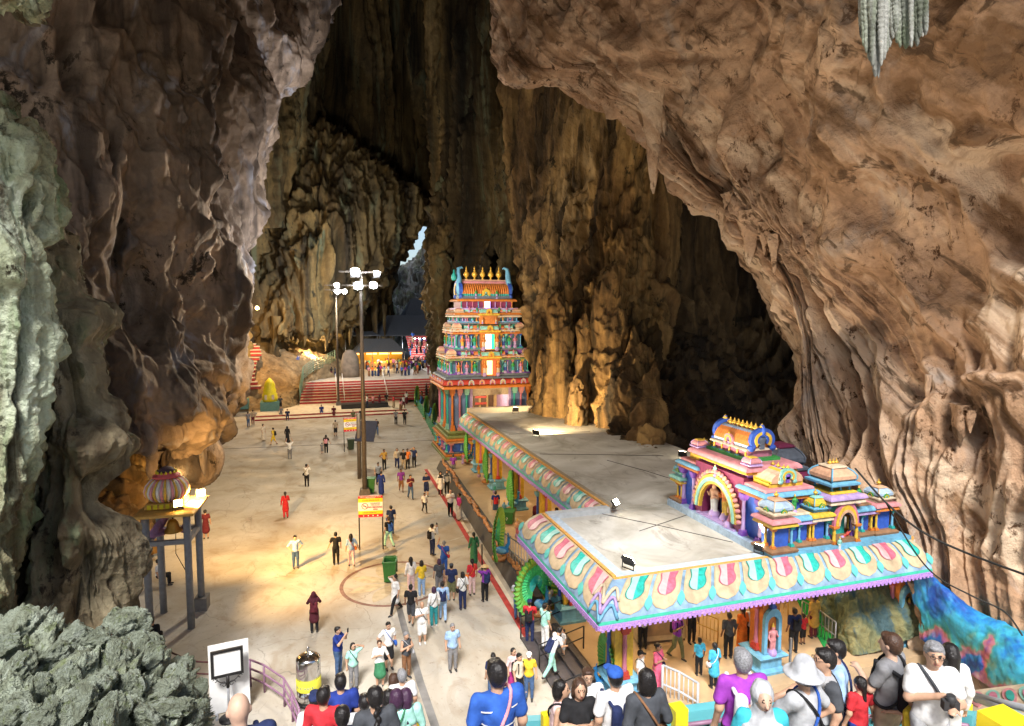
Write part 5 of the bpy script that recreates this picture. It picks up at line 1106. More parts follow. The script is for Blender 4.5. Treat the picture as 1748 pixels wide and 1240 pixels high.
railing("carpet_barrier", [gz(1368, 1068, .5), gz(1396, 1085, .5), gz(1425, 1108, .5)], 1.0, STEEL, "steel barrier standing along the green carpet", 2, r=.025, nb=5)
railing("brass_queue_rail", [gz(1345, 1052, .5), gz(1310, 1030, .5), gz(1280, 1012, .5)], .95, BRASS, "gold coloured rail leading to the sanctum", 2, r=.025, nb=5)
def cabinet(px, py, w, d, h, m, label, rz=0.0):
    e = empty("cabinet", gz(px, py, .5), rz, label, "cabinet"); mb = MB(); mb.box(-w / 2, w / 2, 0, d, .1, h); mb.build("body", m, e); mb = MB(); mb.box(-w / 2 - .03, w / 2 + .03, -.03, d + .03, h, h + .05); mb.build("top", m, e)
    mb = MB(); mb.box(-w * .42, w * .42, -.012, 0, h * .3, h * .82); mb.build("door", mat("cabinet_door", (.3, .2, .11), .5), e)
    for sx in (-1, 1):
        for y in (.05, d - .05): mb = MB(); mb.tube([(sx * (w / 2 - .06), y, 0), (sx * (w / 2 - .06), y, .12)], .03, 6); mb.build("leg", IRON, e)
    return e
WOOD = mat("cabinet_wood", (.33, .22, .12), .5)
cabinet(968, 1052, .62, .5, .7, WOOD, "small brown cabinet below the gilded altar near the peacock fan", R(5))
cabinet(1130, 1098, 1.9, .7, 1.0, mat("counter_beige", (.5, .38, .22), .5), "long beige counter inside the temple hall", R(-8))
al = empty("gilded_altar", gz(950, 1030, .5), 0, "stepped golden altar pedestal behind the fanned peacock", "altar"); mb = MB()
for k in range(6): mb.frustum_loop([(0, .2 + k * .2), (.12 - .015 * k, .26 + k * .2), (.12 - .015 * k, .34 + k * .2), (0, .4 + k * .2)], .34 - .03 * k, .34 - .03 * k)
mb.box(-.45, .45, -.45, .45, 0, .2); mb.build("tiers", GOLD, al); mb = MB(); mb.lathe([(.05, 1.4), (.2, 1.5), (.22, 1.7), (.1, 1.85), (.04, 2.0)], 10); mb.build("lamp_cup", GOLD, al)

# ------------------------------------------------------------------ roof shrines
RZ0 = 4.5
sp = empty("roof_plinth", (14.0, 16.6, RZ0), label="pale blue L-shaped plinth carrying the roof shrines", cat="plinth")
mb = MB(); mb.box(0, 3.4, .3, 6.1, 0, .26); mb.build("shrine_base", PT('paleblue'), sp); mb = MB(); mb.box(0, 5.9, -.32, .3, 0, .258); mb.build("front_base", PT('sky'), sp)
sh = empty("arch_shrine", (14.15, 19.65, RZ0 + .26), R(-90), "large rooftop shrine with an arch holding painted figures and a barrel roof", "shrine"); sh.scale = (.97, 1.0, .86)
def sb(par, name, x0, x1, y0, y1, z0, z1, m, t=0): mb = MB(); mb.box(x0, x1, y0, y1, z0, z1, t); return mb.build(name, m, par)
def kp(par, name, hx, hy, z0, z1, over, m, c): return kapota(hx, hy, z0, z1, over, c).build(name, m, par)
# central block with arched recess
sb(sh, "floor_step", -1.2, 1.2, -.02, .95, 0, .08, PT('lilac')); sb(sh, "back_wall", -1.25, 1.25, .95, 1.3, 0, 2.3, PT('sky')); 
mb = MB(); n = 16; Ri, Ro = 1.0, 1.62
pts = [(Ri * math.cos(math.pi * k / n), .35 + 1.3 * Ri * math.sin(math.pi * k / n)) for k in range(n + 1)]; vs = []
for y in (.12, .95): vs += [(x, y, z) for x, z in pts] + [(-1.5, y, 2.35), (1.5, y, 2.35), (1.5, y, 0), (-1.5, y, 0), (Ri, y, 0), (-Ri, y, 0)]
q = len(pts); o2 = q + 6
fs = [(i, i + 1, q if i >= n / 2 else q + 1) for i in range(n)] + [(int(n / 2), q, q + 1), (0, q + 1, q + 2, q + 4), (n, q + 5, q + 3, q)]
mb.add(vs, fs + [(i, i + o2, i + 1 + o2, i + 1) for i in range(n)] + [(q + 4, 0, o2, q + 4 + o2), (q + 5, q + 5 + o2, n + o2, n), (q, q + 1, q + 1 + o2, q + o2), (q + 1, q + 2, q + 2 + o2, q + 1 + o2), (q, q + o2, q + 3 + o2, q + 3)]); mb.build("arch_wall", [PT('maroon')], sh)
def arch_band(par, name, ra, rb, y0, y1, m, zc=.35, sq=1.3, a0=0, a1=180, n=26):
    mb = MB(); vs = []
    for k in range(n + 1):
        a = R(a0 + (a1 - a0) * k / n)
        for rr, y in ((ra, y0), (rb, y0), (rb, y1), (ra, y1)): vs.append((rr * math.cos(a), y, zc + sq * rr * math.sin(a)))
    fs = [(k * 4 + j, k * 4 + (j + 1) % 4, (k + 1) * 4 + (j + 1) % 4, (k + 1) * 4 + j) for k in range(n) for j in range(4)] + [(0, 1, 2, 3), (n * 4 + 3, n * 4 + 2, n * 4 + 1, n * 4)]; mb.add(vs, fs); return mb.build(name, m, par)
arch_band(sh, "arch_band", 1.0, 1.1, -.02, .14, PT('yellow')); arch_band(sh, "arch_band", 1.1, 1.24, -.06, .12, PT('mint')); arch_band(sh, "arch_band", 1.24, 1.34, -.03, .12, PT('yellow'))
for k in range(25):
    a = R(4 + 172 * k / 24); mb = MB(); mb.lathe([(.09, 0), (.11, .06), (.05, .16), (0, .2)], 6, smooth=True); mb.build("flame", PT('peach' if k % 2 else 'pink'), sh, loc=(1.36 * math.cos(a), .04, .35 + 1.3 * 1.36 * math.sin(a)), rot=(0, R(90) - a, 0))
link_obj("crest", figure_mesh('mint', 'pink', 'yellow', 'fig_crest'), sh, (0, -.02, 2.05), None, .5)
link_obj("figure", figure_mesh('peach', 'white', 'blue', 'fig_a', 1), sh, (-.45, .3, .08), None, 1.55); link_obj("figure", figure_mesh('orange', 'yellow', 'yellow', 'fig_b', 1), sh, (.15, .4, .08), None, 1.68); link_obj("figure", figure_mesh('peach', 'rose', 'yellow', 'fig_c'), sh, (.78, .1, .08), (0, R(14), R(50)), 1.3)
link_obj("halo_panel", (lambda mb: (mb.lathe([(.0, 0), (.62, 0), (.62, .03), (0, .03)], 20, smooth=False), mb.mesh("halo_panel", PT('paleblue')))[1])(MB()), sh, (.05, .93, 1.15), (math.pi / 2, 0, 0), (1, 1.35, 1))
for s in (-1, 1):
    sb(sh, "side_wall", min(s * 1.5, s * 2.5), max(s * 1.5, s * 2.5), .25, 2.1, 0, 1.75, PT('blue'))
    link_obj("pillar", pillar_mesh('lilac', 'purple', 'pil_lil'), sh, (s * 2.42, .18, 0), None, (.26, .26, 1.75)); link_obj("pillar", pillar_mesh('lilac', 'purple', 'pil_lil'), sh, (s * 1.58, .1, 0), None, (.2, .2, 1.75))
    link_obj("pillar", pillar_mesh('lilac', 'purple', 'pil_lil'), sh, (s * 2.45, 1.8, 0), None, (.24, .24, 1.75))
    kp(sh, "cornice", .62, .98, 1.75, 1.9, .12, PT('orange'), (s * 2.02, 1.15)); kp(sh, "cornice", .66, 1.0, 1.9, 2.08, .16, PT('sky'), (s * 2.02, 1.15)); kp(sh, "cornice", .6, .94, 2.08, 2.2, .06, PT('pink'), (s * 2.02, 1.15))
    sb(sh, "attic", s * 2.02 - .42, s * 2.02 + .42, .45, 1.85, 2.2, 2.38, PT('yellow'))
    link_obj("barrel_roof", barrel_mesh(1.3, .4, ('peach', 'yellow', 'lilac'), 'bar_s'), sh, (s * 2.02, 1.15, 2.38), (0, 0, 0), (.72, 1.6, .95)); link_obj("gable", horseshoe(1, 1, 'mint', 'purple', 'hs_mint'), sh, (s * 2.5, 1.15, 2.45), (0, 0, R(90) * s), .34)
    for k in range(3): link_obj("finial", KALASAM, sh, (s * 2.02 - .28 + .28 * k, 1.15, 2.86), None, .22)
sb(sh, "upper_wall", -1.5, 1.5, .3, 2.0, 2.3, 2.55, PT('purple'))
kp(sh, "cornice", 1.62, .98, 2.52, 2.66, .12, PT('yellow'), (0, 1.15)); kp(sh, "cornice", 1.66, 1.0, 2.66, 2.92, .2, PT('pink'), (0, 1.15)); sb(sh, "slab", -1.25, 1.25, .42, 1.88, 2.92, 3.04, PT('green'))
sb(sh, "neck", -1.02, 1.02, .62, 1.68, 3.04, 3.36, PT('rose')); kp(sh, "cornice", 1.05, .56, 3.34, 3.44, .1, PT('cream'), (0, 1.15))
for k in range(5): link_obj("pillar", pillar_mesh('yellow', 'sky', 'pil_ye'), sh, (-.96 + .48 * k, .58, 3.04), None, (.12, .12, .32))
link_obj("barrel_roof", barrel_mesh(2.1, .52, ('orange', 'paleblue', 'cream'), 'bar_t'), sh, (0, 1.15, 3.44))
link_obj("gable", horseshoe(1, 1, 'pink', 'lilac', 'hs_pink'), sh, (0, .55, 3.48), None, .26)
for s in (-1, 1):
    link_obj("gable", horseshoe(1, 1, 'blue', 'slate', 'hs_blue'), sh, (s * 1.1, 1.15, 3.5), (0, 0, R(90) * s), .52)
    mb = MB(); mb.tube([(s * 1.12, 1.15, 4.0), (s * 1.2, 1.15, 4.2), (s * 1.12, 1.15, 4.4), (s * 1.0, 1.15, 4.42)], [.12, .09, .06, .03], 6); mb.build("horn", PT('blue'), sh)
for k in range(7): link_obj("finial", KALASAM, sh, (-.75 + .25 * k, 1.15, 4.1), None, .36)
for s in (-1, 1):
    for dx in (.0,): link_obj("dome_ornament", sqdome_mesh(('lilac', 'pink', 'yellow'), 'dm_l'), sh, (s * 1.62, .35, 2.92), None, .42)
lp = (14.0, 16.35)
# corner and front-facing small shrines
def small_shrine(x, y, w, d, cols, label, dome=True, dcols=('cream', 'paleblue', 'peach'), h=.85):
    e = empty("small_shrine", (x, y, RZ0 + .26), 0, label, "shrine"); hx, hy = w / 2, d / 2
    mb = MB(); mb.frustum_loop([(.1, 0), (.12, .08), (.04, .14), (0, .16)], hx, hy); mb.build("base", PT('brown'), e); sb(e, "core", -hx + .12, hx - .12, -hy + .12, hy - .12, .16, h, PT('blue'))
    nx = max(2, int(w / .3)); 
    for k in range(nx): link_obj("pillar", pillar_mesh(*(('sky', 'teal') if k % 2 else ('yellow', 'orange')), 'pil_%d' % (k % 2)), e, (-hx + .06 + (w - .12) * k / (nx - 1), -hy + .05, .16), None, (.13, .13, h - .16))
    link_obj("pillar", pillar_mesh('yellow', 'orange', 'pil_0'), e, (-hx + .05, 0, .16), None, (.13, .13, h - .16))
    kp(e, "cornice", hx, hy, h, h + .14, .1, PT(cols[0]), (0, 0)); kp(e, "cornice", hx + .02, hy + .02, h + .14, h + .28, .12, PT(cols[1]), (0, 0)); kp(e, "cornice", hx - .1, hy - .1, h + .28, h + .36, .04, PT(cols[2]), (0, 0))
    if dome:
        s = min(w, d) * .85; link_obj("dome", sqdome_mesh(dcols, 'dm' + ''.join(dcols)), e, (0, 0, h + .38), None, (s, s, s * .85)); link_obj("finial", KALASAM, e, (0, 0, h + .38 + s * .76), None, .24)
        for a, (dx, dy) in ((0, (0, -1)), (R(-90), (-1, 0))): link_obj("gable", horseshoe(1, 1, 'green', 'mint', 'hs_green'), e, (dx * s * .58, dy * s * .58, h + .42), (0, 0, a), .12)
    return e
small_shrine(14.45, 16.75, .85, .8, ('yellow', 'pink', 'cream'), "corner rooftop shrine with grey tiled dome next to the arch shrine")
e = small_shrine(15.35, 16.85, 1.0, .5, ('lilac', 'sky', 'cream'), "low rooftop shrine wing topped by a green bird figure", False, h=.78)
link_obj("bird_figure", figure_mesh('green', 'green', 'yellow', 'fig_green'), e, (-.05, 0, 1.12), None, .62)
small_shrine(16.2, 16.9, .7, .65, ('cream', 'yellow', 'sky'), "rooftop shrine with yellow panelled dome beside the pavilion", True, ('sky', 'yellow', 'mint'), .82)
pv = empty("pavilion_shrine", (17.15, 17.15, RZ0 + .26), 0, "taller rooftop pavilion with pink domed roof above a small arch", "shrine")
sb(pv, "base", -.62, .62, -.7, .6, 0, .12, PT('brown')); sb(pv, "core", -.42, .42, -.2, .5, .12, 1.35, PT('teal'))
for sx in (-1, 1):
    for sy in (-.42, .42): link_obj("pillar", pillar_mesh('lilac', 'purple', 'pil_lil'), pv, (sx * .5, sy, .12), None, (.13, .13, 1.25))
    link_obj("arch_pillar", pillar_mesh('yellow', 'orange', 'pil_0'), pv, (sx * .48, -.66, .0), None, (.18, .18, .62))
kp(pv, "cornice", .62, .62, 1.35, 1.5, .14, PT('cream'), (0, 0)); kp(pv, "cornice", .64, .64, 1.5, 1.66, .16, PT('lilac'), (0, 0)); kp(pv, "cornice", .5, .5, 1.66, 1.74, .06, PT('yellow'), (0, 0))
for sx in (-1, 0, 1):
    for sy in (-1, 1): link_obj("pillar", pillar_mesh('sky', 'teal', 'pil_1'), pv, (sx * .38, sy * .38, 1.74), None, (.09, .09, .2))
link_obj("dome", sqdome_mesh(('sky', 'peach', 'cream'), 'dm_pv'), pv, (0, 0, 1.92), None, (.95, .95, .75))
for k in range(3): link_obj("finial", KALASAM, pv, (-.14 + .14 * k, 0, 2.55), None, .24)
arch_band(pv, "arch_band", .3, .36, -.74, -.6, PT('peach'), .62, 1.5); arch_band(pv, "arch_band", .36, .46, -.72, -.6, PT('yellow'), .62, 1.5); arch_band(pv, "arch_band", .46, .54, -.7, -.6, PT('rose'), .62, 1.5)
link_obj("crest", figure_mesh('mint', 'pink', 'yellow', 'fig_crest'), pv, (0, -.68, 1.38), None, .3); link_obj("bird_figure", figure_mesh('red', 'red', 'yellow', 'fig_red'), pv, (.05, -.5, .1), (R(0), R(60), 0), .4); link_obj("white_bird", figure_mesh('mint', 'white', 'mint', 'fig_mint'), pv, (-.42, -.85, -.2), None, .5)
e = small_shrine(18.2, 17.0, .95, .5, ('lilac', 'sky', 'brown'), "shaded low rooftop shrine wing carrying a green figure near the rock", False, h=.78); link_obj("bird_figure", figure_mesh('green', 'green', 'yellow', 'fig_green'), e, (0, 0, 1.12), None, .62)
small_shrine(19.15, 17.05, .85, .7, ('orange', 'pink', 'cream'), "last rooftop shrine pressed against the right cave wall")
small_shrine(14.5, 22.3, .6, .6, ('yellow', 'mint', 'sky'), "little rooftop shrine at the far end of the arch shrine", True, ('mint', 'sky', 'peach'), .8)
e = empty("hidden_shrine", (19.5, 22.5, 4.5), 0, "dim blue and red shrine standing in the shadow of the alcove", "shrine"); sb(e, "base", -.9, .9, -.9, .9, 0, .4, PT('maroon')); kp(e, "cornice", .7, .7, .9, 1.2, .25, PT('maroon'), (0, 0)); sb(e, "core", -.6, .6, -.6, .6, .4, .9, PT('slate')); link_obj("dome", sqdome_mesh(('slate', 'slate', 'maroon'), 'dm_blue'), e, (0, 0, 1.2), None, 1.3)  # blue darkened to slate, so the alcove's shade is in the paint

# ------------------------------------------------------------------ roof floodlights
GLOW = mat("warm_flood_glow", (1, .9, .7), .4, emit=60, var=0, emit_col=(1, .86, .6))
def roof_lamp(px, py, z, aim, power, label, col=(1, .8, .52), lit=True, cone_deg=120, s=1.0):
    b = at_z(px, py, z); rz = math.atan2(aim[1] - b[1], aim[0] - b[0]) + math.pi / 2
    e = empty("roof_floodlight", tuple(b), rz, label, "floodlight"); mb = MB(); mb.cbox((0, 0, .3 * s), (.42 * s, .12 * s, .34 * s), rx=R(-35)); h = mb.build("housing", IRON, e)
    mb = MB(); mb.cbox((0, -.07 * s, .35 * s), (.36 * s, .02, .28 * s), rx=R(-35)); mb.build("lens", GLOW if lit else mat("lens_off", (.1, .1, .11), .1), e); mb = MB(); mb.tube([(-.24 * s, 0, .3 * s), (-.24 * s, 0, .02), (.24 * s, 0, .02), (.24 * s, 0, .3 * s)], .02, 5); mb.build("bracket", IRON, e)
    if lit:
        d = (Vector(aim) - Vector(b)).normalized(); L_ = add_light("roof_flood_lamp", tuple(Vector(b) + d * .35 + Vector((0, 0, .45))), power, col, .12, None, 'SPOT', tuple(aim), cone_deg, .7); return L_
roof_lamp(915, 746, 4.52, tuple(at_d(985, 665, 47)), 4200, "glowing roof floodlight aimed at the ochre stalagmites", (1, .74, .4), cone_deg=115)
roof_lamp(1050, 868, 4.72, tuple(at_d(1190, 820, 23)), 250, "small glowing floodlight on the roof ledge aimed at the arch shrine", (1, .9, .75), cone_deg=120, s=.8)
roof_lamp(1295, 946, 4.6, tuple(at_d(1500, 480, 25)), 1100, "bright floodlight at the plinth corner aimed up the right cave wall", (1, .8, .55), cone_deg=105, s=.7)
roof_lamp(1072, 972, 4.6, tuple(at_d(1420, 200, 28)), 4200, "black floodlight on a stand near the roof corner", (1, .82, .62), cone_deg=95, s=.9)
roof_lamp(880, 706, 4.95, tuple(at_Y(850, 560, 53)), 260, "floodlight on the far parapet aimed at the tower", (1, .74, .4), cone_deg=130)
roof_lamp(1165, 785, 4.56, tuple(at_d(1230, 560, 40)), 20, "dim floodlight at the rock foot of the roof", (1, .74, .44), cone_deg=130)

# ------------------------------------------------------------------ gate tower
gp = empty("gate_tower", (14.35, 54.6, 0), 0, "tall multicoloured temple gate tower with figures and golden finials", "temple tower")
def gb(name, x0, x1, y0, y1, z0, z1, m, t=0): return sb(gp, name, x0, x1, y0, y1, z0, z1, m, t)
HY = 2.9
mb = MB(); 
for k, (o, z0, z1, mi_) in enumerate(((.35, 0, .25, 0), (.25, .25, .45, 1), (.1, .45, .6, 2), (-.02, .6, 1.35, 3), (.12, 1.35, 1.55, 4), (.22, 1.55, 1.75, 1), (.05, 1.75, 2.0, 5), (-.15, 2.0, 2.15, 0), (-.05, 2.15, 2.4, 5))):
    mb.mi = mi_; mb.frustum_loop([(o - .04, z0), (o, z0 + .05), (o, z1 - .05), (o - .04, z1)], 3.9, HY)
mb.build("plinth", [PT('olive'), PT('orange'), PT('slate'), PT('blue'), PT('peach'), PT('olive')], gp)
pcs = [('teal', 'mint'), ('lilac', 'purple'), ('rose', 'pink'), ('sky', 'blue'), ('orange', 'yellow')]
for k in range(6): link_obj("plinth_pillar", pillar_mesh(*pcs[k % 5], 'pp%d' % (k % 5)), gp, (-3.92, -2.6 + k * 1.0, .6), None, (.3, .3, .75))
for k in range(9): link_obj("plinth_pillar", pillar_mesh(*pcs[(k + 2) % 5], 'pp%d' % ((k + 2) % 5)), gp, (-3.6 + k * .9, -2.95, .6), None, (.3, .3, .75))
for s in (-1, 1):
    gb("storey_wall", min(s * 1.75, s * 3.55), max(s * 1.75, s * 3.55), -2.5, 2.5, 2.4, 6.0, mat("storey_wall", (.1, .16, .32), .6, var=.2, scale=1)); gb("jamb", min(s * 1.62, s * 1.85), max(s * 1.62, s * 1.85), -2.62, 2.6, 2.4, 6.0, PT('lilac'))
    for k, x in enumerate((2.15, 2.75, 3.4)): link_obj("column", pillar_mesh(*[('teal', 'mint'), ('rose', 'pink'), ('orange', 'orange')][k], 'gc%d' % k), gp, (s * x, -2.62, 2.4), None, (.32, .32, 3.6))
    for k, y in enumerate((-1.6, -.4, .8, 2.0)): link_obj("column", pillar_mesh(*[('teal', 'mint'), ('orange', 'orange'), ('teal', 'mint'), ('rose', 'pink')][k], 'gd%d' % k), gp, (s * 3.62, y, 2.4), None, (.32, .32, 3.6))
gb("lintel", -1.62, 1.62, -2.55, 2.5, 5.35, 6.0, PT('cream')); gb("passage_back", -1.7, 1.7, 1.2, 1.4, 2.4, 5.3, mat("passage_wall", (.4, .28, .14), .7)); 
for k in range(4): gb("passage_door", -1.3 + k * .7, -.85 + k * .7, 1.0, 1.15, 2.4, 4.9, mat("dark_wood", (.07, .035, .02), .5))
for z in (3.4, 4.0, 4.6): gb("door_panel", -.5, .6, .96, .99, z, z + .2, PT('red'))
add_light("passage_light", (14.35, 53.2, 5.0), 260, (1, .78, .45), .2, gp)
tz = [(6.0, 7.05, 4.05, HY), (7.05, 8.45, 3.75, 2.6), (9.25, 10.75, 3.15, 2.2), (11.55, 12.5, 2.85, 1.9)]
def kudu_row(z, hx, hy, n, sc_, keys):
    for k in range(n):
        x = -hx + 2 * hx * (k + .5) / n; link_obj("fan_gable", horseshoe(1, 1, *keys[k % len(keys)]), gp, (x, -hy - .06, z), None, sc_)
    m_ = max(2, int(n * hy / hx))
    for k in range(m_): link_obj("fan_gable", horseshoe(1, 1, *keys[k % len(keys)]), gp, (-hx - .06, -hy + 2 * hy * (k + .5) / m_, z), (0, 0, R(-90)), sc_)
K1 = [('pink', 'purple', 'hs_pk'), ('lilac', 'rose', 'hs_ll'), ('paleblue', 'pink', 'hs_pb')]; K2 = [('red', 'orange', 'hs_ro'), ('paleblue', 'blue', 'hs_pbb'), ('orange', 'yellow', 'hs_oy')]
kapota(3.8, 2.75, 6.0, 6.35, .5).build("cornice", PT('orange'), gp); kapota(3.9, 2.8, 6.35, 6.8, .45).build("cornice", PT('red'), gp); kapota(3.7, 2.6, 6.8, 7.05, .4).build("cornice", PT('slate'), gp); kudu_row(6.42, 4.2, 3.15, 9, .24, K1)
def tier(z0, z1, hx, hy, zp, cols, keys, fan=True, glow=None, nf=6):
    h = z1 - z0; w = mat("tier_wall_%d" % int(z0), (.05, .12, .2), .6, var=.3, scale=1.5); gb("tier_wall", -hx + .35, hx - .35, -hy + .35, hy - .35, z0, z1, w)
    gb("tier_base", -hx, hx, -hy, hy, z0, z0 + .14, PT(cols[0])); gb("tier_band", -hx + .1, hx - .1, -hy + .1, hy - .1, z0 + .141, z0 + .24, PT(cols[1]))
    n = 2 * int(hx / .42)
    for k in range(n):
        x = -hx + .3 + (2 * hx - .6) * k / (n - 1)
        if abs(x) > .75: link_obj("pilaster", pillar_mesh(*pcs[k % 5], 'pp%d' % (k % 5)), gp, (x, -hy + .22, z0 + .24), None, (.16, .16, h - .34))
    for k in range(nf):
        s = -1 if k < nf / 2 else 1; x = s * (1.15 + (hx - 1.6) * ((k % (nf // 2)) + .3) / (nf / 2)); key = [('green', 'teal', 'yellow', 'fgt'), ('rose', 'lilac', 'yellow', 'frl'), ('orange', 'yellow', 'yellow', 'foy'), ('sky', 'blue', 'yellow', 'fsb')][k % 4]
        link_obj("figure", figure_mesh(*key), gp, (x, -hy + .14, z0 + .24), None, (h * .72, h * .72, h * .66))
    m_ = int(hy / .5)
    for k in range(m_): link_obj("pilaster", pillar_mesh(*pcs[(k + 1) % 5], 'pp%d' % ((k + 1) % 5)), gp, (-hx + .22, -hy + .4 + (2 * hy - .8) * k / max(1, m_ - 1), z0 + .24), None, (.16, .16, h - .34)); link_obj("figure", figure_mesh('green', 'teal', 'yellow', 'fgt'), gp, (-hx + .14, -hy + .7 + (2 * hy - .8) * k / max(1, m_ - 1), z0 + .24), (0, 0, R(-90)), h * .6)
    kapota(hx - .15, hy - .15, z1 - .12, z1 + .1, .22).build("cornice", PT(cols[2]), gp); kapota(hx - .12, hy - .12, z1 + .1, z1 + .3, .2).build("cornice", PT(cols[3]), gp)
    if fan: kudu_row(z1 + .08, hx - .05, hy - .05, 9, .17, keys)
    gb("parapet_wall", -hx + .6, hx - .6, -hy + .6, hy - .6, z1 + .3, zp, PT(cols[1]))
    for s in (-1, 1):
        link_obj("corner_dome", sqdome_mesh(('cream', 'peach', 'pink'), 'dmc%d' % (int(z0) % 2)), gp, (s * (hx - .38), -hy + .38, z1 + .3), None, (.62, .62, (zp - z1 - .1))); link_obj("corner_dome", sqdome_mesh(('cream', 'peach', 'pink'), 'dmc%d' % (int(z0) % 2)), gp, (s * (hx - .38), hy - .38, z1 + .3), None, (.62, .62, (zp - z1 - .1)))
        for k in range(2):
            x = s * (1.0 + k * (hx - 1.7) * .55); link_obj("small_barrel", barrel_mesh(1.0, .3, ('mint', 'orange', 'yellow') if k else ('orange', 'rose', 'yellow'), 'sb%d' % k), gp, (x, -hy + .42, z1 + .32), None, (.75, .9, .9)); link_obj("figure", figure_mesh(*[('green', 'teal', 'yellow', 'fgt'), ('rose', 'lilac', 'yellow', 'frl')][k]), gp, (x, -hy + .1, z1 + .28), None, .52)
    # central bay
    gb("bay", -.8, .8, -hy - .12, -hy + .5, z0, z1 + .05, PT('orange')); gb("bay_roof", -.95, .95, -hy - .25, -hy + .5, z1 + .05, z1 + .2, PT('yellow'))
    link_obj("bay_barrel", barrel_mesh(1.6, .34, ('mint', 'orange', 'yellow'), 'sbb'), gp, (0, -hy + .15, z1 + .2)); link_obj("bay_gable", horseshoe(1, 1, 'yellow', 'orange', 'hs_yo'), gp, (0, -hy - .24, z1 + .24), None, .26)
    for s in (-1, 1): link_obj("guardian", figure_mesh('orange', 'cream', 'yellow', 'fgo', 1), gp, (s * .6, -hy - .26, z0 + .1), None, h * .8)
    if glow:
        a = MB(); a.mi = 0; a.box(-.38, .1, -hy - .2, -hy - .12, z0 + .12, z1 - .12); a.mi = 1; a.box(.1, .38, -hy - .205, -hy - .12, z0 + .12, z1 - .12); a.build("lit_doorway", [mat("door_glow_" + glow[0], glow[1], .5, emit=glow[3], var=0), mat("door_edge_" + glow[0], glow[2], .5, emit=glow[3] * .45, var=0)], gp)
tier(7.05, 8.5, 3.75, 2.6, 9.25, ('slate', 'purple', 'olive', 'peach'), K2, True, ('red', (1, .62, .3), (.85, .08, .03), 1.3))
tier(9.25, 10.75, 3.2, 2.25, 11.5, ('slate', 'teal', 'orange', 'cream'), K2, True, ('green', (.75, 1, .88), (.02, .75, .3), 2.2))
tier(11.5, 12.2, 2.95, 1.95, 12.75, ('slate', 'sky', 'cream', 'orange'), K1, False, None, 4)
gb("neck_base", -2.75, 2.75, -1.75, 1.75, 12.75, 12.9, PT('lilac')); gb("neck", -2.35, 2.35, -1.4, 1.4, 12.9, 13.5, PT('maroon'))
for k in range(10): link_obj("pilaster", pillar_mesh(*pcs[k % 5], 'pp%d' % (k % 5)), gp, (-2.3 + k * .51, -1.45, 12.9), None, (.13, .13, .6))
a = MB(); a.box(-.24, .24, -1.62, -1.55, 12.9, 13.6); a.build("lit_doorway", mat("door_glow_violet", (.55, .4, 1), .5, emit=2.4, var=0), gp)
kapota(2.5, 1.5, 13.45, 13.7, .2).build("cornice", PT('orange'), gp); gb("roof_base", -2.3, 2.3, -1.35, 1.35, 13.7, 13.95, PT('slate'))
br = link_obj("barrel_roof", barrel_mesh(4.3, 1.05, ('orange', 'teal', 'pink'), 'bar_g', rings=22), gp, (0, 0, 13.9), None, (1, 1.1, .95))
kapota(2.1, .45, 14.85, 15.05, .08).build("ridge_band", PT('sky'), gp); kapota(2.15, .38, 15.05, 15.3, .1).build("ridge_band", PT('pink'), gp); gb("ridge", -2.25, 2.25, -.25, .25, 15.3, 15.42, PT('peach'))
for k in range(5): link_obj("finial", KALASAM, gp, (-1.5 + .75 * k, 0, 15.4), None, (.7, .7, 1.25))
link_obj("gable", horseshoe(1, 1, 'yellow', 'mint', 'hs_ym'), gp, (0, -1.2, 13.98), None, .38)
for s in (-1, 1):
    link_obj("figure", figure_mesh('green', 'lilac', 'yellow', 'fgl'), gp, (s * .95, -1.3, 13.75), None, .75)
    link_obj("end_gable", horseshoe(1, 1, 'blue', 'maroon', 'hs_bm'), gp, (s * 2.25, 0, 14.0), (0, 0, R(90) * s), (1.25, .9, .85))
    mb = MB(); mb.tube([(s * 2.2, -.6, 13.9), (s * 2.38, -.8, 14.6), (s * 2.25, -.5, 15.3), (s * 2.3, -.2, 15.9), (s * 2.25, -.1, 16.35), (s * 1.95, -.1, 16.5), (s * 1.8, -.1, 16.38)], [.28, .24, .26, .24, .17, .1, .04], 8); mb.build("horn", PT('sky'), gp)
mb = MB(); mb.lathe([(.1, 0), (.26, .12), (.24, .4), (.1, .6), (.05, .95)], 8, c=(-2.75, -.6, 15.3)); mb.build("corner_guardian", PT('teal'), gp)
# yellow statue beside the tower and lit signboards
e = empty("yellow_lantern", tuple(at_d(922, 633, 50.5)), label="bright yellow ornament hanging beside the gate tower", cat="ornament"); mb = MB(); mb.lathe([(.05, -.6), (.28, -.4), (.34, 0), (.22, .35), (.08, .55)], 10); mb.build("lantern", mat("lantern_yellow", (.8, .55, .02), .5, emit=.6, var=0), e); mb = MB(); mb.tube([(0, 0, .5), (0, 0, 1.4)], .02, 5); mb.build("cord", IRON, e)

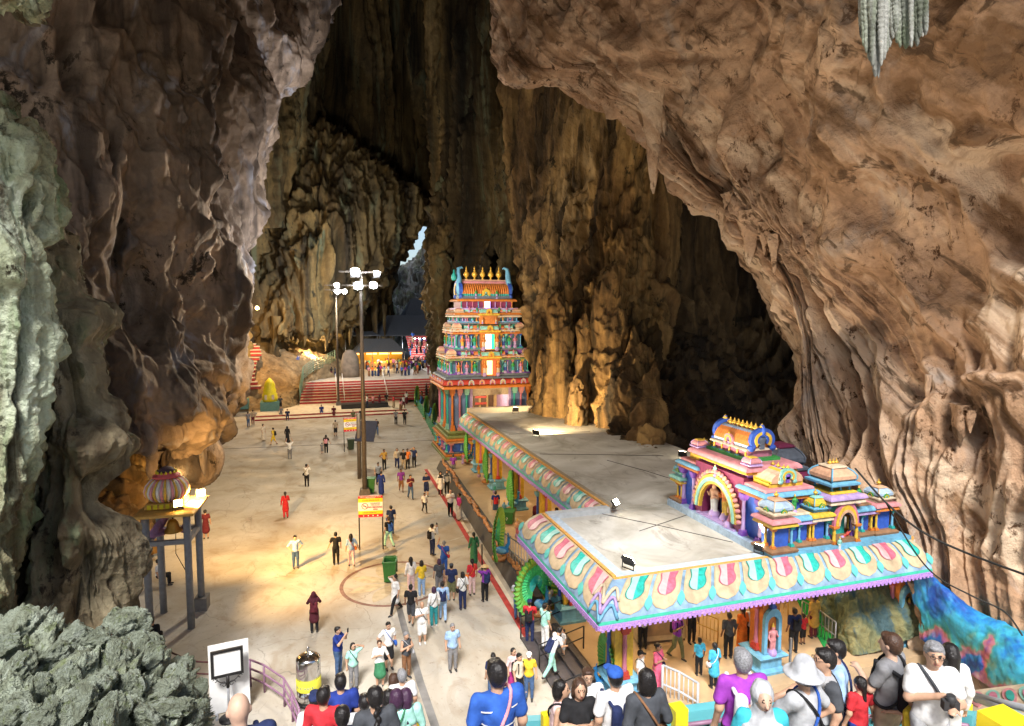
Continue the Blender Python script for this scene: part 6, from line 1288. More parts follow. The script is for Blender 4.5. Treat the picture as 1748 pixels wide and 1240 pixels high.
# ------------------------------------------------------------------ stalagmites on the rock beside the roof
def stalagmite(px, top, base, D, wpx, label, seed, M=STONE_DRIP):
    a, b = at_d(px, base, D), at_d(px, top, D); r0 = wpx / 2 * D / F_PX; n, rings = 56, 90; h = b[2] - a[2]; V = []
    for i in range(rings):
        t = i / (rings - 1); r = r0 * (1.25 - .7 * t ** .8) * (1 if t < .86 else max(0.0, 1 - ((t - .86) / .14) ** 1.7) ** .6 + .01)
        for k in range(n):
            w = 2 * math.pi * k / n; V.append((r * math.cos(w), r * math.sin(w), h * t - 1.5 * (1 - t)))
    V = np.array(V); q = V.copy(); q[:, :2] += np.stack([pn(V * .35 + seed), pn(V * .35 + seed + 50)], 1) * r0 * .9
    d = .62 * r0 * (ridge(np.stack([q[:, 0] / (r0 * .62), q[:, 1] / (r0 * .62), q[:, 2] * .16], 1) + seed * 5, 3) - .6) + .32 * fbm(V * .9 + seed * 9, 5, .55)
    rad = V * np.array([1, 1, .15]); rad /= np.linalg.norm(rad, axis=1)[:, None] + 1e-6; V = V + rad * d[:, None]; V[:, :2] += (q - V)[:, :2] * .35
    I = np.arange(n * rings).reshape(rings, n); J = np.roll(I, -1, axis=1); o = link_obj("stalagmite", np_mesh("stalagmite", V, np.stack([I[:-1], J[:-1], J[1:], I[1:]], -1).reshape(-1, 4), M), None, tuple(a)); tag(o, label, "stalagmite")
stalagmite(955, 500, 720, 49.0, 62, "tall round-topped ochre stalagmite nearest the gate tower", 1)
stalagmite(1000, 530, 722, 47.5, 50, "slim ochre stalagmite between the two tall ones", 2)
stalagmite(1038, 455, 735, 46.5, 70, "tallest ochre stalagmite column merging into the rock wall", 3)
stalagmite(985, 640, 728, 45, 44, "short pale stalagmite at the edge of the roof", 4)
stalagmite(1330, 715, 850, 30, 40, "pointed stalagmite behind the arch shrine", 7, STONE_SHADED)
stalagmite(925, 590, 716, 50, 34, "low ochre stalagmite right behind the gate tower", 9)
# ------------------------------------------------------------------ peacock wall
pw = empty("peacock_wall", (8.35, 24.0, 0), R(-2.0), "low dark wall with carved brown rockwork carrying the peacock sculptures", "wall")
mb = MB(); mb.add([(-.25, 0, 0), (.55, 0, 0), (.55, 25, 0), (-.25, 25, 0), (.05, 0, .62), (.55, 0, .62), (.55, 25, .62), (.05, 25, .62)], [(3, 2, 1, 0), (4, 5, 6, 7), (0, 1, 5, 4), (1, 2, 6, 5), (2, 3, 7, 6), (3, 0, 4, 7)]); mb.build("sloped_base", mat("base_grey", (.06, .058, .058), .6, var=.25, scale=1.5), pw)
LOG = mat("carved_brown", (.34, .15, .05), .6, var=.4, scale=5, bump=.6); rs = random.Random(8)
for k in range(34):
    y = k * .72; mb = MB(); x = rs.uniform(.1, .35); ln = rs.uniform(1.0, 1.7); mb.tube([(x + rs.uniform(-.06, .06), y + ln * t, .66 + rs.uniform(-.03, .06)) for t in (0, .25, .5, .75, 1)], [rs.uniform(.05, .09), rs.uniform(.08, .13), rs.uniform(.07, .12), rs.uniform(.08, .13), rs.uniform(.04, .08)], 7); mb.build("carved_log", LOG, pw)
def fan_mesh():
    if 'fan' in _SH: return _SH['fan']
    mb = MB(); n = 64; rr = [.02, .3, .52, .72, .95, 1.12]; cols = [0, 1, 1, 2, 2]; vs = []; a0, a1 = R(-58), R(238)
    for j, r in enumerate(rr):
        for k in range(n + 1):
            a = a0 + (a1 - a0) * k / n; q = r * (1.04 if (k % 2 and j == 5) else 1); dep = .018 * (1 if k % 2 else -1) * (r + .1) - .22 * (r / 1.12) ** 2 + .06 * (j % 2)
            vs.append((q * math.cos(a), dep, q * math.sin(a)))
    w = n + 1; off = len(vs); vs += [(x, y + .06, z) for x, y, z in vs]; fs = []; ms = []
    for j in range(5):
        for k in range(n): fs.append((j * w + k, j * w + k + 1, (j + 1) * w + k + 1, (j + 1) * w + k)); ms.append(cols[j] if k % 2 else min(3, cols[j] + (1 if j > 2 else 0)))
        for k in range(n): fs.append((off + j * w + k, off + (j + 1) * w + k, off + (j + 1) * w + k + 1, off + j * w + k + 1)); ms.append(2)
    mb.add(vs, fs); mb.m = ms; _SH['fan'] = mb.mesh("tail_fan", [mat("fan_teal", (.02, .4, .4), .4), mat("fan_green", (.04, .42, .16), .4, var=.25, scale=4), mat("fan_leaf", (.1, .36, .07), .4, var=.25, scale=4), mat("fan_lime", (.25, .42, .06), .4)]); return _SH['fan']
def pbody():
    if 'pb' in _SH: return _SH['pb']
    pr = [ell((0, -.12, .28), (.16, .3, .17), 0), cone((0, -.3, .36), (0, -.42, .62), .1, .06, 0), cone((0, -.42, .62), (0, -.4, .82), .06, .055, 0), ell((0, -.44, .88), (.06, .08, .06), 0), cone((0, -.5, .87), (0, -.6, .84), .025, .008, 1), cone((0, -.4, .92), (0, -.38, 1.05), .015, .03, 0), cone((-.06, -.12, .15), (-.06, -.12, 0), .03, .03, 1), cone((.06, -.12, .15), (.06, -.12, 0), .03, .03, 1), ell((-.13, -.1, .3), (.06, .22, .1), 2), ell((.13, -.1, .3), (.06, .22, .1), 2)]
    _SH['pb'] = sdf_mesh("body", pr, .025, [mat("peacock_blue", (.02, .2, .5), .4), PT('yellow'), PT('sky')]); return _SH['pb']
def peacock(x, y, z, rz, s, label):
    e = empty("peacock_statue", (x, y, z), rz, label, "statue", scale=s); link_obj("tail_fan", fan_mesh(), e, (0, .12, .95)); link_obj("body", pbody(), e)
    mb = MB(); mb.lathe([(.3, -.12), (.34, 0), (.2, .06)], 8); mb.build("rock_base", LOG, e)
f1 = at_z(920, 1040, .8); peacock(f1[0], f1[1], .72, R(22), 1.12, "large peacock sculpture with its green tail fan spread toward the stairs")
p_ = at_z(852, 950, .75); peacock(p_[0], p_[1], .74, R(62), 1.15, "peacock sculpture with teal tail beside the closed green bin")
p_ = at_z(872, 868, .75); peacock(p_[0], p_[1], .74, R(80), 1.1, "peacock sculpture with green tail where people sit on the wall")
p_ = at_z(830, 820, .75); peacock(p_[0], p_[1], .74, R(80), 1.1, "peacock sculpture with green tail in the middle of the long wall")
p_ = at_z(797, 786, .75); peacock(p_[0], p_[1], .74, R(80), 1.1, "peacock sculpture with green tail at the tower plinth")
for k, (px, py) in enumerate(((712, 690), (728, 712), (742, 728))):
    p_ = at_z(px, py, .6); peacock(p_[0], p_[1], .5, R(70), 1.2, ["peacock sculpture at the far end of the green fence", "peacock sculpture halfway along the green fence", "peacock sculpture at the tower end of the green fence"][k])
p_ = at_z(1030, 1178, .5); peacock(p_[0] + .1, p_[1], .5, R(-100), .85, "peacock sculpture with long green tail at the corner column")
GF = mat("fence_green", (.02, .22, .1), .6)
railing("green_fence", [tuple(at_z(708, 690, .2)), tuple(at_z(722, 712, .1)), tuple(at_z(738, 742, 0)), tuple(at_z(757, 770, 0))], 1.15, GF, "green mesh fence leading to the gate tower", 6, r=.04, nb=8)
# painted figures on the wall
for k, (px, py, s, key) in enumerate(((858, 880, .9, ('sky', 'blue', 'yellow', 'fsb')), (815, 812, .9, ('orange', 'yellow', 'yellow', 'foy')), (842, 840, .8, ('sky', 'teal', 'yellow', 'fst')), (880, 915, .95, ('peach', 'rose', 'yellow', 'fpr')), (788, 790, .8, ('rose', 'lilac', 'yellow', 'frl')))):
    p_ = at_z(px, py, .75); e = empty("wall_statue", (p_[0] + .1, p_[1], .72), R(-60), ["painted blue figure on the peacock wall near the bins", "painted orange figure on the long peacock wall", "painted teal figure on the long peacock wall", "painted pink figure on the wall beside the hall roof end", "painted lilac figure on the wall near the tower plinth"][k], "statue"); link_obj("figure", figure_mesh(*key), e, None, None, s)
# =================================================================== FOREGROUND FURNITURE
# ---- long entrance stairway the viewer stands on
fs_ = empty("entrance_stairway", (0, 0, 0), label="steep concrete stairway descending from the cave mouth to the plaza", cat="stairs")
for k in range(34):
    y = .6 + k * .46; z = 11.05 - .325 * (k + 1); mb = MB(); mb.box(-4.6, 4.2, y, y + .47, z - .5, z); mb.build("step", CONCRETE, fs_)
mb = MB(); mb.box(-8, 12, -8, .6, 10.4, 11.05); mb.build("landing", CONCRETE, fs_)
mb = MB(); mb.box(4.2, 11.5, 2.6, 6.6, 5.4, 5.7); mb.build("side_landing", CONCRETE, fs_)
TURQ = mat("turquoise_paint", (.12, .44, .5), .5, var=.12, scale=2); PURP = mat("purple_rail", (.26, .14, .22), .45, var=.1); YELB = mat("yellow_block", (.8, .62, .02), .5, var=.08)
pw_ = empty("parapet_wall", tuple(at_d(1050, 1300, 9)), label="turquoise parapet with yellow posts and purple handrail beside the stairway", cat="parapet"); O = Vector(pw_.location)
def seg(px0, py0, px1, py1, D0, D1, h=1.1, t=.16):
    a, b = Vector(at_d(px0, py0, D0)), Vector(at_d(px1, py1, D1)); dz = Vector((0, 0, h)); dr = (b - a); nrm = Vector((-dr.y, dr.x, 0)).normalized() * t
    vs = [a, b, b + nrm, a + nrm]; vs = vs + [v - dz for v in vs]; vs = [v - O for v in vs]; mb = MB(); mb.add(vs, [(0, 1, 2, 3), (0, 4, 5, 1), (1, 5, 6, 2), (2, 6, 7, 3), (3, 7, 4, 0), (7, 6, 5, 4)]); mb.build("wall_panel", TURQ, pw_)
    a2, b2 = a - O, b - O; n2 = nrm.normalized() * -.12; mb = MB(); mb.tube([a2 + n2 + Vector((0, 0, -.1)), b2 + n2 + Vector((0, 0, -.1))], .032, 8); mb.build("handrail", PURP, pw_)
    for k in range(3):
        c = a2.lerp(b2, (k + .5) / 3) + n2; mb = MB(); mb.tube([c + Vector((0, 0, -.1)), c - n2 * 1.0 + Vector((0, 0, -.28))], .014, 5); mb.build("rail_bracket", IRON, pw_)
def post(px, py, D, w=.3, h=.9):
    a = Vector(at_d(px, py, D)) - O; mb = MB(); mb.box(a.x - w / 2, a.x + w / 2, a.y - w / 2, a.y + w / 2, a.z - h - .6, a.z); mb.build("post", YELB, pw_)
seg(890, 1232, 930, 1230, 9.4, 9.2); seg(934, 1224, 1040, 1221, 9.2, 8.9); seg(1062, 1228, 1155, 1222, 8.8, 8.8); seg(1160, 1218, 1250, 1206, 8.9, 9.1); seg(1250, 1206, 1420, 1200, 9.1, 9.3); seg(1420, 1200, 1560, 1208, 9.3, 9.2); seg(1560, 1208, 1660, 1222, 9.2, 8.6)
post(932, 1218, 9.15, .12); post(1046, 1210, 8.7, .3); post(1158, 1206, 8.8, .2); post(1248, 1186, 9.3, .22); post(1428, 1238, 8.0, .3); post(708, 1210, 13.5, .3); post(1640, 1198, 8.9, .2); post(1722, 1226, 7.2, .42)
seg(1745, 1236, 1900, 1240, 7.2, 7.4)
# ---- painted roof and pipe rail at the lower right corner
dr_ = empty("painted_roof", tuple(at_d(1700, 1200, 10.5)), label="sloping painted roof with pink and teal lotus panels beside the parapet", cat="roof"); O2 = Vector(dr_.location)
q4 = [Vector(at_d(*p)) - O2 for p in ((1648, 1180, 11.3), (1760, 1166, 10.6), (1800, 1262, 8.6), (1655, 1250, 9.6))]
mb = MB(); mb.add(q4 + [v - Vector((0, 0, .3)) for v in q4], [(0, 1, 2, 3), (7, 6, 5, 4), (0, 4, 5, 1), (1, 5, 6, 2), (2, 6, 7, 3), (3, 7, 4, 0)]); mb.build("roof_sheet", PT('cream'), dr_)
def bil(u, v, h=.0):
    a = q4[0].lerp(q4[1], u); b = q4[3].lerp(q4[2], u); return a.lerp(b, v) + Vector((0, 0, h))
for k in range(4):
    for j in range(2):
        u0, v0 = .06 + k * .24, .06 + j * .47; mb = MB(); vs = [bil(u0 + .1 + .1 * math.cos(a) * (1 - .3 * math.sin(a)), v0 + .2 + .19 * math.sin(a), .02) for a in [2 * math.pi * i / 16 for i in range(16)]]; mb.add(vs + [v - Vector((0, 0, .03)) for v in vs], [tuple(range(16))] + [(i, i + 16, (i + 1) % 16 + 16, (i + 1) % 16) for i in range(16)]); p_ = mb.build("lotus_panel", PT('mint' if (k + j) % 2 else 'pink'), dr_)
        mb = MB(); vs = [bil(u0 + .1 + .06 * math.cos(a), v0 + .2 + .11 * math.sin(a), .045) for a in [2 * math.pi * i / 12 for i in range(12)]]; mb.add(vs + [v - Vector((0, 0, .03)) for v in vs], [tuple(range(12))] + [(i, i + 12, (i + 1) % 12 + 12, (i + 1) % 12) for i in range(12)]); mb.build("lotus_heart", PT('rose' if (k + j) % 2 else 'teal'), p_)
pr_ = empty("pipe_rail", tuple(at_d(1655, 1240, 8.8)), label="grey pipe handrail above the painted roof", cat="handrail"); O3 = Vector(pr_.location)
for (a, b) in (((1646, 1183, 9.6), (1760, 1212, 7.8)), ((1668, 1194, 9.0), (1760, 1230, 7.6))): mb = MB(); mb.tube([Vector(at_d(*a)) - O3, Vector(at_d(*b)) - O3], .045, 8); mb.build("pipe", GREYP, pr_)
a = Vector(at_d(1650, 1184, 9.4)) - O3; mb = MB(); mb.tube([a, a - Vector((0, 0, 1.6))], .05, 8); mb.build("post", GREYP, pr_)
# ---- curved purple railing, straight brown rail
railing("curved_railing", [gz(428, 1172), gz(452, 1182), gz(486, 1206), gz(500, 1232), gz(512, 1262)], .95, PURP, "purple railing curving around the foot of the stairway", 3, r=.035)
railing("brown_rail", [gz(285, 1150), gz(330, 1170), gz(364, 1172)], .85, mat("brown_rail", (.1, .03, .03), .5), "dark red rail between the rock slope and the white board", 2, r=.03)
# ---- white board with framed notice on an iron stand
nb = empty("white_board", gz(394, 1216), R(8), "tall white blank panel standing behind the framed notice", "board"); mb = MB(); mb.box(-.58, .58, 0, .05, .05, 2.3); mb.build("panel", WHITE, nb)
for s in (-1, 1): mb = MB(); mb.box(s * .4 - .04, s * .4 + .04, -.3, .35, 0, .06); mb.build("foot", GREYP, nb)
nf = empty("framed_notice", tuple(np.array(gz(394, 1216)) + np.array([0, -.35, 0])), R(8), "empty white notice in a black frame on a scrolled iron stand", "notice stand")
mb = MB(); mb.box(-.42, .42, -.02, .02, 1.45, 2.25); mb.build("sheet", WHITE, nf)
for (x0, x1, z0, z1) in ((-.46, .46, 2.2, 2.28), (-.46, .46, 1.42, 1.5), (-.46, -.38, 1.5, 2.2), (.38, .46, 1.5, 2.2)): mb = MB(); mb.box(x0, x1, -.05, .03, z0, z1); mb.build("frame_bar", IRON, nf)
mb = MB(); mb.tube([(0, 0, 0), (0, 0, 1.42)], .035, 8); mb.build("post", GREYP, nf); mb = MB(); mb.tube([(0, -.01, 1.05), (0, -.01, 1.44)], .05, 8); mb.build("sleeve", IRON, nf); mb = MB(); mb.lathe([(.3, 0), (.3, .04), (.05, .08)], 14); mb.build("base", IRON, nf)
for s in (-1, 1):
    mb = MB(); mb.tube([(s * (.05 + .3 * t), -.02, 1.2 + .2 * t * t) for t in (0, .3, .6, 1)] + [(s * (.35 + .07 * math.cos(a)), -.02, 1.36 + .07 * math.sin(a)) for a in (0, 1.2, 2.4, 3.6, 4.8)], .014, 5); mb.tube([(s * (.14 + .08 * math.cos(a)) * (1 - a * .05), -.02, 1.18 + .08 * math.sin(a)) for a in (0, 1, 2, 3, 4, 5, 6)], .012, 5); mb.build("scroll", IRON, nf)
# ---- steel water tank
tk = empty("water_tank", gz(528, 1200), R(0), "polished steel water tank with a yellow printed band and a tap on top", "tank")
CHROME = mat("polished_steel", (.62, .61, .6), .16, 1.0, var=.05)
mb = MB(); mb.lathe([(.36, .12), (.38, .16), (.38, .62)], 28); mb.lathe([(.385, .62), (.38, 1.48), (.37, 1.54), (.3, 1.6), (.14, 1.66), (.02, 1.67)], 28); mb.build("drum", CHROME, tk)
mb = MB(); mb.lathe([(.388, .55), (.392, .56), (.392, .9), (.388, .91)], 28); bd = mb.build("band", mat("band_yellow", (.75, .72, .06), .5, var=.1), tk)
for k, ch in enumerate("e-alaquai"):
    a = R(-90 - 15) + (k - 4) * R(11); text_obj(bd, ch, (.396 * math.cos(a), .396 * math.sin(a), .72), .12, mat("band_blue", (.06, .12, .4), .5, var=0), rot=(math.pi / 2, 0, a + math.pi / 2), ext=.001)
mb = MB(); mb.tube([(0, 0, 1.66), (0, 0, 1.78)], .03, 8); mb.tube([(0, 0, 1.78), (.02, 0, 1.86), (-.02, 0, 1.9)], [.05, .04, .02], 8); mb.build("tap", CHROME, tk)
for k in range(3): a = 2.1 * k + .4; mb = MB(); mb.tube([(.3 * math.cos(a), .3 * math.sin(a), 0), (.3 * math.cos(a), .3 * math.sin(a), .14)], .04, 8); mb.build("leg", CHROME, tk)
mb = MB(); mb.lathe([(.42, .1), (.44, .12), (.42, .15)], 24); mb.build("base_ring", IRON, tk)
# ---- metal steps up to the hall
ms = empty("metal_steps", (8.0, 17.6, 0), 0, "dark metal steps with black handrails up to the temple hall", "steps")
MET = mat("tread_metal", (.09, .08, .085), .5, .3, var=.2)
for k in range(4): mb = MB(); mb.box(-.75 + k * .42, -.3 + k * .42, 0, 4.4, .03 + k * .12, .1 + k * .12); mb.build("tread", MET, ms)
for y in (0.0, 2.3, 4.4):
    for k in range(2): z = .5 + k * .42; mb = MB(); mb.tube([(-.75, y, z), (.95, y, z + .42)], .022, 6); mb.build("rail", IRON, ms)
    for x in (-.75, .95): mb = MB(); mb.tube([(x, y, .05), (x, y, .92 + (.42 if x > 0 else 0))], .028, 6); mb.build("post", IRON, ms)
# barriers around the peacock
railing("curved_barrier", [gz(1000, 1060, .5), gz(1032, 1072, .5), gz(1055, 1092, .5), gz(1064, 1120, .5)], .95, mat("barrier_brown", (.24, .15, .08), .5), "curved brown barrier at the head of the metal steps", 2, r=.025, nb=8)
railing("grey_barrier", [tuple(at_z(862, 955, .5)), tuple(at_z(900, 985, .5)), tuple(at_z(925, 1002, .5))], 1.3, GREYP, "grey bar barrier between the peacock sculptures", 2, r=.03, nb=8)
hr = railing("grey_handrail", [tuple(at_z(1130, 1200, .3)), tuple(at_z(1158, 1212, .15)), tuple(at_z(1190, 1232, 0))], 1.25, mat("grey_rail_light", (.42, .44, .47), .5), "light grey baluster handrail beside the hall entrance", 2, r=.035, nb=4)
mb = MB(); mb.box(-.03, .03, -.03, .03, 0, 2.2); o = mb.build("queue_post", STEEL); p_ = at_z(1348, 1148, .5); o.location = tuple(p_); o.scale = (1, 1, .55); tag(o, "slim steel post beside the statue column", "post")
mb = MB(); mb.tube([(0, 0, 0), (0, 0, 1.55)], .035, 8); o = mb.build("iron_post", IRON); o.location = tuple(at_z(823, 983)); tag(o, "thin black post standing on the red line by the peacock wall", "post")
# ---- right-hand store corner: white board, fan, stool
wbd = empty("plywood_board", tuple(at_z(1585, 1092, .5)), R(-30), "white two part board on wooden legs at the painted rock", "board"); mb = MB(); mb.box(-.55, .55, 0, .05, .9, 1.45); mb.build("upper_panel", WHITE, wbd); mb = MB(); mb.box(-.55, .55, 0, .05, .4, .88); mb.build("lower_panel", WHITE, wbd)
for x in (-.5, .5): mb = MB(); mb.box(x - .03, x + .03, .05, .1, 0, 1.5); mb.build("leg", WOOD, wbd)
fn = empty("floor_fan", tuple(at_z(1578, 1108, .5)), R(-35), "round black floor fan below the white board", "fan"); mb = MB(); n = 22
for r in (.36, .3, .22, .12): mb.tube([(r * math.cos(2 * math.pi * k / n), -.12 + .1 * (r / .36), .5 + r * math.sin(2 * math.pi * k / n)) for k in range(n + 1)], .008, 4)
for k in range(12): a = 2 * math.pi * k / 12; mb.tube([(0, -.13, .5), (.36 * math.cos(a), -.02, .5 + .36 * math.sin(a))], .006, 4)
mb.build("cage", STEEL, fn); mb = MB()
for k in range(3): a = 2.09 * k; mb.cbox((.16 * math.cos(a), .02, .5 + .16 * math.sin(a)), (.26, .02, .14), rx=.3)
mb.build("blade", IRON, fn); mb = MB(); mb.tube([(0, .05, .5), (0, .08, .1)], .04, 8); mb.box(-.3, .3, -.15, .3, 0, .06); mb.build("stand", IRON, fn)
stl_ = empty("steel_stool", tuple(at_z(1650, 1150, .3)), 0, "small stool at the foot of the mural", "stool"); mb = MB(); mb.box(-.18, .18, -.18, .18, .58, .62); mb.build("seat", mat("stool_seat", (.05, .05, .06), .6), stl_)
for a in (-1, 1):
    for b in (-1, 1): mb = MB(); mb.tube([(a * .2, b * .2, -.2), (a * .14, b * .14, .58)], .015, 5); mb.build("leg", STEEL, stl_)
# ---- cables across the right wall
def cable(pts, r, label):
    e = Vector(at_d(*pts[0])); mb = MB(); P = np.array([at_d(*p) for p in pts]); S = cr(P, np.linspace(0, 1, 10 * len(pts))); mb.tube([Vector(p) - e for p in S], r, 5); o = mb.build("cable", BLK); o.location = e; tag(o, label, "cable")
cable([(1460, 800, 22.5), (1512, 858, 21), (1570, 905, 19.5), (1640, 940, 18.3), (1760, 985, 16)], .035, "black cable sagging from the pavilion shrine to the right")
cable([(1512, 858, 21), (1560, 940, 20), (1600, 985, 19.5), (1660, 1018, 18.6), (1715, 1045, 17.8), (1745, 1085, 17)], .025, "thin black cable following the top edge of the mural")
# =================================================================== PEOPLE
CL = dict(white=(.72, .72, .72), black=(.018, .018, .02), navy=(.02, .03, .09), blue=(.03, .1, .4), lightblue=(.3, .45, .68), jeans=(.06, .11, .22), grey=(.2, .2, .21), darkgrey=(.06, .065, .075), lightgrey=(.42, .43, .45), red=(.5, .03, .04), maroon=(.12, .02, .03), pink=(.62, .28, .32), magenta=(.4, .04, .2), rosepink=(.65, .12, .22), purple=(.2, .04, .32), yellow=(.68, .48, .04), mustard=(.42, .26, .06), orange=(.65, .17, .03), brown=(.2, .1, .05), khaki=(.36, .29, .2), beige=(.45, .38, .29), green=(.05, .2, .1), mint=(.35, .66, .58), teal=(.03, .25, .28), turquoise=(.05, .42, .52), cyan=(.06, .4, .62), burgundy=(.09, .02, .03), violet=(.3, .05, .4), cream=(.6, .52, .4), tan=(.4, .3, .18), straw=(.6, .42, .2), palepink=(.7, .5, .5), darkblue=(.02, .04, .22), olive=(.15, .16, .08))
SK = [(.5, .3, .2), (.36, .2, .12), (.2, .1, .06), (.56, .36, .26)]
def cm(n): return mat("cloth_" + n, CL[n], .85, var=.24, scale=9, bump=.8, spec=.2)
def skin(i): return mat("skin_%d" % i, SK[i], .5, var=.08, scale=20, spec=.35)
HAIRM = dict(black=mat("hair_black", (.012, .01, .01), .4, var=.3, scale=60, bump=.5), brown=mat("hair_brown", (.06, .03, .018), .45, var=.3, scale=60, bump=.5), grey=mat("hair_grey", (.22, .22, .23), .5, var=.35, scale=60, bump=.5), purple=mat("hair_purple", (.05, .02, .05), .45, var=.3, scale=60, bump=.5))
SHOE = mat("shoe_dark", (.03, .03, .032), .6); SHOEW = mat("shoe_white", (.6, .6, .6), .6); EYE = mat("eye_dark", (.02, .015, .012), .3); LIP = mat("lip", (.35, .12, .1), .5)
ARM = dict(down=((.235, .03, 1.13), (.25, -.05, .89)), camera=((.24, -.16, 1.2), (.06, -.3, 1.47)), phone=((.23, -.1, 1.13), (.06, -.3, 1.2)), hip=((.36, .07, 1.15), (.2, -.06, .99)), fold=((.235, -.06, 1.15), (-.07, -.22, 1.19)), up=((.3, -.08, 1.5), (.22, -.16, 1.74)), out=((.28, .0, 1.14), (.37, -.04, .93)), rail=((.23, -.2, 1.12), (.17, -.42, 1.06)), chest=((.24, -.05, 1.14), (.04, -.2, 1.26)), swingf=((.23, -.06, 1.14), (.21, -.26, .97)), swingb=((.23, .14, 1.15), (.24, .2, .93)), head=((.36, -.04, 1.5), (.14, -.06, 1.62)), bag=((.24, .06, 1.14), (.22, -.12, 1.0)), lap=((.22, -.1, 1.13), (.1, -.3, .98)))
def person(loc, face, h, arms=('down', 'down'), top=('white', 'short'), bottom=('trousers', 'jeans'), hair=('short', 'black'), extra=(), sk=0, res=.028, label="", group=None, stride=0.0, sit=False, female=False, lean=0.0, shoe=None, headturn=0.0, fat=1.0, cat="person", dress=None):
    e = empty("person", tuple(loc), R(face), label, cat, group, scale=h / 1.7)
    near = res < .02; sw = .165 if female else .19; hz = .5 if sit else .9; dz = hz - .9
    def S(p): return np.array([p[0], p[1] + lean * max(0, p[2] - .9), p[2] + dz])
    w = fat
    hip = [S((-.085, 0, .88)), S((.085, 0, .88))]; legs = []
    for i, s in enumerate((-1, 1)):
        f = stride * s
        if sit: k = S((s * .11, -.42, .9)); a = np.array([s * .11, -.44, .08])
        else: k = np.array([s * .1, -f * .5 - .02 - abs(f) * .1, .48]); a = np.array([s * .1, -f + (.1 if f < 0 else 0), .08 + (.06 if f < 0 else 0)])
        legs.append((hip[i], k, a))
    sh = [S((-sw, 0, 1.385)), S((sw, 0, 1.385))]; ar = []
    for i, s in enumerate((-1, 1)):
        el, wr = ARM[arms[i]]; ar.append((sh[i], S((s * el[0], el[1], el[2])), S((s * wr[0], wr[1], wr[2]))))
    ct, st_ = math.cos(R(headturn)), math.sin(R(headturn)); hc = S((0, -.015, 1.585))
    def Hd(x, y, z): return hc + np.array([x * ct - y * st_, x * st_ + y * ct, z])
    # --- body: one continuous surface
    B = [ell(Hd(0, 0, .012), (.078, .096, .108), 0), ell(Hd(0, -.03, -.055), (.055, .065, .06), 0), cone(S((0, .01, 1.4)), S((0, .0, 1.52)), .056, .052, 0), cone(S((0, 0, .98)), S((0, 0, 1.28)), .115 * w, .125 * w, 0), cone(S((-sw * .75, 0, 1.36)), S((sw * .75, 0, 1.36)), .062, .062, 0), ell(S((0, 0, .92)), (.15 * w, .11 * w, .11), 0)]
    for (a, b, c) in ar:
        d = (c - b) / (np.linalg.norm(c - b) + 1e-6); B += [cone(a, b, .052, .042, 0, .04), cone(b, c, .042, .03, 0)]
        pc = c + d * .05
        if near:
            side = np.cross(d, np.array([0, 0, 1.0])); side = side / (np.linalg.norm(side) + 1e-6) if np.linalg.norm(side) > .2 else np.array([0, 1.0, 0]); nrm = np.cross(side, d); B.append(cone(c, pc, .03, .034, 0, .02))
            for q, (o_, L_) in enumerate(((-.026, .07), (-.009, .08), (.009, .076), (.025, .06))): b0 = pc + side * o_; b1 = b0 + d * L_ * .55 + nrm * -.008; B += [cone(b0, b1, .0115, .0105, 0, .008), cone(b1, b1 + d * L_ * .35 - nrm * .025, .0105, .0095, 0, .006)]
            B += [cone(c + d * .02 - side * .03, c + d * .06 - side * .058 - nrm * .02, .013, .011, 0, .01)]
        else: B.append(cone(c, c + d * .12, .034, .022, 0))
    for (a, b, c) in legs:
        B += [cone(a, b, .085 * w, .056, 0, .05), cone(b, b + (c - b) * .4, .054, .052, 0), cone(b + (c - b) * .4, c, .052, .036, 0)]
        B += [cone(c + np.array([0, .03, -.035]), c + np.array([0, -.13, -.05]), .045, .034, 1, .02)]
    mats = [skin(sk), shoe or SHOE, EYE, LIP]
    if near:
        B += [cone(Hd(0, -.092, .012), Hd(0, -.112, -.022), .011, .016, 0, .015), ell(Hd(-.08, .01, -.005), (.012, .022, .032), 0, .01), ell(Hd(.08, .01, -.005), (.012, .022, .032), 0, .01)]
        B += [ell(Hd(s * .032, -.09, .018), (.015, .008, .007), 2, .002) for s in (-1, 1)] + [ell(Hd(s * .033, -.092, .042), (.022, .007, .005), 2, .003) for s in (-1, 1)] + [ell(Hd(0, -.093, -.058), (.025, .009, .007), 3, .003)]
    link_obj("body", sdf_mesh("body", B, res, mats, pad=.05), e)
    nz = (.014, 8.0, .55, h * 7) if near else None
    # --- top
    tc, sl = top[0], top[1]; T = [cone(S((0, 0, .97)), S((0, 0, 1.27)), .138 * w, .146 * w, 0), cone(S((-sw * .8, 0, 1.365)), S((sw * .8, 0, 1.365)), .078, .078, 0, .05), ell(S((0, 0, .93)), (.172 * w, .13 * w, .1), 0, .05)]
    if female: T.append(cone(S((-.06, -.08, 1.22)), S((.06, -.08, 1.22)), .07, .07, 0, .05))
    fr = {'none': 0, 'short': .62, 'half': .95, 'long': 1}[sl]
    for (a, b, c) in ar:
        if fr > 0: T.append(cone(a, a + (b - a) * fr, .07, .068 if fr < .9 else .054, 1 if len(top) > 2 else 0, .04))
        if sl == 'long': T.append(cone(b, b + (c - b) * .92, .056, .046, 1 if len(top) > 2 else 0))
    if dress in ('kurta', 'coat'): T.append(cone(S((0, 0, .92)), S((0, 0, .6)), .16, .2, 0, .06))
    tm = [cm(tc), cm(top[2]) if len(top) > 2 else cm(tc)]
    link_obj({'kurta': 'tunic', 'coat': 'coat'}.get(dress, 'shirt'), sdf_mesh("shirt", T, res, tm, pad=.05, noise=nz), e)
    # --- bottom
    bt, bc = bottom; P_ = []
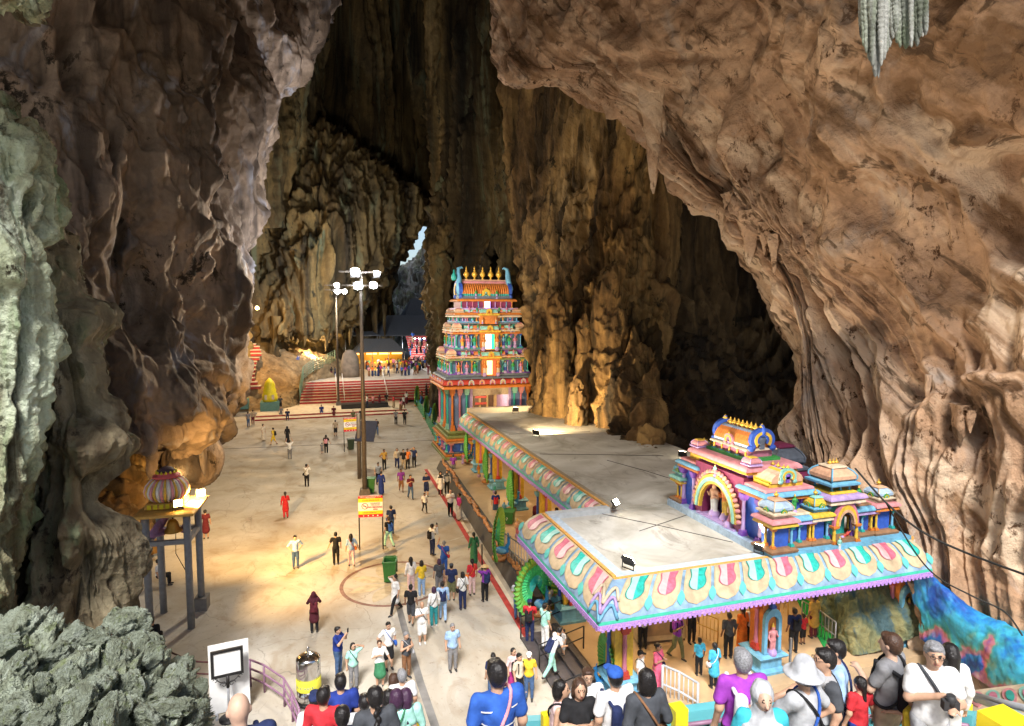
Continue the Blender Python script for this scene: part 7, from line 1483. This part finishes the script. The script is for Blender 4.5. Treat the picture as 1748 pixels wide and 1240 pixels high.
    if bt in ('trousers', 'shorts'):
        P_ = [ell(S((0, .005, .93)), (.158 * w, .125 * w, .11), 0, .05)]
        for (a, b, c) in legs: P_ += [cone(a, b + (c - b) * (.1 if bt == 'shorts' else 0), .1 * w, .085 if bt == 'shorts' else .072, 0, .05)] + ([cone(b, c + (b - c) * .08, .07, .058, 0)] if bt == 'trousers' else [])
    elif bt == 'skirt': P_ = [cone(S((0, 0, 1.0)), S((0, 0, .88)), .13, .16, 0), cone(S((0, 0, .88)), S((0, 0, .52)), .16, .22, 0)]
    elif bt == 'long':
        P_ = [cone(S((0, 0, 1.0)), S((0, 0, .88)), .13, .165, 0), cone(S((0, 0, .88)), S((0, 0, .22)), .165, .2, 0)] if not sit else [ell(S((0, -.2, .9)), (.22, .36, .14), 0), cone(S((0, -.42, .9)), (0, -.44, .2), .16, .16, 0)]
    if P_: link_obj({'skirt': 'skirt', 'long': 'long_skirt', 'shorts': 'shorts'}.get(bt, 'trousers'), sdf_mesh("trousers", P_, max(res, .022), [cm(bc)], pad=.05, noise=nz), e)
    # --- hair / headwear
    ht, hcol = hair; Hh = []
    if ht in ('short', 'long', 'bob', 'bun', 'tail', 'braid', 'cap', 'hat', 'sun'): Hh = [ell(Hd(0, .022, .04), (.09, .1, .096), 0), ell(Hd(0, .05, -.01), (.08, .07, .085), 0)]
    if ht == 'short': Hh += [ell(Hd(0, -.055, .092), (.062, .035, .028), 0)]
    if ht == 'bob': Hh += [ell(Hd(0, .04, -.05), (.105, .09, .11), 0)]
    if ht == 'long': Hh += [cone(Hd(0, .06, -.02), Hd(0, .1, -.3), .085, .06, 0), cone(Hd(-.07, .01, 0), Hd(-.085, 0, -.22), .035, .03, 0), cone(Hd(.07, .01, 0), Hd(.085, 0, -.22), .035, .03, 0)]
    if ht == 'bun': Hh += [ell(Hd(0, .12, .02), (.05, .05, .05), 0)]
    if ht == 'tail': Hh += [cone(Hd(0, .1, .02), Hd(0, .13, -.34), .035, .022, 0)]
    if ht == 'braid': Hh += [ell(Hd((-1) ** k * .012, .1 + .012 * k, -.02 - .055 * k), (.032, .03, .038), 0, .012) for k in range(9)]
    if Hh and ht not in ('cap', 'hat', 'sun'): link_obj("hair", sdf_mesh("hair", Hh, min(res, .02), [HAIRM[hcol]], noise=(.006, 40, .3, 1) if near else None, cut=[(Hd(0, -.075, .045), np.array([0, -1.0, -.6]) / 1.17)] if ht != 'short' else []), e)
    if ht in ('cap', 'hat', 'sun'):
        link_obj("hair", sdf_mesh("hair", Hh, min(res, .022), [HAIRM['black']]), e); C_ = [ell(Hd(0, .015, .065), (.1, .108, .075), 0)]
        if ht == 'cap': C_ += [ell(Hd(0, -.13, .06), (.075, .08, .014), 0, .02)]
        elif ht == 'hat': C_ += [cone(Hd(0, .01, .11), Hd(0, .01, .04), .1, .13, 0), ell(Hd(0, .01, .015), (.19, .2, .03), 0)]
        else: C_ += [ell(Hd(0, .01, .04), (.19, .2, .016), 0, .02)]
        link_obj("cap" if ht == 'cap' else "hat", sdf_mesh("hat", C_, min(res, .018), [cm(hcol)]), e)
    if ht == 'hijab':
        C_ = [ell(Hd(0, .025, .02), (.1, .115, .125), 0), cone(Hd(0, .0, -.1), S((0, .0, 1.36)), .085, .13, 0), ell(S((0, -.03, 1.33)), (.2, .14, .08), 0, .05)]
        me = sdf_mesh("headscarf", C_, min(res, .018), [cm(hcol)], noise=(.01, 14, .5, 2) if near else None); link_obj("headscarf", me, e)
        # opening: the face sits proud of the scarf
        F_ = [ell(Hd(0, -.045, .0), (.066, .078, .09), 0)] + ([cone(Hd(0, -.115, .012), Hd(0, -.134, -.022), .011, .016, 0, .015)] + [ell(Hd(s * .03, -.114, .018), (.015, .008, .007), 1, .002) for s in (-1, 1)] + [ell(Hd(s * .031, -.115, .042), (.022, .007, .005), 1, .003) for s in (-1, 1)] + [ell(Hd(0, -.116, -.056), (.025, .009, .008), 2, .003)] if near else [])
        link_obj("face", sdf_mesh("face", F_, min(res, .018), [skin(sk), EYE, LIP]), e)
    # --- things worn
    for x in extra:
        k, c = x[0], x[1]
        if k == 'backpack':
            q = [cone(S((-.08, .19, 1.0)), S((-.08, .19, 1.3)), .075, .065, 0), cone(S((.08, .19, 1.0)), S((.08, .19, 1.3)), .075, .065, 0), cone(S((0, .25, 1.02)), S((0, .24, 1.15)), .075, .07, 0, .04)]
            q += [cone(S((s * .12, .13, 1.34)), S((s * .12, -.1, 1.4)), .022, .022, 0, .01) for s in (-1, 1)] + [cone(S((s * .12, -.1, 1.4)), S((s * .15, -.12, 1.1)), .022, .02, 0, .01) for s in (-1, 1)]
            link_obj("backpack", sdf_mesh("backpack", q, res, [cm(c)]), e)
        if k in ('bag', 'strap'):
            s = x[2] if len(x) > 2 else 1
            q = ([ell(S((s * .24, -.02 if k == 'bag' else .05, .92)), (.06, .13, .11), 0)] if k == 'bag' else [])
            n_ = 22; mid = np.array([s * .03, 0, 1.2]); pts = [S(mid + np.array([s * .15, 0, -.25]) * math.cos(a_) + np.array([0, (.168 + .03 * fat - .03) * math.sin(a_), 0])) for a_ in [2 * math.pi * i / n_ for i in range(n_)]]
            q += [cone(pts[i], pts[(i + 1) % n_], .016, .016, 0, .004) for i in range(n_)]
            link_obj("shoulder_bag" if k == 'bag' else "shoulder_strap", sdf_mesh("bag", q, min(res, .02), [cm(c)]), e)
        if k == 'phone':
            wr = ar[1][2] + np.array([-.03, -.06, .08]); mb = MB(); mb.box(wr[0] - .04, wr[0] + .04, wr[1] - .01, wr[1] + .01, wr[2] - .02, wr[2] + .13); mb.build("phone", SHOE, e)
        if k == 'stripes':
            for zz in (1.08, 1.2, 1.32): mb = MB(); n_ = 24; vs = [S(((.162 if zz < 1.3 else .2) * w * math.cos(a), (.158 if zz < 1.3 else .12) * w * math.sin(a), zz + d_)) for d_ in (0, .014) for a in [2 * math.pi * i / n_ for i in range(n_)]]; mb.add(vs, [(i, (i + 1) % n_, (i + 1) % n_ + n_, i + n_) for i in range(n_)]); mb.build("stripe", cm(c), e)
        if k == 'cam': wr = (ar[0][2] + ar[1][2]) / 2 + np.array([0, -.07, .02]); mb = MB(); mb.box(wr[0] - .07, wr[0] + .07, wr[1] - .03, wr[1] + .04, wr[2] - .045, wr[2] + .045); mb.lathe([(.04, 0), (.04, .1), (.03, .1)], 12, c=(wr[0], wr[1] - .0, wr[2])); mb.build("camera_body", SHOE, e)
        if k == 'glasses':
            mb = MB()
            for s in (-1, 1): mb.tube([Hd(s * .033 + .024 * math.cos(a), -.104, .018 + .018 * math.sin(a)) for a in [2 * math.pi * i / 10 for i in range(11)]], .0025, 4); mb.tube([Hd(s * .057, -.104, .02), Hd(s * .082, 0, .02)], .0025, 4)
            mb.tube([Hd(-.01, -.106, .02), Hd(.01, -.106, .02)], .0025, 4); mb.build("glasses", SHOE, e)
    return e
def G(px, py, z=0.0): return tuple(at_z(px, py, z))
def W(bt, c): return {'trousers': c + " trousers", 'shorts': c + " shorts", 'skirt': c + " skirt", 'long': "long " + c + " skirt"}[bt]
def std(px, py, face, top, bottom, hair=('short', 'black'), arms=('down', 'down'), where="on the plaza", z=0.0, **k):
    h = k.pop('h', 1.66); res = k.pop('res', .03 if py < 900 else .024); dr = k.get('dress'); g = {'kurta': 'tunic', 'coat': 'coat'}.get(dr, 'top')
    hd = {'hijab': hair[1] + " headscarf", 'cap': hair[1] + " cap", 'hat': hair[1] + " hat", 'sun': hair[1] + " sun hat"}.get(hair[0])
    ex = [{'backpack': x[1] + " backpack", 'bag': x[1] + " bag"}[x[0]] for x in k.get('extra', ()) if x[0] in ('backpack', 'bag')]
    lab = k.pop('label', None) or "%s in %s %s and %s%s %s" % ("child" if h < 1.4 else "person", top[0], g, W(*bottom), (" with " + (hd or ex[0])) if (hd or ex) else "", where)
    if len(lab.split()) > 16: lab = lab.replace(' and ' + W(*bottom), '')
    return person(G(px, py, z), face, h, arms, top, bottom, hair, res=res, label=lab, **k)
T_, S_, K_, L_ = 'trousers', 'shorts', 'skirt', 'long'
# ---------------- plaza, far to near
std(424, 729, 150, ('grey', 'short'), (T_, 'jeans'), where="by the rubble wall"); std(432, 725, 200, ('khaki', 'short'), (T_, 'maroon'), where="by the rubble wall", female=True)
std(450, 753, 60, ('cream', 'half'), (L_, 'cream'), ('bun', 'black'), where="near the left hoarding", female=True); std(467, 760, -110, ('yellow', 'short'), (S_, 'yellow'), extra=[('backpack', 'black')], stride=.22, where="walking near the left hoarding")
std(491, 757, 160, ('black', 'long'), (L_, 'black'), ('long', 'black'), where="near the floor drain", female=True); std(495, 784, 190, ('white', 'half'), (T_, 'grey'), arms=('up', 'up'), where="beside the floor drain carrying a child")
std(557, 774, 170, ('black', 'short'), (T_, 'black'), ('long', 'black'), extra=[('backpack', 'pink')], where="holding a child's hand", female=True, arms=('out', 'down')); std(550, 775, 170, ('grey', 'short'), (S_, 'grey'), h=1.0, where="holding the hand of an adult")
std(479, 699, 180, ('darkgrey', 'short'), (S_, 'black'), where="on the court before the yellow shrine", z=.36)
for (px, py, tc, w_) in ((480, 712, 'grey', "a smaller figure"), (491, 717, 'navy', "the left end"), (549, 709, 'darkblue', "the middle"), (570, 711, 'maroon', "the middle, in a long skirt"), (617, 716, 'black', "the mast"), (603, 719, 'olive', "the smaller sign")):
    std(px, py, 0, (tc, 'short'), (T_ if tc != 'maroon' else L_, tc), z=.0, sit=True, where="seated on the low steps near " + w_)
std(573, 745, 170, ('khaki', 'short'), (S_, 'black'), where="facing the grand steps"); std(643, 743, 10, ('black', 'short'), (T_, 'jeans'), where="behind the mast", stride=.1)
std(676, 725, 175, ('grey', 'short'), (T_, 'black'), where="below the grand steps"); std(691, 725, 160, ('black', 'short'), (T_, 'black'), extra=[('backpack', 'black')], where="below the grand steps")
std(524, 831, 165, ('white', 'half'), (T_, 'black'), arms=('camera', 'camera'), extra=[('bag', 'black')], where="taking a picture"); std(488, 885, 190, ('red', 'long'), (T_, 'red'), ('tail', 'black'), dress='kurta', female=True, arms=('phone', 'down'), where="alone on the bare floor", sk=2)
std(656, 802, 20, ('mustard', 'short'), (T_, 'black'), where="right of the mast", sk=2, arms=('hip', 'down')); std(678, 800, 0, ('beige', 'long'), (T_, 'navy'), ('long', 'black'), where="walking toward the stairs", female=True, stride=.12); std(689, 802, 0, ('black', 'short'), (T_, 'khaki'), where="walking in a small group", stride=.12); std(696, 801, 0, ('orange', 'short'), (T_, 'black'), where="walking in a small group", female=True, sk=2); std(707, 798, 0, ('navy', 'short'), (T_, 'black'), ('long', 'black'), arms=('head', 'bag'), where="with one hand raised to the head", female=True)
std(651, 845, 170, ('darkblue', 'long'), (L_, 'darkblue'), ('bun', 'black'), dress='kurta', female=True, where="in a long robe right of the mast"); std(646, 828, 0, ('lightgrey', 'short'), (T_, 'black'), where="half hidden behind the blue robe")
std(685, 840, 0, ('purple', 'short'), (S_, 'brown'), where="walking to the stairs", stride=.14, sk=2); std(701, 852, 10, ('maroon', 'short'), (T_, 'jeans'), arms=('chest', 'chest'), where="walking to the stairs", stride=.16); std(728, 848, 0, ('navy', 'short'), (S_, 'navy'), arms=('phone', 'phone'), where="looking at a phone")
std(752, 846, 0, ('white', 'long'), (T_, 'black'), ('hijab', 'black'), dress='kurta', female=True, where="near the peacock wall", shoe=SHOEW); std(763, 843, -10, ('lightgrey', 'long'), (T_, 'black'), ('hijab', 'darkgrey'), female=True, where="near the peacock wall")
std(725, 875, 15, ('white', 'short'), (T_, 'black'), h=1.25, stride=.2, where="crossing the plaza", sk=2); std(769, 881, 0, ('white', 'short'), (T_, 'black'), ('none', 'black'), arms=('chest', 'chest'), where="next to the magenta sari", fat=1.12); std(784, 888, -80, ('magenta', 'half'), (L_, 'lightgrey'), ('bun', 'black'), female=True, where="beside the man in white", sk=2)
std(774, 812, 175, ('purple', 'short'), (T_, 'grey'), where="leaning on the wall below the tower"); std(846, 884, 175, ('darkblue', 'short'), (S_, 'jeans'), extra=[('backpack', 'red')], where="at the peacock wall")
std(668, 912, 185, ('navy', 'short'), (T_, 'jeans'), extra=[('bag', 'darkblue')], where="behind the large sign"); std(664, 934, -150, ('black', 'short'), (T_, 'mint'), ('short', 'brown'), extra=[('backpack', 'blue')], stride=.24, where="passing the large sign post")
std(505, 970, 10, ('lightblue', 'half'), (T_, 'jeans'), arms=('hip', 'hip'), where="left of the painted ring"); std(574, 964, 180, ('black', 'short'), (T_, 'black'), arms=('down', 'out'), where="hand in hand with a woman"); std(600, 967, 185, ('lightblue', 'half'), (T_, 'palepink'), ('long', 'black'), extra=[('bag', 'orange', -1)], arms=('out', 'down'), female=True, where="hand in hand with a man", stride=.12)
std(738, 948, 120, ('white', 'long'), (T_, 'navy'), extra=[('backpack', 'black'), ('phone', 'black')], arms=('camera', 'camera'), where="photographing the temple"); std(758, 981, 170, ('blue', 'short'), (T_, 'blue'), ('short', 'grey'), arms=('down', 'up'), extra=[('bag', 'red', -1)], where="holding a phone high"); std(809, 964, 185, ('green', 'long'), (L_, 'green'), ('tail', 'black'), dress='kurta', female=True, where="by the thin black post")
std(702, 1012, 185, ('white', 'long'), (T_, 'palepink'), ('long', 'black'), female=True, where="on the painted ring"); std(720, 1019, 190, ('yellow', 'half'), (T_, 'lightblue'), ('bob', 'black'), female=True, arms=('phone', 'phone'), where="on the painted ring", shoe=SHOEW); std(675, 1047, -60, ('white', 'half'), (T_, 'black'), ('bun', 'black'), dress='kurta', female=True, arms=('head', 'down'), stride=.3, where="striding across the ring"); std(702, 1066, 160, ('black', 'short'), (S_, 'darkgrey'), where="among the crowd below the ring", stride=.12, sk=1)
std(771, 1025, 165, ('navy', 'short'), (S_, 'olive'), ('cap', 'darkgrey'), where="among the crowd at the ring", fat=1.1); std(750, 1016, 180, ('darkgrey', 'short'), (T_, 'grey'), ('bob', 'purple'), female=True, where="in the middle of the crowd"); std(721, 1099, 0, ('white', 'short'), (S_, 'white'), ('none', 'grey'), arms=('chest', 'down'), where="walking toward the stairway", fat=1.12, shoe=SHOEW, extra=[('strap', 'black')]); std(741, 1070, 195, ('white', 'long'), (T_, 'teal'), ('bob', 'purple'), extra=[('strap', 'black')], female=True, where="beside a blue backpack", shoe=SHOEW); std(756, 1060, 170, ('lightblue', 'long'), (T_, 'lightblue'), extra=[('backpack', 'navy')], where="among the crowd", stride=.14)
std(790, 1041, 190, ('white', 'half'), (T_, 'navy'), ('bob', 'black'), extra=[('bag', 'black'), ('strap', 'black', -1)], where="right of the crowd", female=True); std(806, 1016, 190, ('red', 'half'), (T_, 'palepink'), ('tail', 'black'), extra=[('bag', 'orange')], female=True, where="left of the red line"); std(828, 1027, 195, ('purple', 'short'), (T_, 'black'), ('sun', 'straw'), extra=[('backpack', 'navy')], arms=('down', 'head'), where="at the red line")
std(537, 1080, 180, ('burgundy', 'long'), (T_, 'black'), ('hijab', 'burgundy'), dress='kurta', extra=[('backpack', 'maroon')], arms=('camera', 'camera'), where="alone left of the steel tank", female=True)
std(578, 1153, 60, ('darkblue', 'short'), (T_, 'jeans'), arms=('camera', 'camera'), extra=[('phone', 'black')], where="filming beside the steel tank", fat=1.12, h=1.76, res=.019); std(604, 1176, 15, ('mint', 'short'), (T_, 'grey'), ('bob', 'black'), extra=[('strap', 'black')], female=True, h=1.6, arms=('down', 'head'), where="right of the steel tank", res=.019); std(649, 1172, 0, ('white', 'half'), (K_, 'green'), ('bun', 'brown'), female=True, h=1.62, arms=('chest', 'out'), where="in a patterned green skirt", res=.019); std(664, 1142, 10, ('white', 'short'), (S_, 'black'), extra=[('bag', 'blue')], arms=('hip', 'down'), where="with a bright blue pouch", res=.019, h=1.72); std(694, 1158, 30, ('darkgrey', 'none'), (T_, 'brown'), ('short', 'grey'), arms=('chest', 'fold'), where="with a pale pouch across the chest", female=True, res=.019, extra=[('bag', 'lightgrey')]); std(773, 1145, 5, ('lightblue', 'short'), (T_, 'grey'), ('short', 'grey'), arms=('down', 'down'), where="alone on the open floor", fat=1.15, h=1.72, res=.019)
std(842, 1197, 175, ('navy', 'short'), (T_, 'jeans'), where="behind the striped shirt", h=1.62, res=.019); std(876, 1186, 20, ('palepink', 'half'), (L_, 'magenta'), ('tail', 'black'), female=True, where="at the foot of the metal steps", h=1.6, res=.019); std(886, 1197, 30, ('cream', 'short'), (T_, 'black'), extra=[('backpack', 'black')], where="at the foot of the metal steps", h=1.62, res=.019); std(903, 1195, -20, ('yellow', 'short'), (T_, 'jeans'), ('cap', 'white'), where="at the foot of the metal steps", female=True, h=1.62, res=.019)
std(904, 1098, 150, ('red', 'short'), (T_, 'navy'), ('cap', 'navy'), arms=('phone', 'phone'), extra=[('backpack', 'black')], where="against the wall base", res=.02, h=1.72); std(884, 1058, 150, ('lightgrey', 'short'), (T_, 'jeans'), extra=[('bag', 'black', -1)], arms=('out', 'chest'), where="leaning on the peacock wall", res=.02, h=1.7)
std(930, 1108, 110, ('mint', 'short'), (T_, 'white'), arms=('down', 'chest'), where="climbing the metal steps", z=.3, res=.02, h=1.74, extra=[('strap', 'darkgrey')]); std(940, 1155, 100, ('white', 'short'), (T_, 'mint'), extra=[('backpack', 'navy')], arms=('rail', 'rail'), lean=-.55, stride=.25, where="bending to lift a toddler on the metal steps", z=.25, res=.02); std(962, 1118, -90, ('white', 'short'), (S_, 'lightgrey'), h=.95, where="lifted on the metal steps", z=.5, res=.02); std(938, 1046, 200, ('white', 'short'), (S_, 'grey'), h=1.1, where="in front of the peacock fan", z=.5, res=.022)
# ---------------- inside the hall
std(1097, 1108, 170, ('lightgrey', 'half'), (T_, 'black'), where="at the beige counter", z=.5); std(1155, 1125, 20, ('purple', 'short'), (T_, 'olive'), extra=[('backpack', 'black')], arms=('chest', 'chest'), where="walking through the hall", z=.5, stride=.2, sk=2)
std(1193, 1153, 175, ('cyan', 'half'), (T_, 'black'), h=1.3, where="in the hall", z=.5, sk=2); std(1218, 1174, 185, ('cyan', 'half'), (T_, 'black'), ('tail', 'black'), dress='kurta', h=1.52, female=True, where="in the hall with a white bag", z=.5, sk=2, extra=[('bag', 'white')]); std(1122, 1182, 30, ('rosepink', 'half'), (L_, 'rosepink'), ('bun', 'black'), arms=('fold', 'chest'), female=True, where="by the light grey handrail", z=.3, sk=1, res=.019, extra=[('bag', 'navy')])
std(1092, 1190, 40, ('white', 'short'), (T_, 'grey'), ('cap', 'black'), h=1.55, where="by the light grey handrail", z=.3, extra=[('strap', 'black')], res=.019); std(1243, 1124, 170, ('darkgrey', 'half'), (T_, 'black'), where="left of the statue column", z=.5, sk=2); std(1266, 1112, 185, ('orange', 'half'), (L_, 'orange'), ('tail', 'black'), female=True, where="beside the statue column", z=.5, sk=2); std(1280, 1108, 160, ('white', 'half'), (T_, 'black'), where="behind the statue column", z=.5, sk=2)
std(1354, 1115, 170, ('navy', 'half'), (T_, 'black'), extra=[('backpack', 'black')], where="right of the statue column", z=.5, sk=2); std(1388, 1089, 185, ('mustard', 'half'), (T_, 'maroon'), ('bun', 'black'), dress='kurta', female=True, where="at the steel barrier", z=.5, sk=2); std(1370, 1100, 180, ('red', 'short'), (S_, 'black'), h=1.15, where="at the steel barrier", z=.5, sk=2); std(1180, 1098, 0, ('black', 'short'), (T_, 'black'), where="dark behind the gold queue rail", z=.5, sk=2); std(950, 905, -90, ('orange', 'half'), (L_, 'orange'), where="seated inside the hall wing", z=.5, sk=2, female=True, sit=True); std(925, 880, -90, ('black', 'half'), (L_, 'maroon'), where="seated inside the hall wing", z=.5, sk=2, female=True, sit=True)
std(352, 920, 180, ('maroon', 'short'), (K_, 'maroon'), where="behind the bell tower", female=True); std(262, 1112, 170, ('black', 'long'), (T_, 'black'), sit=True, where="crouching at the rock by the dark red rail", z=.2); std(272, 1000, 90, ('white', 'short'), (T_, 'black'), sit=True, where="seated behind the bell tower posts")
# ---------------- visitors on the stairway (head positions give the place)
def onst(px, top_y, D, face, top, bottom, hair, arms=('down', 'down'), h=1.68, res=.014, label="", **k):
    p = at_d(px, top_y, D); return person((p[0], p[1], p[2] - h * (1.0 + (.02 if hair[0] in ('cap', 'hat', 'sun') else .005))), face, h, arms, top, bottom, hair, res=res, label=label, **k)
onst(408, 1196, 4.7, 190, ('navy', 'short'), (T_, 'black'), ('none', 'black'), h=1.72, label="bald person in navy top with dark backpack on the stairway", extra=[('backpack', 'navy')], sk=3, res=.0115, fat=1.15, lean=-.1)
onst(538, 1181, 9.2, 185, ('white', 'short'), (T_, 'grey'), ('cap', 'navy'), label="person in white top and navy cap on the stairway", res=.016); onst(552, 1174, 8.2, 160, ('red', 'long'), (T_, 'jeans'), ('short', 'black'), label="person in bright red hooded top on the stairway", res=.016); onst(581, 1152, 9.3, 180, ('darkblue', 'short'), (T_, 'black'), ('short', 'black'), label="broad person in dark blue top seen from behind on the stairway", res=.016, fat=1.12)
onst(584, 1206, 7.2, 180, ('navy', 'short'), (T_, 'black'), ('braid', 'black'), label="person with a thick black braid and navy top on the stairway", res=.014, female=True); onst(640, 1173, 6.9, 185, ('darkgrey', 'short'), (T_, 'black'), ('braid', 'black'), label="person with a long black braid over a dark grey top", res=.0135, female=True); onst(604, 1182, 9.6, 175, ('white', 'short'), (T_, 'black'), ('bob', 'brown'), label="person with brown bobbed hair and white top on the stairway", extra=[('strap', 'brown')], female=True, res=.017); onst(622, 1187, 9.2, 180, ('white', 'short'), (T_, 'grey'), ('short', 'black'), label="person in plain white shirt between two braided heads", res=.017)
onst(663, 1178, 8.8, 180, ('palepink', 'short'), (T_, 'jeans'), ('bob', 'black'), label="person in pale pink top in a trio on the stairway", female=True, res=.017); onst(676, 1177, 8.6, 180, ('mint', 'short'), (T_, 'jeans'), ('bob', 'purple'), label="person in mint top with shoulder strap in a trio", female=True, extra=[('strap', 'green')], res=.016); onst(692, 1176, 8.7, 185, ('mint', 'half'), (T_, 'palepink'), ('long', 'purple'), label="person with wavy purplish hair in a trio on the stairway", female=True, res=.016)
onst(686, 1144, 11.5, 185, ('white', 'short'), (T_, 'grey'), ('short', 'grey'), label="grey haired person in white shirt lower on the stairway", res=.019); onst(672, 1150, 12, 150, ('beige', 'half'), (T_, 'brown'), ('long', 'brown'), label="person with long light brown hair lower on the stairway", female=True, res=.019)
onst(848, 1129, 5.7, 185, ('blue', 'short'), (T_, 'jeans'), ('short', 'black'), h=1.76, label="person in blue shirt with thin white stripes and a pink strap", extra=[('stripes', 'white'), ('strap', 'pink')], res=.0115, fat=1.08)
onst(957, 1162, 8.3, 60, ('palepink', 'none'), (T_, 'white'), ('bob', 'black'), label="person in sleeveless pale pink top behind the parapet", female=True, extra=[('strap', 'black')], res=.015); onst(989, 1160, 7.9, -8, ('black', 'short'), (T_, 'black'), ('long', 'brown'), arms=('fold', 'fold'), label="person with long brown hair and folded arms in black top", female=True, res=.0125); onst(1003, 1141, 9.6, -12, ('white', 'short'), (T_, 'jeans'), ('short', 'brown'), label="person with glasses and white shirt behind the folded arms", extra=[('glasses', 'black'), ('strap', 'navy')], res=.0135)
onst(1050, 1137, 7.7, 185, ('white', 'short'), (T_, 'jeans'), ('cap', 'blue'), h=1.74, label="person in white shirt with blue cap and navy backpack", extra=[('backpack', 'navy')], res=.014); onst(1104, 1143, 6.7, 182, ('darkgrey', 'long'), (T_, 'black'), ('bob', 'black'), arms=('bag', 'down'), dress='coat', label="person with black bob in long dark grey coat carrying a brown bag", female=True, extra=[('bag', 'brown', -1)], res=.0135)
onst(1268, 1110, 6.5, 165, ('violet', 'short'), (T_, 'black'), ('short', 'grey'), h=1.75, label="grey haired person in violet shirt with a white backpack", extra=[('backpack', 'white')], res=.0125, fat=1.1); onst(1302, 1166, 5.4, -22, ('turquoise', 'long'), (T_, 'turquoise'), ('hijab', 'lightgrey'), h=1.62, label="person in turquoise coat and pale grey headscarf looking back", dress='coat', female=True, res=.011, sk=3)
onst(1374, 1128, 6.0, 195, ('lightgrey', 'short'), (T_, 'darkblue'), ('hat', 'lightgrey'), arms=('hip', 'rail'), label="person in pale grey bucket hat and top with a blue strap", extra=[('strap', 'blue'), ('bag', 'black', -1)], female=True, res=.0125, h=1.66); onst(1410, 1108, 6.6, 250, ('lightgrey', 'short', 'darkgrey'), (T_, 'grey'), ('short', 'black'), arms=('rail', 'down'), label="person with glasses in grey shirt with dark sleeves", extra=[('glasses', 'black'), ('bag', 'black')], res=.0125, h=1.72); onst(1428, 1093, 7.4, 235, ('lightblue', 'half'), (T_, 'jeans'), ('short', 'black'), label="person in light blue shirt behind the dark sleeved one", res=.014, extra=[('bag', 'navy')], h=1.74)
onst(1469, 1156, 7.1, 180, ('red', 'short'), (S_, 'darkblue'), ('tail', 'black'), arms=('out', 'down'), h=1.15, label="child in red shirt and dark blue shorts holding an adult's hand", female=True, res=.0135); onst(1523, 1082, 7.1, 200, ('grey', 'short'), (S_, 'khaki'), ('short', 'brown'), arms=('out', 'phone'), h=1.8, label="person in grey shirt and khaki shorts with a black drawstring bag", extra=[('strap', 'black'), ('backpack', 'black')], res=.0125, sk=3)
onst(1595, 1097, 6.4, -25, ('white', 'short'), (T_, 'lightgrey'), ('short', 'grey'), arms=('chest', 'phone'), h=1.72, label="grey haired person in white shirt holding a camera", extra=[('cam', 'black'), ('strap', 'darkgrey'), ('glasses', 'black')], res=.011, sk=0, headturn=-15); onst(1622, 1099, 7.3, 160, ('white', 'long'), (T_, 'white'), ('long', 'black'), h=1.68, label="person with long black hair in white top behind the camera", female=True, res=.014); onst(1560, 1180, 6.7, 200, ('yellow', 'short'), (S_, 'grey'), ('short', 'black'), arms=('rail', 'down'), h=1.1, label="child in pale yellow shirt beside the camera", res=.0135)
# ---------------- far crowd: prototypes copied with their own clothes
protos = []
for k, (tp, bt, hr, fm) in enumerate(((('white', 'short'), (T_, 'black'), ('short', 'black'), False), (('red', 'half'), (L_, 'maroon'), ('bun', 'black'), True), (('navy', 'short'), (T_, 'jeans'), ('short', 'black'), False), (('pink', 'half'), (L_, 'purple'), ('long', 'black'), True))):
    protos.append(person((0, 0, -50), 0, 1.62, ('down', 'phone' if k % 2 else 'down'), tp, bt, hr, res=.045, label="x", female=fm, stride=.1 if k == 0 else 0, sk=2))
rs = random.Random(21); used = [False] * 4
def crowd(px, py, z, colors, label, group, face=None):
    k = rs.randrange(4); p = protos[k]
    if used[k]: p = copy_tree(p)
    used[k] = True
    b = at_z(px, py, z); p.location = tuple(b); p.rotation_euler = (0, 0, R(rs.uniform(-180, 180) if face is None else face)); p.scale = (rs.uniform(.88, 1.05),) * 3; tag(p, label, "person", group)
    tc = rs.choice(colors); bc = rs.choice(('black', 'navy', 'maroon', 'brown', 'jeans', 'khaki'))
    for ch in p.children:
        nm = ch.name.split('.')[0]
        if nm in ('shirt', 'trousers', 'long_skirt') and ch.material_slots: 
            for sl_ in ch.material_slots: sl_.link = 'OBJECT'; sl_.material = cm(tc if nm == 'shirt' else bc)
COLS = ('white', 'black', 'red', 'navy', 'pink', 'purple', 'maroon', 'lightgrey', 'orange', 'darkgrey', 'blue', 'khaki', 'magenta', 'green', 'yellow')
for px, py in ((630, 643), (636, 643), (641, 642), (646, 643), (650, 642), (656, 642), (663, 643), (678, 638), (686, 642), (692, 642), (698, 641), (708, 641), (713, 638), (731, 640), (738, 636), (672, 637), (722, 630), (728, 628)):
    crowd(px, py, 2.64, COLS, "distant person standing in the front row of the terrace crowd", "front row of the terrace crowd")
for k in range(64):
    crowd(rs.uniform(618, 742), rs.uniform(622, 634), 2.64, COLS, "tiny distant person in the crowd before the lit stall", "crowd before the lit stall")
for k in range(16):
    t = rs.uniform(0, 1); crowd(rs.uniform(700, 735), 614 - 30 * t, 2.9 + 5.2 * t, COLS, "tiny distant person on the far upper steps", "people on the far upper steps", 180)
for px, py in ((627, 697), (637, 696), (648, 695), (660, 694), (672, 697), (684, 702), (689, 697), (694, 690), (720, 690)):
    crowd(px, py, .36, ('maroon', 'black', 'red', 'brown', 'white', 'pink'), "distant person gathered at the black stage platform", "people at the stage platform")
for px, py in ((566, 644), (572, 644)): crowd(px, py, 2.64, ('black', 'darkgrey'), "one of a dark pair standing atop the grand steps", "pair atop the grand steps")
crowd(539, 672, .9, ('maroon',), "lone distant person in maroon on the grand steps", None); crowd(735, 675, 1.0, ('yellow',), "distant person in yellow on the grand steps by the tower", None); crowd(728, 676, 1.0, ('black',), "distant person in black on the grand steps by the tower", None)
